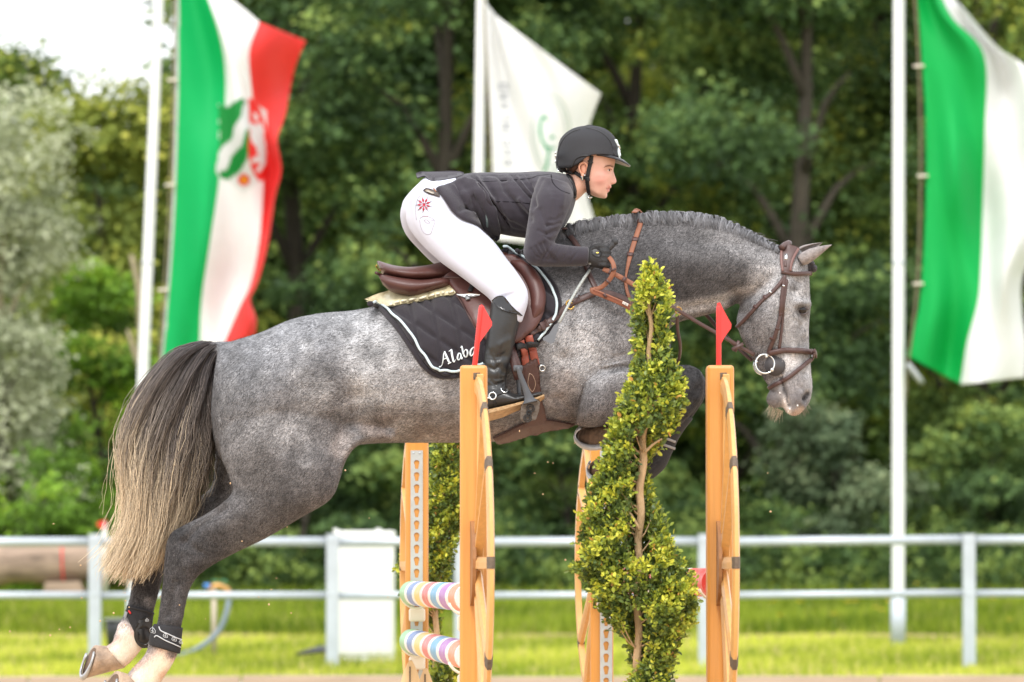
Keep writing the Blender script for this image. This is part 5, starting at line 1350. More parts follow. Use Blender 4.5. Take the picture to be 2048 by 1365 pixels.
FV, FF = fuse([loft(hd, HY, 32, 4), loft(nose, HY, 16, 4), loft(neck_r, HY)] + lips, .0032)
FV = smooth_plain(FV, FF, 3); FV = taubin(FV, FF, 6)
FV = sculpt(FV, FF, [([(1216, 341)], 6, -.009), ([(1210, 334), (1226, 335)], 3, .003), ([(1203, 360)], 9, .004), ([(1195, 372)], 9, -.003), ([(1213, 378), (1219, 378)], 1.7, -.003), ([(1222, 364), (1226, 368)], 2.4, .002), ([(1216, 362), (1213, 370)], 3, -.002),
                     ([(1175, 376), (1195, 388)], 4, .0025), ([(1170, 385), (1185, 392)], 5, -.004), ([(1196, 350), (1206, 350)], 5, .002)], HY)
sk_ = g_(226, 180, 160)
FC = paint(FV, HY, sk_, [([(1200, 358)], 22, g_(222, 150, 138), .4), ([(1202, 356)], 15, g_(218, 132, 124), .35), ([(1218, 374), (1216, 381)], 4, g_(206, 120, 110), .7), ([(1232, 363)], 5, g_(226, 160, 140), .5), ([(1150, 385), (1170, 395)], 16, g_(222, 170, 140), .5),
                          ([(1212, 333), (1221, 331), (1228, 334)], 2.2, g_(140, 96, 72), .7), ([(1213, 378), (1219, 378)], 1.2, g_(120, 60, 58), .7)], power=2)
# the unseen rest of the body continues inside the clothes
def slim(st, k=.8):
    out = []
    for r_ in st:
        r_ = list(r_); cx, cy = (r_[0] + r_[2]) / 2, (r_[1] + r_[3]) / 2
        r_[0] = cx + (r_[0] - cx) * k; r_[1] = cy + (r_[1] - cy) * k; r_[2] = cx + (r_[2] - cx) * k; r_[3] = cy + (r_[3] - cy) * k; r_[4] *= k; out.append(tuple(r_))
    return out
TV, TF = fuse([loft(slim(x), HY) for x in (torso, thigh, thigh_f, pelvis)] + [loft(slim(x, .55), HY) for x in (sleeve, flip(sleeve))] + [loft(slim(neck_r, .9), HY)], .012)
bv, bf = join((FV, FF), (TV, TF))
obj('body', (bv, np.array(bf)), M_skin, rider, colors=np.vstack((FC, np.tile(sk_, (len(TV), 1)))))
DF = Drape((FV, FF))
# ears
def person_ear(s):
    h, n = DF.hit(1166, 341); c = h.copy()
    if s < 0: c[1] = 2 * HY - c[1]
    px = lambda dx, dz, dy: c + np.array((dx / 576, -s * dy, -dz / 576))
    outer = [px(-1, 9, .004), px(-6, 2, .009), px(-8, -8, .012), (px(-3, -14, .013)), px(4, -14, .012), px(8, -8, .009), px(7, -2, .006)]
    rim = tube(outer, [.003, .0035, .0038, .004, .004, .0035, .002], 8, 4)
    conch = ellipsoid(px(1, -3, .002), (.011, .006, .017)); lobe = ellipsoid(px(-1, 9, .004), (.006, .004, .007)); tr_ = ellipsoid(px(7, 0, .003), (.003, .005, .006))
    return join(rim, conch, lobe, tr_)
M_skin2 = mat('ear_skin', srgb(232, 172, 144), .5, var=.08, scale=80)
for s in (1, -1): obj('ear', person_ear(s), M_skin2, rider)
h, n = DF.hit(1168, 351)
obj('earring', ellipsoid(h + np.array((.002, -.012, -.001)), (.0035,) * 3, 8, 6), M_silver, rider)
# eyes and brows
M_eyew = mat('eye_white', srgb(222, 214, 208), .15, var=.02); M_iris = mat('dark_iris', srgb(52, 40, 34), .1, var=.2); M_brow = mat('eyebrow_hair', srgb(112, 78, 58), .8, var=.3, scale=200)
for s in (1, -1):
    h, n = DF.hit(1217.5, 341); c = h.copy(); n = n.copy()
    if s < 0: c[1] = 2 * HY - c[1]; n[1] *= -1
    e = obj('eye', ellipsoid(c - n * .0022, (.0066, .0066, .0042), 14, 10), M_eyew, rider)
    obj('iris', ellipsoid(c + np.array((.0022, -s * .0022, 0)), (.0032, .0030, .0034), 10, 8), M_iris, e)
    pt = [c + n * .003 + np.array((x / 576, 0, (2.6 - .09 * (x - 1) ** 2) / 576)) for x in (-6, -3, 0, 3, 6)]
    obj('eyelid', tube(pt, [.0008, .0016, .0018, .0016, .0008], 6, 3), mat('eyelid_shade', srgb(150, 100, 84), .6), e)
    p, nn = DF.path([(1208, 335), (1214, 332.5), (1221, 332.5), (1226, 335)], 4, .0004)
    if s < 0: p[:, 1] = 2 * HY - p[:, 1]; nn[:, 1] *= -1
    obj('eyebrow', tube(p, [.0008, .0017, .0017, .0008], 6), M_brow, rider)
# hair under the helmet
hr = [(1186, 306, 1136, 304, .083), (1186, 317, 1132, 318, .083), (1178, 328, 1131, 329, .081), (1163, 339, 1133, 339, .077), (1150, 348, 1138, 347, .062)]
obj('hair', loft(hr, HY, 28, 4), M_hairb, rider)
# -------- helmet
def dome(k=1.0, z0f=None):
    rings = []
    cx, cz = 1179.0, 314.0
    nphi = 48
    lower = np.interp  # lower edge (py) by azimuth: 0 front, pi back
    for e in np.linspace(0, 1, 16):
        ring = []
        for a in np.arange(nphi) / nphi * 2 * math.pi:
            ca, sa = math.cos(a), math.sin(a); aa = abs(math.atan2(sa, ca))
            low = np.interp(aa, [0, .5, 1.0, 1.35, 1.6, 1.95, 2.25, 2.6, math.pi], [316, 315, 313, 313, 316, 333, 340, 339, 336])
            rx = 62 if ca > 0 else 69
            el = e * math.pi / 2
            if e == 0: py = low; rad = 1.0
            py = cz - 62 * math.sin(el) if e > 0 else low
            rad = math.cos(el) ** .82
            if e < .35:
                f = e / .35; yy = cz - 62 * math.sin(el); py = low * (1 - f) + yy * f if f < 1 else yy
                rad = max(rad, 1 - .02 * f) if e < .2 else rad
            if py > cz: rad = 1.0 - .0016 * (py - cz) * (1 if ca < 0 else 0)
            x = cx + rx * ca * rad * k
            q = P(x, cz + (py - cz) * k, HY); q[1] = HY + sa * .112 * rad * k
            ring.append(q)
        rings.append(ring)
    return rings
ring_d = dome()
helmet = obj('helmet', rings_to_mesh(ring_d[:-1] , cap=False), M_helmet, rider)
top_c = np.array(ring_d[-2]).mean(0)
obj('helmet_crown', rings_to_mesh([ring_d[-2], [(np.array(p) * .4 + top_c * .6) + np.array((0, 0, .0035)) for p in ring_d[-2]]]), M_helmet, helmet)
md = helmet.modifiers.new('shell', 'SOLIDIFY'); md.thickness = .006; md.offset = -1
HDV = np.array(ring_d[:-1]).reshape(-1, 3); HDF = rings_to_mesh(ring_d[:-1], cap=False)[1]
DHel = Drape((HDV, HDF))
def hseam(pl, m, w, t, name): 
    p, n = DHel.path(pl, 8); return obj(name, strap(p, n, w, t, lift=-.001), m, helmet)
hseam([(1172, 256), (1190, 260), (1206, 268), (1219, 281), (1226, 297), (1228, 314)], M_trim, .005, .003, 'piping')
hseam([(1160, 259), (1143, 265), (1128, 277), (1119, 294), (1115, 312), (1114, 330)], M_trim, .005, .003, 'piping')
hseam([(1114, 335), (1126, 338), (1140, 339), (1145, 330), (1152, 318), (1164, 312.5), (1178, 312), (1200, 312.5), (1228, 314)], M_trim, .006, .003, 'rim_edge')
hseam([(1231, 280), (1236, 292), (1238, 304), (1238.5, 314)], mat('pale_front_stripe', srgb(214, 226, 224), .35, var=.1), .026, .004, 'front_stripe')
for y in (292, 300, 308): 
    hseam([(1236 + .1 * (y - 290), y), (1238, y + 5)], M_silver, .008, .006, 'vent_cap')
for y in (306, 312, 322): hseam([(1111.5, y), (1111.8, y + 4)], M_silver, .008, .004, 'rear_badge')
# visor
vis = []
for t in np.linspace(-1, 1, 21):
    yy = HY + t * .094; arc = math.sqrt(max(0, 1 - t * t))
    inn = P(1192 + 44 * arc, 312 + 3.5 * arc, HY); out = P(1194 + 67 * arc ** .8, 312 + 20 * arc ** 1.2, HY)
    inn2 = P(1192 + 43 * arc, 316 + 3.5 * arc, HY); out2 = P(1194 + 66 * arc ** .8, 315 + 19.5 * arc ** 1.2, HY); 
    m1 = (inn + out) / 2 + np.array((0, 0, .004)); m2 = (inn2 + out2) / 2 + np.array((0, 0, .002))
    ring = [inn, m1, out, out2, m2, inn2]
    for q in ring: q[1] = yy
    vis.append(ring)
obj('visor', rings_to_mesh(vis), mat('visor_leather', srgb(44, 44, 48), .4, var=.1, bump=.15, bscale=300), helmet)
# harness
DS = Drape((FV, FF), loft(hr, HY, 28, 4))
def hs_strap(pl, w, name='harness_strap', m=M_strap, t=.003, lift=.003):
    p, n = DS.path(pl, 6); return obj(name, strap(p, n, w, t, lift=lift), m, helmet)
hs_strap([(1183, 312), (1181, 325), (1178, 338), (1176, 350), (1175, 360), (1177, 375), (1180, 390)], .014, lift=.004)
hs_strap([(1118, 338), (1135, 342), (1150, 347), (1165, 354), (1176, 356)], .013, lift=.004)
hs_strap([(1166, 351), (1167, 359)], .009, 'buckle', M_silver, .005, .008)
hs_strap([(1175, 354), (1177, 361)], .017, 'buckle', M_strap, .005, .008)
hs_strap([(1175, 391), (1185, 391)], .006, 'chin_buckle', M_silver, .005, .006)
hs_strap([(1179, 320), (1182, 328)], .016, 'buckle', M_strap, .003, .007)
hs_strap([(1120, 338), (1128, 341)], .012, 'buckle', M_silver, .003, .008)
# -------- gloved hand with whip
GY = 19.545
def hand(s):
    Yh = HY + s * (GY - HY); f = lambda x, y, d: P(x, y, Yh + s * 0) + np.array((0, s * -d * -1, 0)) if False else np.array(P(x, y, HY - s * (HY - GY))) + np.array((0, s * d, 0))
    parts = []
    palm = [(1172, 500, 1172, 528, .026), (1182, 497, 1181, 533, .027), (1194, 495, 1194, 537, .025), (1204, 497, 1205, 537, .022), (1211, 501, 1211, 534, .016)]
    parts.append(loft([tuple(list(r_) + [-s * (HY - GY)]) for r_ in palm], HY, 20, 4))
    for i, k in enumerate((503, 512, 521, 530)):
        L_ = (1.0, 1.12, 1.05, .85)[i]
        pts = [f(1200, k, -.014), f(1208, k + 1, -.020), f(1208 + 8 * L_, k + 2, -.012), f(1208 + 10 * L_, k + 3, .006), f(1204 + 6 * L_, k + 4, .018), f(1198, k + 4, .020)]
        parts.append(tube(cr(pts, 4), [.0088, .0092, .0092, .0085, .008, .007], 10))
    th = [f(1182, 499, 0), f(1192, 494, -.006), f(1203, 493.5, -.010), f(1212, 497, -.008), f(1217, 501, -.002)]
    parts.append(tube(cr(th, 4), [.011, .0105, .0095, .009, .007], 10))
    V, F = fuse(parts, .0032); V = smooth_plain(V, F, 2)
    return V, F
for s in (1, -1):
    gv, gf = hand(s); gl = obj('glove', (gv, gf), M_glove, rider)
    if s == 1:
        DG = Drape((gv, gf))
        obj('glove_cuff_flap', patch([(1183, 499), (1190, 497), (1199, 500), (1203, 507), (1199, 514), (1190, 513), (1184, 508)], DG, .001, .003, 3, sub=3), mat('glove_flap', srgb(30, 30, 31), .45, var=.1), gl)
        obj('gold_stud', patch([(1192, 505), (1196, 504.5), (1197, 507), (1193, 507.5)], DG, .004, .002, 1.5, sub=3), mat('gold_stud', srgb(226, 190, 90), .25, metal=.8), gl)
        obj('glove_label', patch([(1177, 525), (1183, 526), (1182, 530), (1176, 529)], DG, .001, .001, 1.5, sub=1), mat('glove_label', srgb(120, 120, 116), .6), gl)
        obj('cuff', tube([P(1168, 513, GY - .0), P(1178, 514, GY)], [.034, .033], 16), M_glove, gl)
        GV, GF = gv, gf
WH = 'whip'
whip = thing('riding_whip', P(1200, 515, GY), 'short riding whip with braided grey shaft and flat tip held in the black glove', 'whip')
M_whipg = mat('whip_rubber_grip', srgb(48, 48, 50), .6, var=.12, scale=50, bump=.4, bscale=300); M_braid = mat('braided_shaft', srgb(160, 164, 160), .5, var=.55, scale=260, stretch=(1, 1, 1)); M_tong = mat('whip_tongue', srgb(96, 98, 102), .6, var=.1)
obj('handle', tube([P(1174, 545, GY + .012), P(1200, 517, GY + .004), P(1231, 483, GY - .004)], [.006, .0095, .0105], 12, 3), M_whipg, whip)
obj('knob', ellipsoid(P(1230, 484, GY - .004), (.012, .012, .012)), M_whipg, whip)
obj('shaft', tube([P(1180, 539, GY + .010), P(1150, 586, GY - .05), P(1118, 646, GY - .12)], [.0055, .005, .0045], 8, 3), M_braid, whip)
tg = [(1119, 645), (1109, 650), (1098, 668), (1086, 676), (1086, 681), (1102, 688), (1109, 684), (1113, 668)]
tgp = [P(x, y, GY - .125 - .0003 * (y - 645)) for x, y in tg]
obj('tongue', prism(tgp, (0, .006, 0)), M_tong, whip, smooth=False)
# ================================================================== saddle cloth, saddle, girth
M_pad = mat('black_quilted_cloth', srgb(46, 42, 47), .85, var=.10, scale=40, bump=.3, bscale=420, sheen=.2, spec=.2)
M_pipe_w = mat('pale_blue_piping', srgb(196, 212, 216), .5, var=.1, scale=200, bump=.3, bscale=500)
M_saddle = mat('brown_saddle_leather', srgb(80, 47, 41), .42, var=.16, scale=12, bump=.12, bscale=220, spec=.5)
M_saddle2 = mat('dark_brown_leather', srgb(72, 46, 42), .42, var=.16, scale=20, bump=.15, bscale=240)
M_strapb = mat('brown_strap_leather', srgb(76, 54, 50), .45, var=.16, scale=30, bump=.15, bscale=260)
M_orange = mat('tan_rubber_rein', srgb(136, 86, 62), .6, var=.12, scale=40, bump=.3, bscale=300)
M_brassb = mat('brass_buckle', srgb(214, 176, 96), .25, metal=.85, var=.08)
M_gel = mat('cream_gel_pad', srgb(206, 196, 160), .3, var=.15, scale=40, spec=.5, coat=.3)
M_thread = mat('pale_stitching', srgb(176, 150, 130), .8)
pad_out = [(738, 609), (752, 603), (765, 615), (793, 646), (817, 679), (838, 712), (861, 738), (887, 752), (920, 750), (960, 742), (1010, 728), (1045, 706), (1072, 683), (1101, 656), (1116, 621), (1115, 597), (1101, 566), (1072, 534),
           (1030, 505), (1006, 500), (980, 520), (930, 548), (880, 566), (820, 584), (770, 598)]
def quilt(uv):
    a = np.mod(uv[:, 0] - 20 * np.sin((uv[:, 1] - 600) / 80), 43); b = np.mod(uv[:, 1] - uv[:, 0] * .62, 46)
    d = np.minimum(np.minimum(a, 43 - a), np.minimum(b, 46 - b))
    return .013 * (1 - np.exp(-(d / 6) ** 2))
pad = thing('saddle_pad', P(900, 752, HY - .3), 'black quilted saddle cloth with pale blue piping and a stitched name', 'saddle cloth')
pv, pf = patch(pad_out, DH, .003, .009, 3.6, sub=4, quilt=quilt)
obj('cloth', both((pv, pf), HY), M_pad, pad)
DP = Drape((HV, HF), (pv, pf))
# rolled edge and piping
p, n = DP.path([(740, 609), (755, 613), (777, 635), (803, 666), (825, 699), (847, 731), (870, 749), (889, 753), (920, 750), (960, 742)], 6); obj('edge_binding', tube(p + n * .002, .010, 10), M_pad, pad)
p, n = DP.path([(1034, 502), (1076, 532), (1105, 566), (1118, 597), (1118, 622), (1103, 657), (1075, 685)], 6); obj('edge_binding', tube(p + n * .001, .008, 10), M_pad, pad)
for pl in ([(750, 605), (762, 609), (780, 622), (808, 651), (837, 692), (860, 729), (872, 738), (886, 742), (919, 741), (945, 733), (967, 726)], [(1007, 494), (1051, 519), (1078, 542), (1104, 578), (1112, 612), (1104, 644), (1090, 662), (1075, 678)]):
    p, n = DP.path(pl, 7); p[:, 1] = np.convolve(np.pad(p[:, 1], 3, 'edge'), np.ones(7) / 7, 'valid'); obj('piping', tube(p + n * .005, .0046, 8), M_pipe_w, pad)
# stitched name: strokes laid on the cloth
def strokes(name, lines, m, parent, dr, w, lift=.002, t=.002):
    for pl, ws in lines:
        p, n = dr.path(pl, 6)
        wv = np.interp(np.linspace(0, 1, len(p)), np.linspace(0, 1, len(ws)), ws) * w
        obj(name, strap(p, n, wv, t, lift=lift), m, parent)
k2 = 14.63
Lx = lambda l: [(860 + x / k2, 680 + y / k2) for x, y in l]
letters = [
 (Lx([(255, 785), (290, 800), (340, 760), (380, 680), (400, 560), (410, 440), (432, 345)]), [.8, .8, .5, .7, .8, .9, .7]), (Lx([(432, 345), (470, 450), (520, 570), (560, 660)]), [.9, 1.3, 1.4, 1.2]), (Lx([(400, 575), (450, 555), (490, 540)]), [.6, .7, .6]), (Lx([(530, 705), (575, 678), (622, 662)]), [.6, 1, .6]),
 (Lx([(548, 350), (590, 325), (625, 300)]), [.5, .8, .9]), (Lx([(620, 305), (640, 420), (665, 540), (680, 620), (700, 650), (725, 620), (740, 580)]), [1.2, 1.3, 1.3, 1.1, .8, .6, .4]),
 (Lx([(880, 400), (840, 410), (805, 470), (795, 550), (820, 590), (860, 560), (880, 500), (885, 410)]), [.5, .8, 1.1, 1.1, .8, .7, .6, .6]), (Lx([(885, 400), (900, 480), (915, 540), (940, 555), (960, 510)]), [.9, 1.1, 1, .7, .4]),
 (Lx([(885, 235), (945, 190)]), [.5, .9]), (Lx([(940, 190), (965, 300), (990, 420), (1005, 500)]), [1.2, 1.3, 1.3, 1]), (Lx([(985, 420), (1020, 330), (1065, 290), (1100, 350), (1100, 440), (1070, 500), (1030, 522), (1005, 500)]), [.6, .6, .7, 1.1, 1.1, .8, .7, .7]),
 (Lx([(1300, 215), (1240, 250), (1190, 330), (1180, 420), (1210, 465), (1260, 420), (1295, 310), (1300, 230)]), [.5, .8, 1.1, 1.1, .8, .7, .6, .6]), (Lx([(1300, 220), (1320, 320), (1335, 400), (1365, 410), (1385, 365)]), [.9, 1.1, 1, .7, .4])]
strokes('stitched_letter', letters, mat('white_embroidery', srgb(226, 234, 236), .5, var=.08, scale=300, bump=.4, bscale=800), pad, DP, .0052)
# gel half pad
gel = thing('gel_half_pad', P(800, 600, HY - .1), 'thin cream coloured gel pad between saddle and black cloth', 'gel pad')
gp = [(729, 599), (750, 590), (772, 584), (800, 580), (850, 572), (905, 570), (914, 580), (912, 590), (890, 594), (862, 600), (830, 607), (800, 612), (780, 615), (764, 610), (745, 604)]
gv_, gf_ = patch(gp, DP, .004, .010, 3.5, sub=3, smooth_it=30, quilt=lambda uv: .0012 * (np.abs(np.mod(uv[:, 0], 9) - 4.5) > 1.2) * (np.abs(np.mod(uv[:, 1] + uv[:, 0] * .16, 8) - 4) > 1))
obj('pad', both((gv_, gf_), HY), M_gel, gel)
for i in range(13):
    x = 784 + i * 10; y = 613.5 - (x - 784) * .20
    p, n = DP.path([(x, y), (x + 7, y - 1.4)], 2); obj('scallop', tube(p + n * .014, .004, 6), mat('gel_scallop', srgb(226, 220, 196), .35, coat=.2), gel)
# ---- saddle
sad = thing('saddle', P(900, 590, HY), 'brown leather jumping saddle with a deep seat under the rider', 'saddle')
seat = [(752, 521, 762, 545, .05), (760, 523, 775, 562, .13), (785, 531, 800, 568, .165), (820, 535, 830, 572, .17), (860, 530, 880, 572, .15), (900, 520, 925, 572, .125), (950, 510, 975, 560, .105), (990, 500, 1010, 545, .09), (1012, 503, 1026, 530, .06), (1022, 510, 1030, 522, .03)]
panel = [(757, 552, 766, 570, .06, -.11), (770, 550, 785, 585, .06, -.13), (805, 556, 825, 593, .065, -.14), (845, 560, 862, 584, .06, -.14), (880, 556, 890, 575, .05, -.14), (900, 556, 905, 570, .03, -.14)]
SV, SF = fuse([loft(seat, HY)], .0065); SV = smooth_plain(SV, SF, 3); SV = taubin(SV, SF, 5)
SV = sculpt(SV, SF, [([(755, 545), (790, 560), (830, 566), (880, 556)], 5, -.006), ([(770, 538), (820, 545), (880, 545)], 8, .004)], sym=False)
obj('seat', (SV, SF), M_saddle, sad)
for s in (1, -1):
    pn = panel if s == 1 else [tuple(list(r_[:5]) + [-r_[5]]) for r_ in panel]
    obj('panel', loft(pn, HY, 20, 5), M_saddle, sad)
DSad = Drape((HV, HF), (pv, pf), (SV, SF), (gv_, gf_))
flap_o = [(884, 560), (900, 572), (912, 586), (925, 606), (940, 634), (956, 662), (985, 690), (1030, 688), (1054, 671), (1073, 655), (1088, 622), (1089, 591), (1078, 557), (1058, 531), (1030, 512), (1000, 512), (960, 520), (920, 535), (895, 548)]
fv, ff = patch(flap_o, DSad, .008, .009, 6, sub=3, smooth_it=60)
fl_ = obj('flap', (fv, ff), M_saddle, sad); obj('flap', mirror((fv, ff), HY), M_saddle, sad)
DFl = Drape((HV, HF), (pv, pf), (SV, SF), (fv, ff))
knee = [(1012, 512), (1030, 512), (1058, 531), (1078, 557), (1088, 591), (1087, 621), (1073, 652), (1060, 640), (1045, 615), (1052, 590), (1050, 570), (1035, 545), (1020, 528)]
kp, kn = DFl.path([(1022, 524), (1040, 532), (1058, 548), (1070, 570), (1076, 594), (1074, 618), (1066, 640)], 6)
kp[:, 1] = np.convolve(np.pad(kp[:, 1], 8, 'edge'), np.ones(17) / 17, 'valid')
kr = tube(kp + np.array((0, .004, 0)), [.006, .020, .026, .028, .028, .024, .006], 16); obj('knee_roll', kr, M_saddle, sad)
p, n = DFl.path([(884, 562), (900, 574), (912, 588), (925, 608), (940, 636), (954, 662)], 6); obj('edge_roll', tube(p, .004, 8), M_saddle2, sad)
p, n = DFl.path([(752, 546), (775, 556), (800, 562), (830, 566), (860, 562), (890, 556), (925, 556)], 6); obj('welt', tube(p, .0055, 8), M_saddle2, sad)
p, n = DFl.path([(754, 532), (757, 538), (762, 541)], 3); obj('nameplate', strap(p, n, .008, .002, lift=.002), M_brassb, sad)
# silver flap plate with stem
DFl2 = DFl
o = obj('silver_plate', patch([(913, 587), (928, 590), (938, 588), (948, 590), (961, 590), (952, 595), (940, 596), (932, 598), (922, 594)], DFl, .004, .005, 3, sub=2), M_silver, sad)
p, n = DFl.path([(935, 594), (937, 602)], 3); obj('plate_stem', strap(p, n, .016, .006, lift=.004), mat('grey_metal', srgb(128, 130, 132), .35, metal=.5), o)
p, n = DFl.path([(952, 560), (945, 572), (940, 585)], 4); obj('plate_strap', strap(p, n, .016, .004, lift=.003), M_strap, o)
# stirrup leather and stirrup
SY = HY - .335
obj('stirrup_leather', strap(np.array([P(1003, 640, SY + .06), P(1016, 690, SY + .03), P(1030, 735, SY), P(1036, 760, SY)]), np.array((-.2, -.9, .1)), .024, .006), M_saddle2, sad)
obj('stirrup_leather', strap(np.array([P(1022, 690, SY + .035), P(1030, 715, SY + .02), P(1040, 745, SY)]), np.array((.2, -.9, .1)), .022, .006), M_saddle2, sad)
M_stir = mat('grey_polymer_stirrup', srgb(74, 76, 80), .45, var=.1, scale=40)
st_ = thing('stirrup', P(1055, 840, SY), 'dark grey stirrup iron with round tread rings under the black boot', 'stirrup')
def flatbar(pl, w, d, Yf):
    return strap(np.array([P(x, y, Yf(i) if callable(Yf) else Yf) for i, (x, y) in enumerate(pl)]), np.array((-.1, -1, .05)), w, d)
br = cr([(1036, 735, .016), (1042, 755, .018), (1050, 775, .021), (1057, 795, .030), (1060, 806, .052)], 5)
obj('outer_branch', strap(np.array([P(x, y, SY - .055) for x, y, w in br]), np.array((0, -1, 0)), br[:, 2], .012), M_stir, st_)
obj('inner_branch', strap(np.array([P(x, y, SY + .05) for x, y in ((1034, 738), (1036, 760), (1038, 785), (1040, 800))]), np.array((0, -1, 0)), .014, .010), M_stir, st_)
obj('eye', box(P(1036, 738, SY), (.032, .11, .020), .004), M_stir, st_)
tp = [P(1046, 806, SY - .055), P(1072, 798, SY - .055), P(1080, 806, SY - .055), P(1078, 822, SY - .055), P(1072, 840, SY - .05), P(1048, 846, SY - .05), P(1040, 838, SY - .055), P(1042, 815, SY - .055)]
obj('tread', prism(tp, (0, .10, .012)), mat('worn_tread', srgb(92, 82, 72), .7, var=.25, scale=60, bump=.5, bscale=120), st_, smooth=False)
for i, (cx, cy, r_) in enumerate(((1061, 817, .013), (1058, 826, .008), (1055, 837, .013))):
    for q in (1, .55): obj('tread_ring', torus(P(cx, cy, SY - .057), r_ * q, .0016, nrm=(0, -1, 0), n=20, k=6), M_trim, st_)
# girth
gir = thing('girth', P(1060, 850, HY - .2), 'brown leather girth with red billets buckled under the horse', 'girth')
DG2 = Drape((HV, HF), (pv, pf))
for pl in ([(1040, 680), (1046, 705), (1052, 735)], [(1058, 672), (1064, 700), (1070, 730)]):
    p, n = DG2.path(pl, 5); obj('billet', strap(p, n, .028, .006, lift=.006), mat('red_billet_leather', srgb(146, 70, 52), .5, var=.15, scale=40), gir)
p, n = DG2.path([(1030, 696), (1050, 692), (1070, 684)], 5); obj('buckle_guard', strap(p, n, .022, .008, lift=.012), M_strap, gir)
p, n = DG2.path([(1028, 733), (1050, 728), (1075, 716)], 4); 
obj('girth_strap', patch([(1040, 733), (1073, 714), (1079, 760), (1084, 800), (1092, 835), (1086, 862), (1056, 866), (1050, 835), (1048, 790), (1043, 760)], DG2, .004, .012, 5, sub=2), M_saddle2, gir)
obj('belly_guard', patch([(985, 872), (1012, 860), (1050, 842), (1090, 836), (1128, 842), (1150, 846), (1138, 852), (1110, 857), (1060, 867), (1020, 880), (992, 884)], DG2, .006, .010, 4, sub=3), M_strapb, gir)
for pl in ([(1056, 745), (1053, 765), (1062, 780), (1068, 765), (1063, 750), (1056, 745)], [(1060, 790), (1064, 797), (1059, 800)]):
    p, n = DG2.path(pl, 5); obj('tooling', strap(p, n, .002, .0015, lift=.016), M_thread, gir)
h, n = DG2.hit(1083, 736); obj('ring', torus(h + n * .008, .010, .0022, nrm=n), M_silver, gir)
# ================================================================== breastplate
bp_ = thing('breastplate', P(1190, 590, HY - .2), 'brown leather breastplate across the horse shoulder with a brass buckle', 'breastplate')
DT = Drape((HV, HF), (pv, pf))
def bstrap(root, pl, w, m=M_strapb, name='strap', lift=.002, t=.006, sub=6, sym=False, dr=None):
    p, n = (dr or DT).path(pl, sub); VF = strap(p, n, w, t, lift=lift)
    if sym: obj(name, mirror(VF, HY), m, root)
    return obj(name, VF, m, root)
bstrap(bp_, [(1060, 668), (1085, 654), (1110, 636), (1136, 612), (1160, 600), (1188, 588)], .021)
bstrap(bp_, [(1129, 460), (1140, 474), (1152, 490), (1165, 512), (1176, 545), (1188, 572), (1194, 582)], .019)
bstrap(bp_, [(1196, 585), (1225, 590), (1250, 600), (1275, 618), (1300, 645)], .022)
bstrap(bp_, [(1080, 655), (1092, 650), (1098, 646)], .030, name='keeper', lift=.007, t=.004)
for x, y in ((1148, 603), (1160, 598)): bstrap(bp_, [(x - 1, y + 1), (x + 2, y - .5)], .026, name='keeper', lift=.007, t=.003)
h, n = DT.hit(1140, 610)
pp = [h + n * .010 + np.array((dx / 576, 0, -dz / 576)) for dx, dz in ((-4, 8), (-7, -2), (0, -8), (6, -7))]; pp2 = [h + n * .010 + np.array((dx / 576, 0, -dz / 576)) for dx, dz in ((-4, 8), (3, 10), (9, 4))]
bk = obj('buckle', tube(pp, .0028, 6, 3), M_brassb, bp_); obj('buckle_bar', tube(pp2, .0028, 6, 3), M_brassb, bk); obj('buckle_tongue', tube([h + n * .011 + np.array((-.006, 0, .002)), h + n * .011 + np.array((.010, 0, .004))], .0018, 6), M_brassb, bk)
h, n = DT.hit(1203, 576); obj('stud', ellipsoid(h + n * .008, (.005, .004, .006), 8, 6), M_brassb, bp_)
# martingale strap with ring, hanging below the neck
M_ringb = mat('brass_ring', srgb(200, 160, 96), .3, metal=.7)
mg = thing('martingale', P(1357, 700, HY - .12), 'brown martingale strap hanging from a brass ring on the rein', 'martingale')
RYr = HY - .16
obj('ring', torus(P(1357, 622, RYr), .013, .0028, nrm=(.55, -.8, .1)), M_ringb, mg)
obj('strap', strap(np.array([P(x, y, RYr + .01 * i) for i, (x, y) in enumerate(cr([(1354, 632), (1355, 660), (1360, 690), (1359, 710), (1355, 726)], 5))])[:, :], np.array((.3, -.9, 0)), .012, .005), M_strapb, mg)
# ================================================================== reins
rn = thing('reins', P(1208, 540, GY), 'tan rubber reins with brown leather ends running from the glove to the bit', 'reins')
def rein(pl, w, m, name='rein', nrm=(-.15, -.9, .25), t=.005, sub=6):
    A = cr(pl, sub); return obj(name, strap(np.array([P(x, y, Y) for x, y, Y in A]), np.array(nrm), w, t), m, rn)
RA = [(1206, 538, 19.53), (1235, 552, 19.53), (1262, 567, 19.535), (1292, 584, 19.54), (1330, 606, 19.55)]
rein(RA, .017, M_orange)
for (x, y) in ((1221, 545), (1248, 560), (1275, 575)): rein([(x - 3, y - 2, 19.527), (x + 3, y + 1.5, 19.527)], .0195, M_saddle2, 'grip_band', t=.007, sub=2)
rein([(1328, 605, 19.552), (1357, 622, 19.57), (1400, 648, 19.60), (1450, 676, 19.63), (1485, 697, 19.655), (1508, 710, 19.672)], .013, M_strapb)
rein([(1352, 632, 19.90), (1400, 622, 19.89), (1440, 662, 19.87), (1480, 700, 19.84), (1505, 722, 19.83)], .013, M_strapb)
rein([(1478, 682, 19.645), (1470, 704, 19.645)], .012, M_strapb, 'rein_stop', sub=2); rein([(1464, 700, 19.64), (1487, 688, 19.64)], .012, M_strapb, 'rein_stop', sub=2)
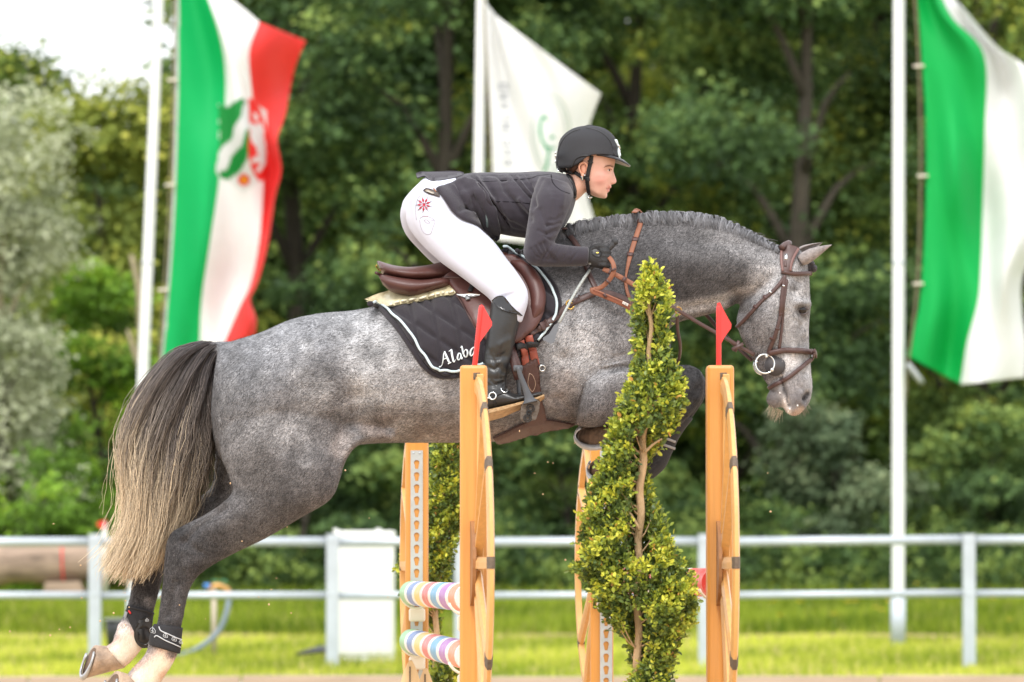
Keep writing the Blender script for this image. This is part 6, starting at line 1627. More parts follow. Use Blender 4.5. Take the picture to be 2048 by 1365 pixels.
# the loop from the hand, doubled back along the shoulder
rein([(1213, 512, 19.54), (1221, 519, 19.52), (1227, 531, 19.505), (1227, 544, 19.50), (1220, 558, 19.505), (1208, 571, 19.51), (1196, 578, 19.515), (1187, 579, 19.515)], .016, M_orange, nrm=(.2, -.9, .15))
for (x, y, x2, y2) in ((1226, 538, 1227.5, 542), (1217, 562, 1214, 565)): rein([(x, y, 19.498), (x2, y2, 19.498)], .019, M_saddle2, 'grip_band', t=.007, sub=2)
LB = cr([(1186, 577, 19.512), (1186, 583, 19.508), (1198, 588, 19.508), (1220, 597, 19.512), (1245, 608, 19.52), (1268, 620, 19.53)], 6)
rein([tuple(q) for q in LB], .019, M_orange, sub=1)
for off in (-.0055, -.002, .002, .0055):
    obj('rein_rib', strap(np.array([P(x, y + off * 576, Y - .0052) for x, y, Y in LB[6:]]), np.array((-.15, -.9, .25)), .0012, .0012), mat('rein_groove', srgb(130, 66, 42), .7), rn)
rein([(1208, 588, 19.503), (1212, 595, 19.503)], .010, M_saddle2, 'grip_band', t=.006, sub=2)
tagq = [(1246, 602.5), (1257, 608), (1255.5, 613), (1244.5, 607.5)]
lt = obj('rein_label', prism([P(x, y, 19.508) for x, y in tagq], (0, .003, 0)), mat('white_label', srgb(226, 222, 216), .5), rn, smooth=False)
SC = {'C': [[(1, .85), (.6, 1), (.1, .7), (.1, .3), (.6, 0), (1, .15)]], 'W': [[(0, 1), (.25, 0), (.5, .7), (.75, 0), (1, 1)]], 'D': [[(0, 0), (0, 1), (.6, .95), (1, .5), (.6, .05), (0, 0)]]}
for i, ch in enumerate('CWD'):
    for pl in SC[ch]:
        q = [P(1246.3 + 3.3 * i + 2.6 * a, 607.2 + 1.65 * i + 1.3 * a - 3.0 * b, 19.5062) for a, b in pl]; obj('label_letter', tube(q, .0004, 5, 3), M_trim, lt)
# the bight of the reins lying over the crest and down the neck
p, n = DT.path([(1268, 428), (1276, 424), (1283, 432), (1281, 448), (1274, 470), (1266, 495), (1260, 515), (1254, 540), (1251, 560), (1252, 580), (1258, 600), (1268, 625)], 6)
obj('rein_bight', strap(p, n, np.interp(np.linspace(0, 1, len(p)), [0, .3, .55, .68, .8, 1], [.018, .018, .016, .008, .012, .016]), .005, lift=.003), M_orange, rn)
for pl in ([(1281.5, 442), (1279.5, 449)], [(1271, 478), (1269, 485)], [(1260.5, 508), (1259.5, 515)]): bstrap(rn, pl, .021, M_saddle2, 'grip_band', lift=.007, t=.003, sub=2)
obj('rein_bight', tube([P(1266, 427, HY - .02), P(1271, 420, HY), P(1276, 421, HY - .02)], .005, 8, 3), M_orange, rn)
# ================================================================== bridle
br_ = thing('bridle', P(1560, 500, HY), 'brown leather bridle with crossed noseband on the horse head', 'bridle')
DHd = Drape((HV, HF))
def bs(pl, w, name, m=M_strapb, lift=.001, t=.006, sym=True, sub=6): return bstrap(br_, pl, w, m, name, lift, t, sub, sym, DHd)
hp = obj('headpiece', patch([(1563, 494), (1574, 490), (1588, 493), (1599, 499), (1592, 512), (1585, 525), (1581, 546), (1565, 548), (1562, 530), (1561, 510)], DHd, .002, .009, 3.5, sub=3), M_strapb, br_)
obj('headpiece', tube([P(1563, 496, HY - .06), P(1572, 489, HY - .03), P(1578, 487, HY), P(1572, 489, HY + .03), P(1563, 496, HY + .06)], .011, 8, 4), M_strapb, br_)
bs([(1594, 502), (1588, 514), (1582, 528), (1579, 543)], .009, 'headpiece_edge', m=mat('pink_brown_edge', srgb(112, 80, 74), .5), lift=.010, t=.003)
bs([(1564, 502), (1563, 515), (1564, 530), (1566, 545)], .009, 'headpiece_edge', m=mat('pink_brown_edge', srgb(112, 80, 74), .5), lift=.010, t=.003)
bs([(1572.5, 512), (1572.5, 523)], .011, 'keeper_plate', M_silver, .009, .004, False, 2)
bs([(1571, 526), (1571, 536)], .010, 'cheek_billet', lift=.009, t=.004)
bs([(1563, 545), (1580, 547), (1600, 548), (1616, 547), (1621, 547)], .015, 'browband', lift=.003, t=.008)
bs([(1569, 552), (1567, 570), (1564, 590), (1562, 610), (1557, 640), (1550, 670), (1543, 690), (1537, 708)], .014, 'cheekpiece', lift=.003)
bs([(1573, 560), (1569, 590), (1566, 612), (1564, 640), (1561, 670), (1558, 697)], .011, 'noseband_hanger', lift=.001)
bs([(1570, 553), (1560, 568), (1545, 585), (1525, 602), (1505, 624), (1488, 642), (1474, 655)], .013, 'throatlash', lift=.002)
for (x, y, x2, y2) in ((1564, 572, 1568, 574), (1539, 583, 1544, 588)): bs([(x, y), (x2, y2)], .006, 'buckle', M_silver, .008, .004, True, 2)
for a_, b_ in (((1529, 598), (1533, 594)), ((1511, 617), (1514, 613)), ((1558, 626), (1559, 630)), ((1553, 660), (1554, 656)), ((1543, 678), (1545, 674))): bs([a_, b_], .017, 'keeper', M_saddle2, .007, .003, True, 2)
bs([(1540, 706), (1552, 703), (1570, 701), (1595, 702), (1615, 704), (1623, 705)], .019, 'noseband', lift=.004, t=.010)
bs([(1626, 706), (1622, 718), (1610, 728), (1590, 745), (1570, 760), (1550, 770), (1537, 776)], .014, 'flash_strap', lift=.003)
bs([(1624, 700), (1627, 708), (1627, 716)], .014, 'flash_loop', lift=.006, t=.006, sym=False, sub=3)
# bit with rubber guard
h, n = DHd.hit(1552, 728)
gd = [h + n * .010 + np.array((.036 * math.cos(a), 0, .036 * math.sin(a))) for a in np.arange(24) / 24 * 2 * math.pi]
bg = obj('bit_guard', prism(gd, n * .006), mat('black_rubber_guard', srgb(70, 68, 70), .5, var=.15), br_)
hh, n2 = DHd.hit(1530, 722)
Yr = min(h[1], hh[1]) - .016
rg = obj('bit_ring', torus(P(1530, 728, Yr), .033, .0032, nrm=(.12, -1, .05), n=36), M_silver, br_)
for c_, r_ in (((1544, 740), .0075), ((1533, 713), .006), ((1513, 724), .005)): obj('bit_ring_stud', ellipsoid(P(*c_, Yr - .002), (r_,) * 3, 10, 8), M_silver, rg)
obj('bit_ring', torus(2 * np.array((0, HY, 0)) + P(1530, 728, Yr) * np.array((1, -1, 1)), .033, .0032, nrm=(.12, 1, .05), n=36), M_silver, br_)
# foam at the lips
M_foam = mat('white_foam', srgb(236, 234, 232), .5)
for c_ in ((1580, 818), (1577, 823), (1595, 811), (1560, 786)): 
    h, n = DHd.hit(*c_)
    if h is not None: obj('foam_fleck', ellipsoid(h + n * .001, (.003, .002, .004), 6, 5), M_foam, horse)
# ================================================================== leg boots
M_neo = mat('black_neoprene', srgb(34, 33, 36), .75, var=.2, scale=60, bump=.3, bscale=260); M_shell = mat('black_boot_shell', srgb(40, 38, 36), .4, var=.3, scale=40, bump=.2, bscale=120)
M_logo = mat('silver_print', srgb(190, 192, 194), .5)
def legboot(name, label, st, yo, group='hind fetlock boots'):
    root = thing(name, P(st[0][0], st[0][1], HY + yo), label, 'leg boot', group)
    V, F = loft([(a, b, c, d, h, yo) for a, b, c, d, h in st], HY, 28, 4)
    obj('wrap', (V, F), M_neo, root)
    return root, Drape((V, F))
rt, dn = legboot('fetlock_boot', 'black fetlock boot with silver crowns on the near hind leg', [(366, 1256, 308, 1248, .036), (364, 1272, 303, 1258, .041), (363, 1290, 299, 1272, .043), (361, 1304, 298, 1286, .043), (359, 1308, 298, 1290, .040)], -.114)
for pl, w in (([(318, 1254), (322, 1262), (335, 1268), (352, 1276), (364, 1280)], .0036), ([(309, 1275), (314, 1272), (330, 1281), (348, 1289), (361, 1295)], .0036)):
    p, n = dn.path(pl, 5); obj('silver_line', strap(p, n, w, .0015, lift=.001), M_logo, rt)
crown = [[(-3.5, -1), (-3, 2.5), (3, 2.5), (3.5, -1)], [(-3.5, -1), (0, -4), (3.5, -1)], [(0, 2), (0, -5.5)], [(-2, .5), (2, .5)]]
for cx, cy, k_ in ((306, 1262, 1.5), (331, 1272, 1.2), (348, 1279, 1.2), (361, 1285, .9)):
    for pl in crown:
        p, n = dn.path([(cx + x * k_, cy + y * k_ + x * k_ * .25) for x, y in pl], 3); obj('crown_mark', strap(p, n, .0018, .0014, lift=.001), M_logo, rt)
rt, dn = legboot('fetlock_boot', 'black fetlock boot with a hard shell on the far hind leg', [(308, 1226, 256, 1212, .036), (306, 1240, 250, 1226, .039), (304, 1262, 252, 1248, .041), (304, 1282, 264, 1272, .040), (296, 1297, 274, 1290, .030)], .108)
obj('shell', patch([(278, 1240), (300, 1235), (304, 1262), (302, 1285), (290, 1297), (276, 1290), (268, 1268)], dn, .001, .005, 4, sub=3), M_shell, rt)
obj('shell_dish', patch([(276, 1258), (285, 1252), (295, 1254), (300, 1266), (298, 1284), (286, 1290), (276, 1278)], dn, .006, .003, 4, sub=3), mat('scuffed_shell', srgb(28, 26, 25), .3, var=.4, scale=60), rt)
for pl in crown:
    p, n = dn.path([(292 + x * .8, 1241 + y * .8) for x, y in pl], 3); obj('crown_mark', strap(p, n, .0018, .0014, lift=.007), M_logo, rt)
p, n = dn.path([(254, 1224), (250, 1238), (246, 1244)], 4); obj('tab', strap(p, n, .016, .004, lift=.001), mat('grey_tab', srgb(150, 154, 158), .5), rt)
p, n = dn.path([(258, 1222), (262, 1228)], 3); obj('red_tab', strap(p, n, .006, .003, lift=.001), M_redp, rt)
p, n = dn.path([(256, 1214), (270, 1217), (290, 1222), (306, 1228)], 4); obj('fleece_edge', tube(p, .006, 8), M_neo, rt)
rt, dn = legboot('tendon_boot', 'black tendon boot with grey straps on the folded far foreleg behind the box plant', [(1386, 838, 1334, 816, .042), (1362, 870, 1312, 848, .038), (1347, 900, 1297, 876, .037), (1330, 936, 1281, 906, .040), (1306, 958, 1272, 918, .040)], .112, 'front tendon boots')
for y_ in (878, 892):
    p, n = dn.path([(1312, y_ - 8), (1328, y_ - 2), (1350, y_ + 6)], 4); obj('strap', strap(p, n, .009, .003, lift=.001), mat('grey_strap', srgb(140, 138, 136), .6), rt)
rt, dn = legboot('tendon_boot', 'black tendon boot on the folded near foreleg behind the box plant', [(1380, 832, 1334, 800, .042), (1358, 852, 1316, 812, .036), (1328, 872, 1288, 826, .036), (1302, 890, 1266, 834, .040)], -.114, 'front tendon boots')
# ================================================================== jump standards
M_wood = mat('varnished_spruce', srgb(206, 142, 66), .42, var=.12, scale=7, stretch=(9, 9, .45), bump=.12, bscale=40, coat=.25, detail=6)
M_woodl = mat('pale_varnished_spruce', srgb(212, 160, 94), .45, var=.12, scale=7, stretch=(9, 9, .45), bump=.12, bscale=40, coat=.2, detail=6)
M_tape = mat('dark_worn_band', srgb(98, 84, 70), .7, var=.4, scale=80)
M_plate = mat('zinc_plate', srgb(190, 194, 192), .4, metal=.35, var=.12, scale=20)
M_cup = mat('cream_plastic_cup', srgb(236, 230, 214), .45, var=.05)
NYY, FYY = 18.0, 21.5
def keyhole_plate(x, y, z0, z1, w, d, step, nz0):
    """A zinc strip with real keyhole openings, facing the camera."""
    parts = []
    z = z1 - .045
    n = 24
    parts.append(box((x, y - d / 2, (z1 + z1 - .03) / 2 - 0.0), (w, d, .03), 0))
    za = z1 - .03
    while za > z0:
        zb = za - step; cz = (za + zb) / 2
        rect = []; hw_, hs_ = w / 2, step / 2
        for cx0, cz0, cx1, cz1 in ((-hw_, hs_, hw_, hs_), (hw_, hs_, hw_, -hs_), (hw_, -hs_, -hw_, -hs_), (-hw_, -hs_, -hw_, hs_)):
            for q in np.arange(n // 4) / (n // 4): rect.append((cx0 + (cx1 - cx0) * q, cz0 + (cz1 - cz0) * q))
        hole = []
        for sx, sz in rect:
            a = math.atan2(sx, sz); hx, hz = .0105 * math.sin(a), .0105 * math.cos(a) + .006
            if math.cos(a) < -.6: hx, hz = .0062 * math.sin(a) / .8, -.017
            hole.append((hx, hz))
        V = [(x + a, y - d, cz + b) for a, b in rect] + [(x + a, y - d, cz + b) for a, b in hole] + [(x + a, y, cz + b) for a, b in hole] + [(x + a, y, cz + b) for a, b in rect]
        F = []
        for k in range(n):
            j = (k + 1) % n
            F += [[k, j, n + j, n + k], [n + k, n + j, 2 * n + j, 2 * n + k], [3 * n + k, 3 * n + j, j, k]]
        parts.append((np.array(V), F)); za = zb
    return join(*parts)
def standard(px, w_px, top_py, Y, s, dirx, label, flag_px=None, plate_off=0.0):
    """s=-1: wheel wing towards the camera, +1: away from it."""
    c = P(px, top_py, Y); W = w_px / FPX * Y; D = .11
    root = thing('jump_standard', (c[0], Y, 0), label, 'jump standard', 'wooden jump standards')
    top = c[2]
    obj('post', box((c[0], Y, top / 2 + .03), (W, D, top - .06), .010), M_wood, root, smooth=False)
    obj('foot', box((c[0], Y + s * .25, .035), (.10, .95, .065), .01), M_wood, root, smooth=False)
    obj('cross_foot', box((c[0], Y, .095), (.62, .10, .055), .01), M_wood, root, smooth=False)
    hub = P(px, 1127, NYY)[2]; Rw = .585
    d = np.array((dirx, s, 0.0)); d /= np.linalg.norm(d); b = np.array((d[1], -d[0], 0)); b = b if b[0] > 0 else -b
    base = np.array((c[0], Y, hub)) + d * (D / 2 - .012) + b * (.006 if s < 0 else -.006)
    def arc(a0, a1, r_, n=14): return np.array([base + d * r_ * math.cos(a) + np.array((0, 0, 1)) * r_ * math.sin(a) for a in np.linspace(a0, a1, n)])
    cuts = [-1.5, -.98, -.56, 0.0, .56, .98, 1.5]
    for a0, a1 in zip(cuts[:-1], cuts[1:]):
        q = arc(a0 + .004, a1 - .004, Rw); nr = np.array([(p - base) / np.linalg.norm(p - base) for p in q])
        obj('rim_segment', strap(q - nr * .045, nr, .022, .048, round_=.15), M_woodl, root, smooth=False)
    for a in cuts[1:-1]:
        q = arc(a - .032, a + .032, Rw, 5); nr = np.array([(p - base) / np.linalg.norm(p - base) for p in q])
        obj('dark_band', strap(q - nr * .047, nr, .0245, .0515, round_=.1), M_tape, root, smooth=False)
    for a in (-.98, -.56, 0, .56, .98):
        u = d * math.cos(a) + np.array((0, 0, 1)) * math.sin(a)
        q = np.array([base + u * .07, base + u * .3, base + u * (Rw - .04)])
        nn = np.cross(u, b); obj('spoke', strap(q - nn * .018, nn, .026, .036, round_=.2), M_woodl, root, smooth=False)
    hb = [base + d * .135 * math.cos(a) * .9 + np.array((0, 0, 1)) * .135 * math.sin(a) for a in np.linspace(-1.57, 1.57, 16)]
    obj('hub_plate', prism(np.array(hb) - b * .022, b * .012), mat('hub_edge_wood', srgb(150, 104, 62), .6, var=.2, scale=10), root, smooth=False)
    # back board carrying the wheel
    q0 = np.array((c[0], Y, 0)) + b * (.016 if s < 0 else -.016) + d * (D / 2 + .004)
    obj('batten', box((q0[0], q0[1], hub), (.022, .020, Rw * 2.04), .003), M_woodl, root, smooth=False)
    obj('slot', box((c[0] + b[0] * .010 * (1 if s < 0 else -1), Y + s * (D / 2 + .0005), hub + Rw + .005), (.022, .004, .022), .001), M_tape, root, smooth=False)
    if s > 0:
        obj('keyhole_plate', keyhole_plate(c[0] + plate_off, Y - D / 2 - .0005, .25, P(px, 902, Y)[2], .046, .004, .0455, 0), M_plate, root, smooth=False)
        for dx in (-.012, .012): obj('screw', ellipsoid((c[0] + plate_off + dx, Y - D / 2 - .005, P(px, 907, Y)[2]), (.004, .002, .004), 8, 5), M_galv, root)
    return root, c, W, D
sL, cL, WL, DL = standard(947.5, 55, 732, NYY, -1, .085, 'near wooden jump standard in front of the rider boot, with half wheel wing')
sR, cR, WR, DR = standard(1439.5, 55, 732, NYY, -1, .035, 'near wooden jump standard right of the box plant, with half wheel wing')
fL, cfL, WfL, DfL = standard(834, 46, 872, FYY, 1, -.10, 'far wooden jump standard under the horse belly with keyhole strip')
fR, cfR, WfR, DfR = standard(1203, 46, 846, FYY, 1, -.13, 'far wooden jump standard half hidden behind the box plant', plate_off=.016)
# red corner flags on the near standards
def corner_flag(pole, tri, label, Y):
    root = thing('corner_flag', P(pole[0][0], pole[0][1], Y), label, 'flag', 'red corner flags')
    obj('pole', tube([P(x, y, Y) for x, y in pole], .0088, 10), M_redpl, root)
    th = .010
    V, F = prism([P(x, y, Y - .005) for x, y in tri], (0, th, 0)); obj('pennant', (V, F), M_redpl, root, smooth=False)
    md = root.children[-1].modifiers.new('edge', 'BEVEL'); md.width = .003; md.segments = 2
M_redpl = mat('red_flag_plastic', srgb(222, 58, 54), .4, var=.06, scale=5)
corner_flag([(949, 736), (962, 620), (963.5, 612)], [(962, 609), (966, 611), (984, 644), (984, 651), (977, 661), (953, 694), (956, 670)], 'red plastic flag on the near left standard, in front of the rider boot', NYY)
corner_flag([(1437.5, 736), (1437.5, 625), (1438, 612)], [(1434, 607), (1440, 605), (1446, 618), (1463, 649), (1462, 657), (1449, 675), (1441, 690), (1434, 692)], 'red plastic flag on the near right standard, beside the horse head', NYY)
# ================================================================== poles
RB = [srgb(130, 184, 130), srgb(92, 124, 182), srgb(240, 202, 104), srgb(218, 98, 96), srgb(92, 160, 202), srgb(166, 104, 178), srgb(240, 134, 96)]
WHT = srgb(232, 230, 224)
def stripes_mat(name, cols, wstripe, wgap, along):
    m = bpy.data.materials.new(name); m.use_nodes = True; N = m.node_tree.nodes; L = m.node_tree.links; b = N['Principled BSDF']
    b.inputs['Roughness'].default_value = .45
    at = N.new('ShaderNodeAttribute'); at.attribute_name = 'tint'
    tc = N.new('ShaderNodeTexCoord'); nz = N.new('ShaderNodeTexNoise'); nz.inputs['Scale'].default_value = 55; nz.inputs['Detail'].default_value = 6; L.new(tc.outputs['Object'], nz.inputs['Vector'])
    mr = N.new('ShaderNodeMapRange'); mr.inputs[1].default_value = .52; mr.inputs[2].default_value = .72; mr.inputs[4].default_value = .55; L.new(nz.outputs[0], mr.inputs[0])
    mx = N.new('ShaderNodeMix'); mx.data_type = 'RGBA'; mx.inputs[7].default_value = (*srgb(222, 214, 206), 1); L.new(mr.outputs[0], mx.inputs[0]); L.new(at.outputs['Color'], mx.inputs[6]); L.new(mx.outputs[2], b.inputs['Base Color'])
    return m
M_polep = stripes_mat('scuffed_pole_paint', None, 0, 0, None)
def pole(name, A, B, r_, seq, label, group):
    """seq: (length m, colour) repeated along the pole."""
    A = np.array(A, float); B = np.array(B, float); L_ = np.linalg.norm(B - A); u = (B - A) / L_
    cuts = [0.0]; cols = []
    i = 0
    while cuts[-1] < L_:
        l, c = seq[i % len(seq)]; cuts.append(min(L_, cuts[-1] + l)); cols.append(c); i += 1
    e1 = np.cross(u, (0, 0, 1)); e1 /= np.linalg.norm(e1); e2 = np.cross(e1, u)
    n = 24; V, C, F = [], [], []
    for a, b, c in zip(cuts[:-1], cuts[1:], cols):
        k0 = len(V)
        for t in (a, b):
            for th in np.arange(n) / n * 2 * math.pi: V.append(A + u * t + r_ * (math.cos(th) * e1 + math.sin(th) * e2)); C.append(c)
        F += [[k0 + j, k0 + (j + 1) % n, k0 + n + (j + 1) % n, k0 + n + j] for j in range(n)]
    for t, c in ((0, cols[0]), (L_, cols[-1])):
        k0 = len(V)
        for th in np.arange(n) / n * 2 * math.pi: V.append(A + u * t + r_ * (math.cos(th) * e1 + math.sin(th) * e2)); C.append(c)
        F.append([k0 + j for j in range(n)])
    o = obj(name, (np.array(V), F), M_polep, colors=np.array(C), sharp=R(40)); return tag(o, label, 'pole', group)
seqL = []
for c in RB: seqL += [(.335, c), (.15, WHT)]
seqL = seqL[:] 
A1, B1 = P(823, 1187, FYY - .1), P(940, 1196, NYY + .1)
pole('jump_pole', A1, B1, .046, seqL, 'upper rainbow striped pole between the two left standards', 'striped jump poles')
A2, B2 = P(823, 1283, FYY - .1), P(940, 1313, NYY + .1)
pole('jump_pole', A2, B2, .046, seqL, 'lower rainbow striped pole between the two left standards', 'striped jump poles')
redw = [(.40, srgb(226, 74, 66)), (.45, WHT)]
pole('jump_pole', P(1203, 1160, FYY - .1), P(1432, 1166, NYY + .1), .046, [(.3, srgb(92, 124, 182)), (.4, WHT), (.5, srgb(226, 74, 66)), (.6, WHT), (.5, srgb(226, 74, 66)), (.45, WHT), (.8, srgb(226, 74, 66))], 'red and white pole between the right standards, mostly behind the box plant', 'striped jump poles')
# cups
def cup(px, py, Y, label, s=1):
    root = thing('jump_cup', P(px, py, Y), label, 'jump cup', 'pole cups')
    c = P(px, py, Y)
    q = [c + np.array((.058 * math.cos(a), 0, .022 + .058 * math.sin(a))) for a in np.linspace(math.pi * 1.12, math.pi * 1.88, 11)]
    obj('cradle', strap(np.array(q) + np.array((0, -.02, 0)), np.array([(math.cos(a), 0, math.sin(a)) for a in np.linspace(math.pi * 1.12, math.pi * 1.88, 11)]), .06, .008), M_cup, root)
    obj('bracket', box(c + np.array((.0, .024, -.065)), (.062, .022, .05), .008), M_cup, root)
cup(834, 1196, FYY - .085, 'cream cup holding the far end of the upper rainbow pole')
cup(834, 1292, FYY - .085, 'cream cup holding the far end of the lower rainbow pole')
cup(934, 1206, NYY + .085, 'cream cup holding the near end of the upper rainbow pole')
cup(934, 1324, NYY + .085, 'cream cup holding the near end of the lower rainbow pole')
cup(1210, 1172, FYY - .085, 'cream cup behind the box plant holding the red and white pole')
cup(1434, 1178, NYY + .085, 'cream cup on the right near standard holding the red and white pole')
# two pointed pickets below the left poles
M_pick = mat('pale_picket_wood', srgb(226, 192, 146), .5, var=.12, scale=8, stretch=(9, 9, .5))
for i, (cx, ty, hw, Y, nm) in enumerate(((821, 1322, 22, 21.2, 'left of two pale pointed pickets under the rainbow poles'), (851, 1338, 20, 20.9, 'right of two pale pointed pickets under the rainbow poles'))):
    root = thing('picket', (P(cx, ty, Y)[0], Y, 0), nm, 'picket', 'pointed pickets')
    prof = [(cx - 2, ty), (cx + 3, ty), (cx + hw * .5, ty + 16), (cx + hw * .85, ty + 40), (cx + hw, ty + 75)]
    left = [(2 * cx - x, y) for x, y in prof[::-1]]
    pts = [P(x, y, Y) for x, y in cr(prof, 3)] ; pr = [np.array((pts[-1][0], Y, .0))]; lf = [P(x, y, Y) for x, y in cr(left, 3)]
    obj('board', prism(np.array(pts + pr + [np.array((lf[0][0], Y, 0.0))] + lf), (0, .03, 0)), M_pick, root, smooth=False)
    obj('groove', box(P(cx - 1, ty + 60, Y - .001) - np.array((0, 0, .12)), (.005, .003, .42), 0), M_tape, root, smooth=False)
# ================================================================== spiral box plants
M_box = mat('box_leaf', (1, 1, 1), .42, var=.08, scale=30, attr='tint', trans=.22, spec=.4)
M_stem = mat('box_stem', srgb(190, 160, 122), .85, var=.25, scale=18, stretch=(3, 3, .8), bump=.6, bscale=60)
def topiary(prof, stem, visible, Y, label, seed, n, grooves=(), pot=True, leafs=.0185):
    r = np.random.default_rng(seed)
    prof = np.array(prof, float); ys, xl, xr = prof.T; cxx = (xl + xr) / 2; xl = cxx - (cxx - xl) * 1.0; xr = cxx + (xr - cxx) * 1.0
    cs = P(stem[-1][0], stem[-1][1], Y)
    root = thing('spiral_box_plant', (cs[0], Y, 0), label, 'plant', 'clipped spiral box plants')
    sp = cr([(x, y, w) for x, y, w in stem], 6)
    zb = 0.05; bx = P(stem[-1][0], stem[-1][1], Y)
    pts = [P(x, y, Y) + np.array((.004 * math.sin(i * .9), 0, 0)) for i, (x, y, w) in enumerate(sp)] + [np.array((bx[0], Y, .30)), np.array((bx[0], Y, zb))]
    rad = [.82 * w / FPX * Y / 2 for x, y, w in sp] + [.02, .024]
    st = obj('stem', tube(pts, rad, 10), M_stem, root)
    # leaf sites
    S = scale_ = FPX / Y
    wts = (xr - xl); yy = r.uniform(ys[0], ys[-1], n * 3); a = np.interp(yy, ys, xl); b = np.interp(yy, ys, xr)
    keep = r.uniform(0, 1, len(yy)) < (b - a) / (b - a).max(); yy, a, b = yy[keep][:n], a[keep][:n], b[keep][:n]; n = len(yy)
    wob = 4.5 * np.sin(yy / 9.0) + 4 * np.sin(yy / 23.0 + 1)
    c = (a + b) / 2; h = np.maximum((b - a) / 2 + wob * .5 - 11, 4)
    ang = r.uniform(0, 2 * math.pi, n); rr_ = np.sqrt(r.uniform(.12, 1.0, n)) ; shell = r.uniform(0, 1, n) < .6; rr_ = np.where(shell, r.uniform(.80, 1.04, n), rr_)
    clump = .08 * np.sin(ang * 4 + yy / 15) + .07 * np.sin(ang * 7 - yy / 9)
    rr_ = rr_ * (1 + clump)
    x = c + h * rr_ * np.cos(ang); dep = h * np.minimum(1.0, 75 / h) * rr_ * np.sin(ang) / S
    for (y0, y1, hw_) in grooves:
        sx = np.interp(yy, [p[1] for p in stem], [p[0] for p in stem])
        m = (yy > y0) & (yy < y1) & (np.abs(x - sx) < hw_ * (.75 + .5 * r.uniform(0, 1, n))) & (dep < .02)
        dep = np.where(m, np.abs(dep) + .03, dep)
    pos = Pn(x, yy, Y + dep)
    cen = np.stack((P(1024, 700, Y)[0] + (c - 1024) / S, np.full(n, Y), pos[:, 2]), -1)
    out = pos - cen; out /= np.linalg.norm(out, axis=1)[:, None] + 1e-6
    axis = out * .7 + np.array((0, 0, .85)) + r.normal(0, .5, (n, 3)); axis /= np.linalg.norm(axis, axis=1)[:, None]
    # each site is a sprig of 5 leaves
    k = 5; base = np.repeat(pos, k, 0); ax = np.repeat(axis, k, 0); m = n * k
    dirn = ax + r.normal(0, .75, (m, 3)); dirn /= np.linalg.norm(dirn, axis=1)[:, None]
    off = base + ax * (np.tile(np.arange(k), n) * .006)[:, None] + r.normal(0, .004, (m, 3))
    nr = np.cross(dirn, r.normal(0, 1, (m, 3))); nr += np.array((0, -.3, .6)); nr -= dirn * np.sum(nr * dirn, 1)[:, None]; nr /= np.linalg.norm(nr, axis=1)[:, None] + 1e-9
    sd = np.cross(dirn, nr); ln = leafs * r.uniform(.55, 1.15, m); w = ln * r.uniform(.24, .34, m)
    V = np.empty((m, 6, 3)); cup_ = nr * (ln * .10)[:, None]
    V[:, 0] = off; V[:, 1] = off + dirn * (ln * .35)[:, None] + sd * w[:, None] + cup_; V[:, 2] = off + dirn * (ln * .75)[:, None] + sd * (w * .8)[:, None] + cup_
    V[:, 3] = off + dirn * ln[:, None]; V[:, 4] = off + dirn * (ln * .75)[:, None] - sd * (w * .8)[:, None] + cup_; V[:, 5] = off + dirn * (ln * .35)[:, None] - sd * w[:, None] + cup_
    F0 = np.arange(m * 6).reshape(m, 6); F = np.concatenate((F0[:, [0, 1, 2, 3]], F0[:, [0, 3, 4, 5]]))
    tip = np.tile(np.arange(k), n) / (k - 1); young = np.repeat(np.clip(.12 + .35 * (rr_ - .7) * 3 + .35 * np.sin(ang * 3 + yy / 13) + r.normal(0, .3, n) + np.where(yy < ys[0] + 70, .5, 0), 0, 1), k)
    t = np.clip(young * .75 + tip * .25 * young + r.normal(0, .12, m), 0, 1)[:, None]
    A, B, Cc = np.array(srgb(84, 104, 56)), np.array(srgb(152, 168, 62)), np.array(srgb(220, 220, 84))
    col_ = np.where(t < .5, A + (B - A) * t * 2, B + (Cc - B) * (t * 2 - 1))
    dead = (r.uniform(0, 1, m) < .012)[:, None]; col_ = np.where(dead, np.array(srgb(206, 158, 84)), col_)
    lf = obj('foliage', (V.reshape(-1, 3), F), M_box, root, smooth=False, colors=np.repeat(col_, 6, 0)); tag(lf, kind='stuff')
    # twigs from stem to leaf masses
    tw = []
    sel = r.choice(n, 90, replace=False)
    for i in sel:
        sy = min(max(yy[i] + r.uniform(30, 70), stem[0][1]), ys[-1]); sx = np.interp(sy, [p[1] for p in stem], [p[0] for p in stem]); p0 = P(sx, sy, Y)
        tw.append(tube([p0, (p0 + pos[i]) / 2 + np.array((0, 0, -.01)), pos[i]], [.0032, .0022, .0012], 5, 2))
    tag(obj('twigs', join(*tw), M_stem, root), kind='stuff')
    for pl in visible:
        q = [P(x, y, Y - .03 - .01 * i) for i, (x, y) in enumerate(pl)]; obj('branch', tube(q, [.005, .004, .0025], 7, 3), M_stem, root)
    if pot:
        th = np.arange(24) / 24 * 2 * math.pi
        obj('pot', rings_to_mesh([[(bx[0] + q * math.cos(t_), Y + q * math.sin(t_), z) for t_ in th] for q, z in ((.12, 0), (.16, .28), (.17, .30), (.15, .30), (.14, .24), (.02, .24))]), mat('terracotta_pot', srgb(150, 90, 66), .8, var=.15), root)
    return root
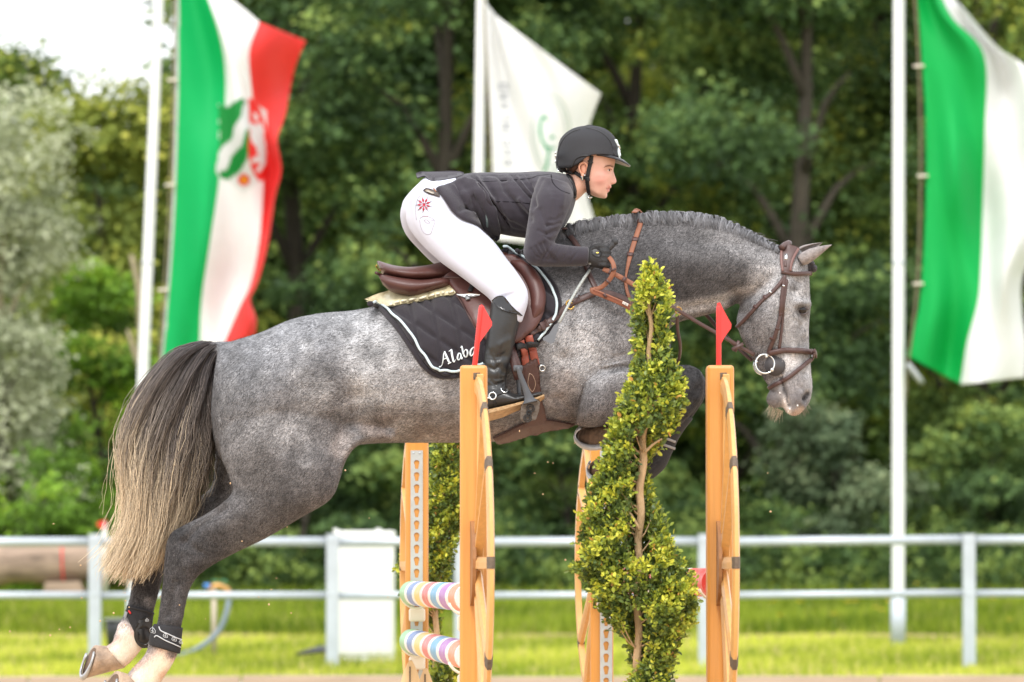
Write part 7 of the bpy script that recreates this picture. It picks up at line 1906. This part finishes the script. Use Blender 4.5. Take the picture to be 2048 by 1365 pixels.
prof1 = [(535, 1294, 1306), (550, 1285, 1318), (580, 1275, 1334), (620, 1265, 1344), (680, 1265, 1342), (715, 1270, 1338), (740, 1266, 1352), (770, 1256, 1368), (800, 1242, 1374), (835, 1228, 1368), (865, 1222, 1346), (900, 1208, 1318), (930, 1198, 1300), (960, 1188, 1296), (1000, 1176, 1310), (1040, 1167, 1322), (1080, 1158, 1342), (1110, 1154, 1358), (1150, 1160, 1380), (1190, 1176, 1394), (1225, 1195, 1396), (1255, 1220, 1380), (1285, 1245, 1362), (1320, 1266, 1350), (1350, 1268, 1344), (1390, 1250, 1350), (1450, 1235, 1365)]
stem1 = [(1300, 560, 8), (1300, 620, 11), (1300, 700, 12), (1294, 760, 13), (1290, 850, 15), (1284, 930, 20), (1280, 1020, 20), (1278, 1110, 19), (1276, 1220, 19), (1276, 1330, 20), (1280, 1460, 22)]
topiary(prof1, stem1, [[(1290, 905), (1305, 890), (1324, 878)], [(1285, 880), (1292, 860), (1300, 845)], [(1280, 1062), (1262, 1030), (1238, 1008)]], 17.75, 'near clipped spiral box plant in front of the horse chest', 71, 7400,
        grooves=((606, 728, 13), (862, 1120, 22), (1222, 1340, 20)))
prof2 = [(800, 885, 905), (840, 872, 916), (890, 866, 930), (930, 860, 935), (1000, 850, 935), (1060, 830, 926), (1100, 800, 915), (1140, 795, 900), (1180, 800, 890), (1220, 815, 886), (1250, 850, 885), (1275, 868, 880), (1310, 868, 900), (1345, 850, 935), (1400, 840, 940)]
stem2 = [(890, 830, 7), (885, 950, 11), (878, 1080, 13), (873, 1200, 14), (872, 1300, 15), (874, 1410, 16)]
topiary(prof2, stem2, [], 22.3, 'far clipped spiral box plant behind the left jump standards', 72, 3200, grooves=((1225, 1330, 20),), leafs=.020)

# sand thrown up by the hooves
r = np.random.default_rng(12); gp_ = []
for k in range(70):
    if k < 34: px, py = r.normal(230, 110), r.normal(1250, 90)
    else: px, py = r.uniform(420, 1560), r.uniform(820, 1240)
    gp_.append(ellipsoid(P(px, py, r.uniform(19.0, 20.6)), r.uniform(.0016, .004, 3), 6, 5))
o = obj('flying_sand', join(*gp_), mat('sand_grain', srgb(206, 172, 132), .9, var=.2)); tag(o, 'grains of sand flying in the air behind the horse', 'sand', kind='stuff')
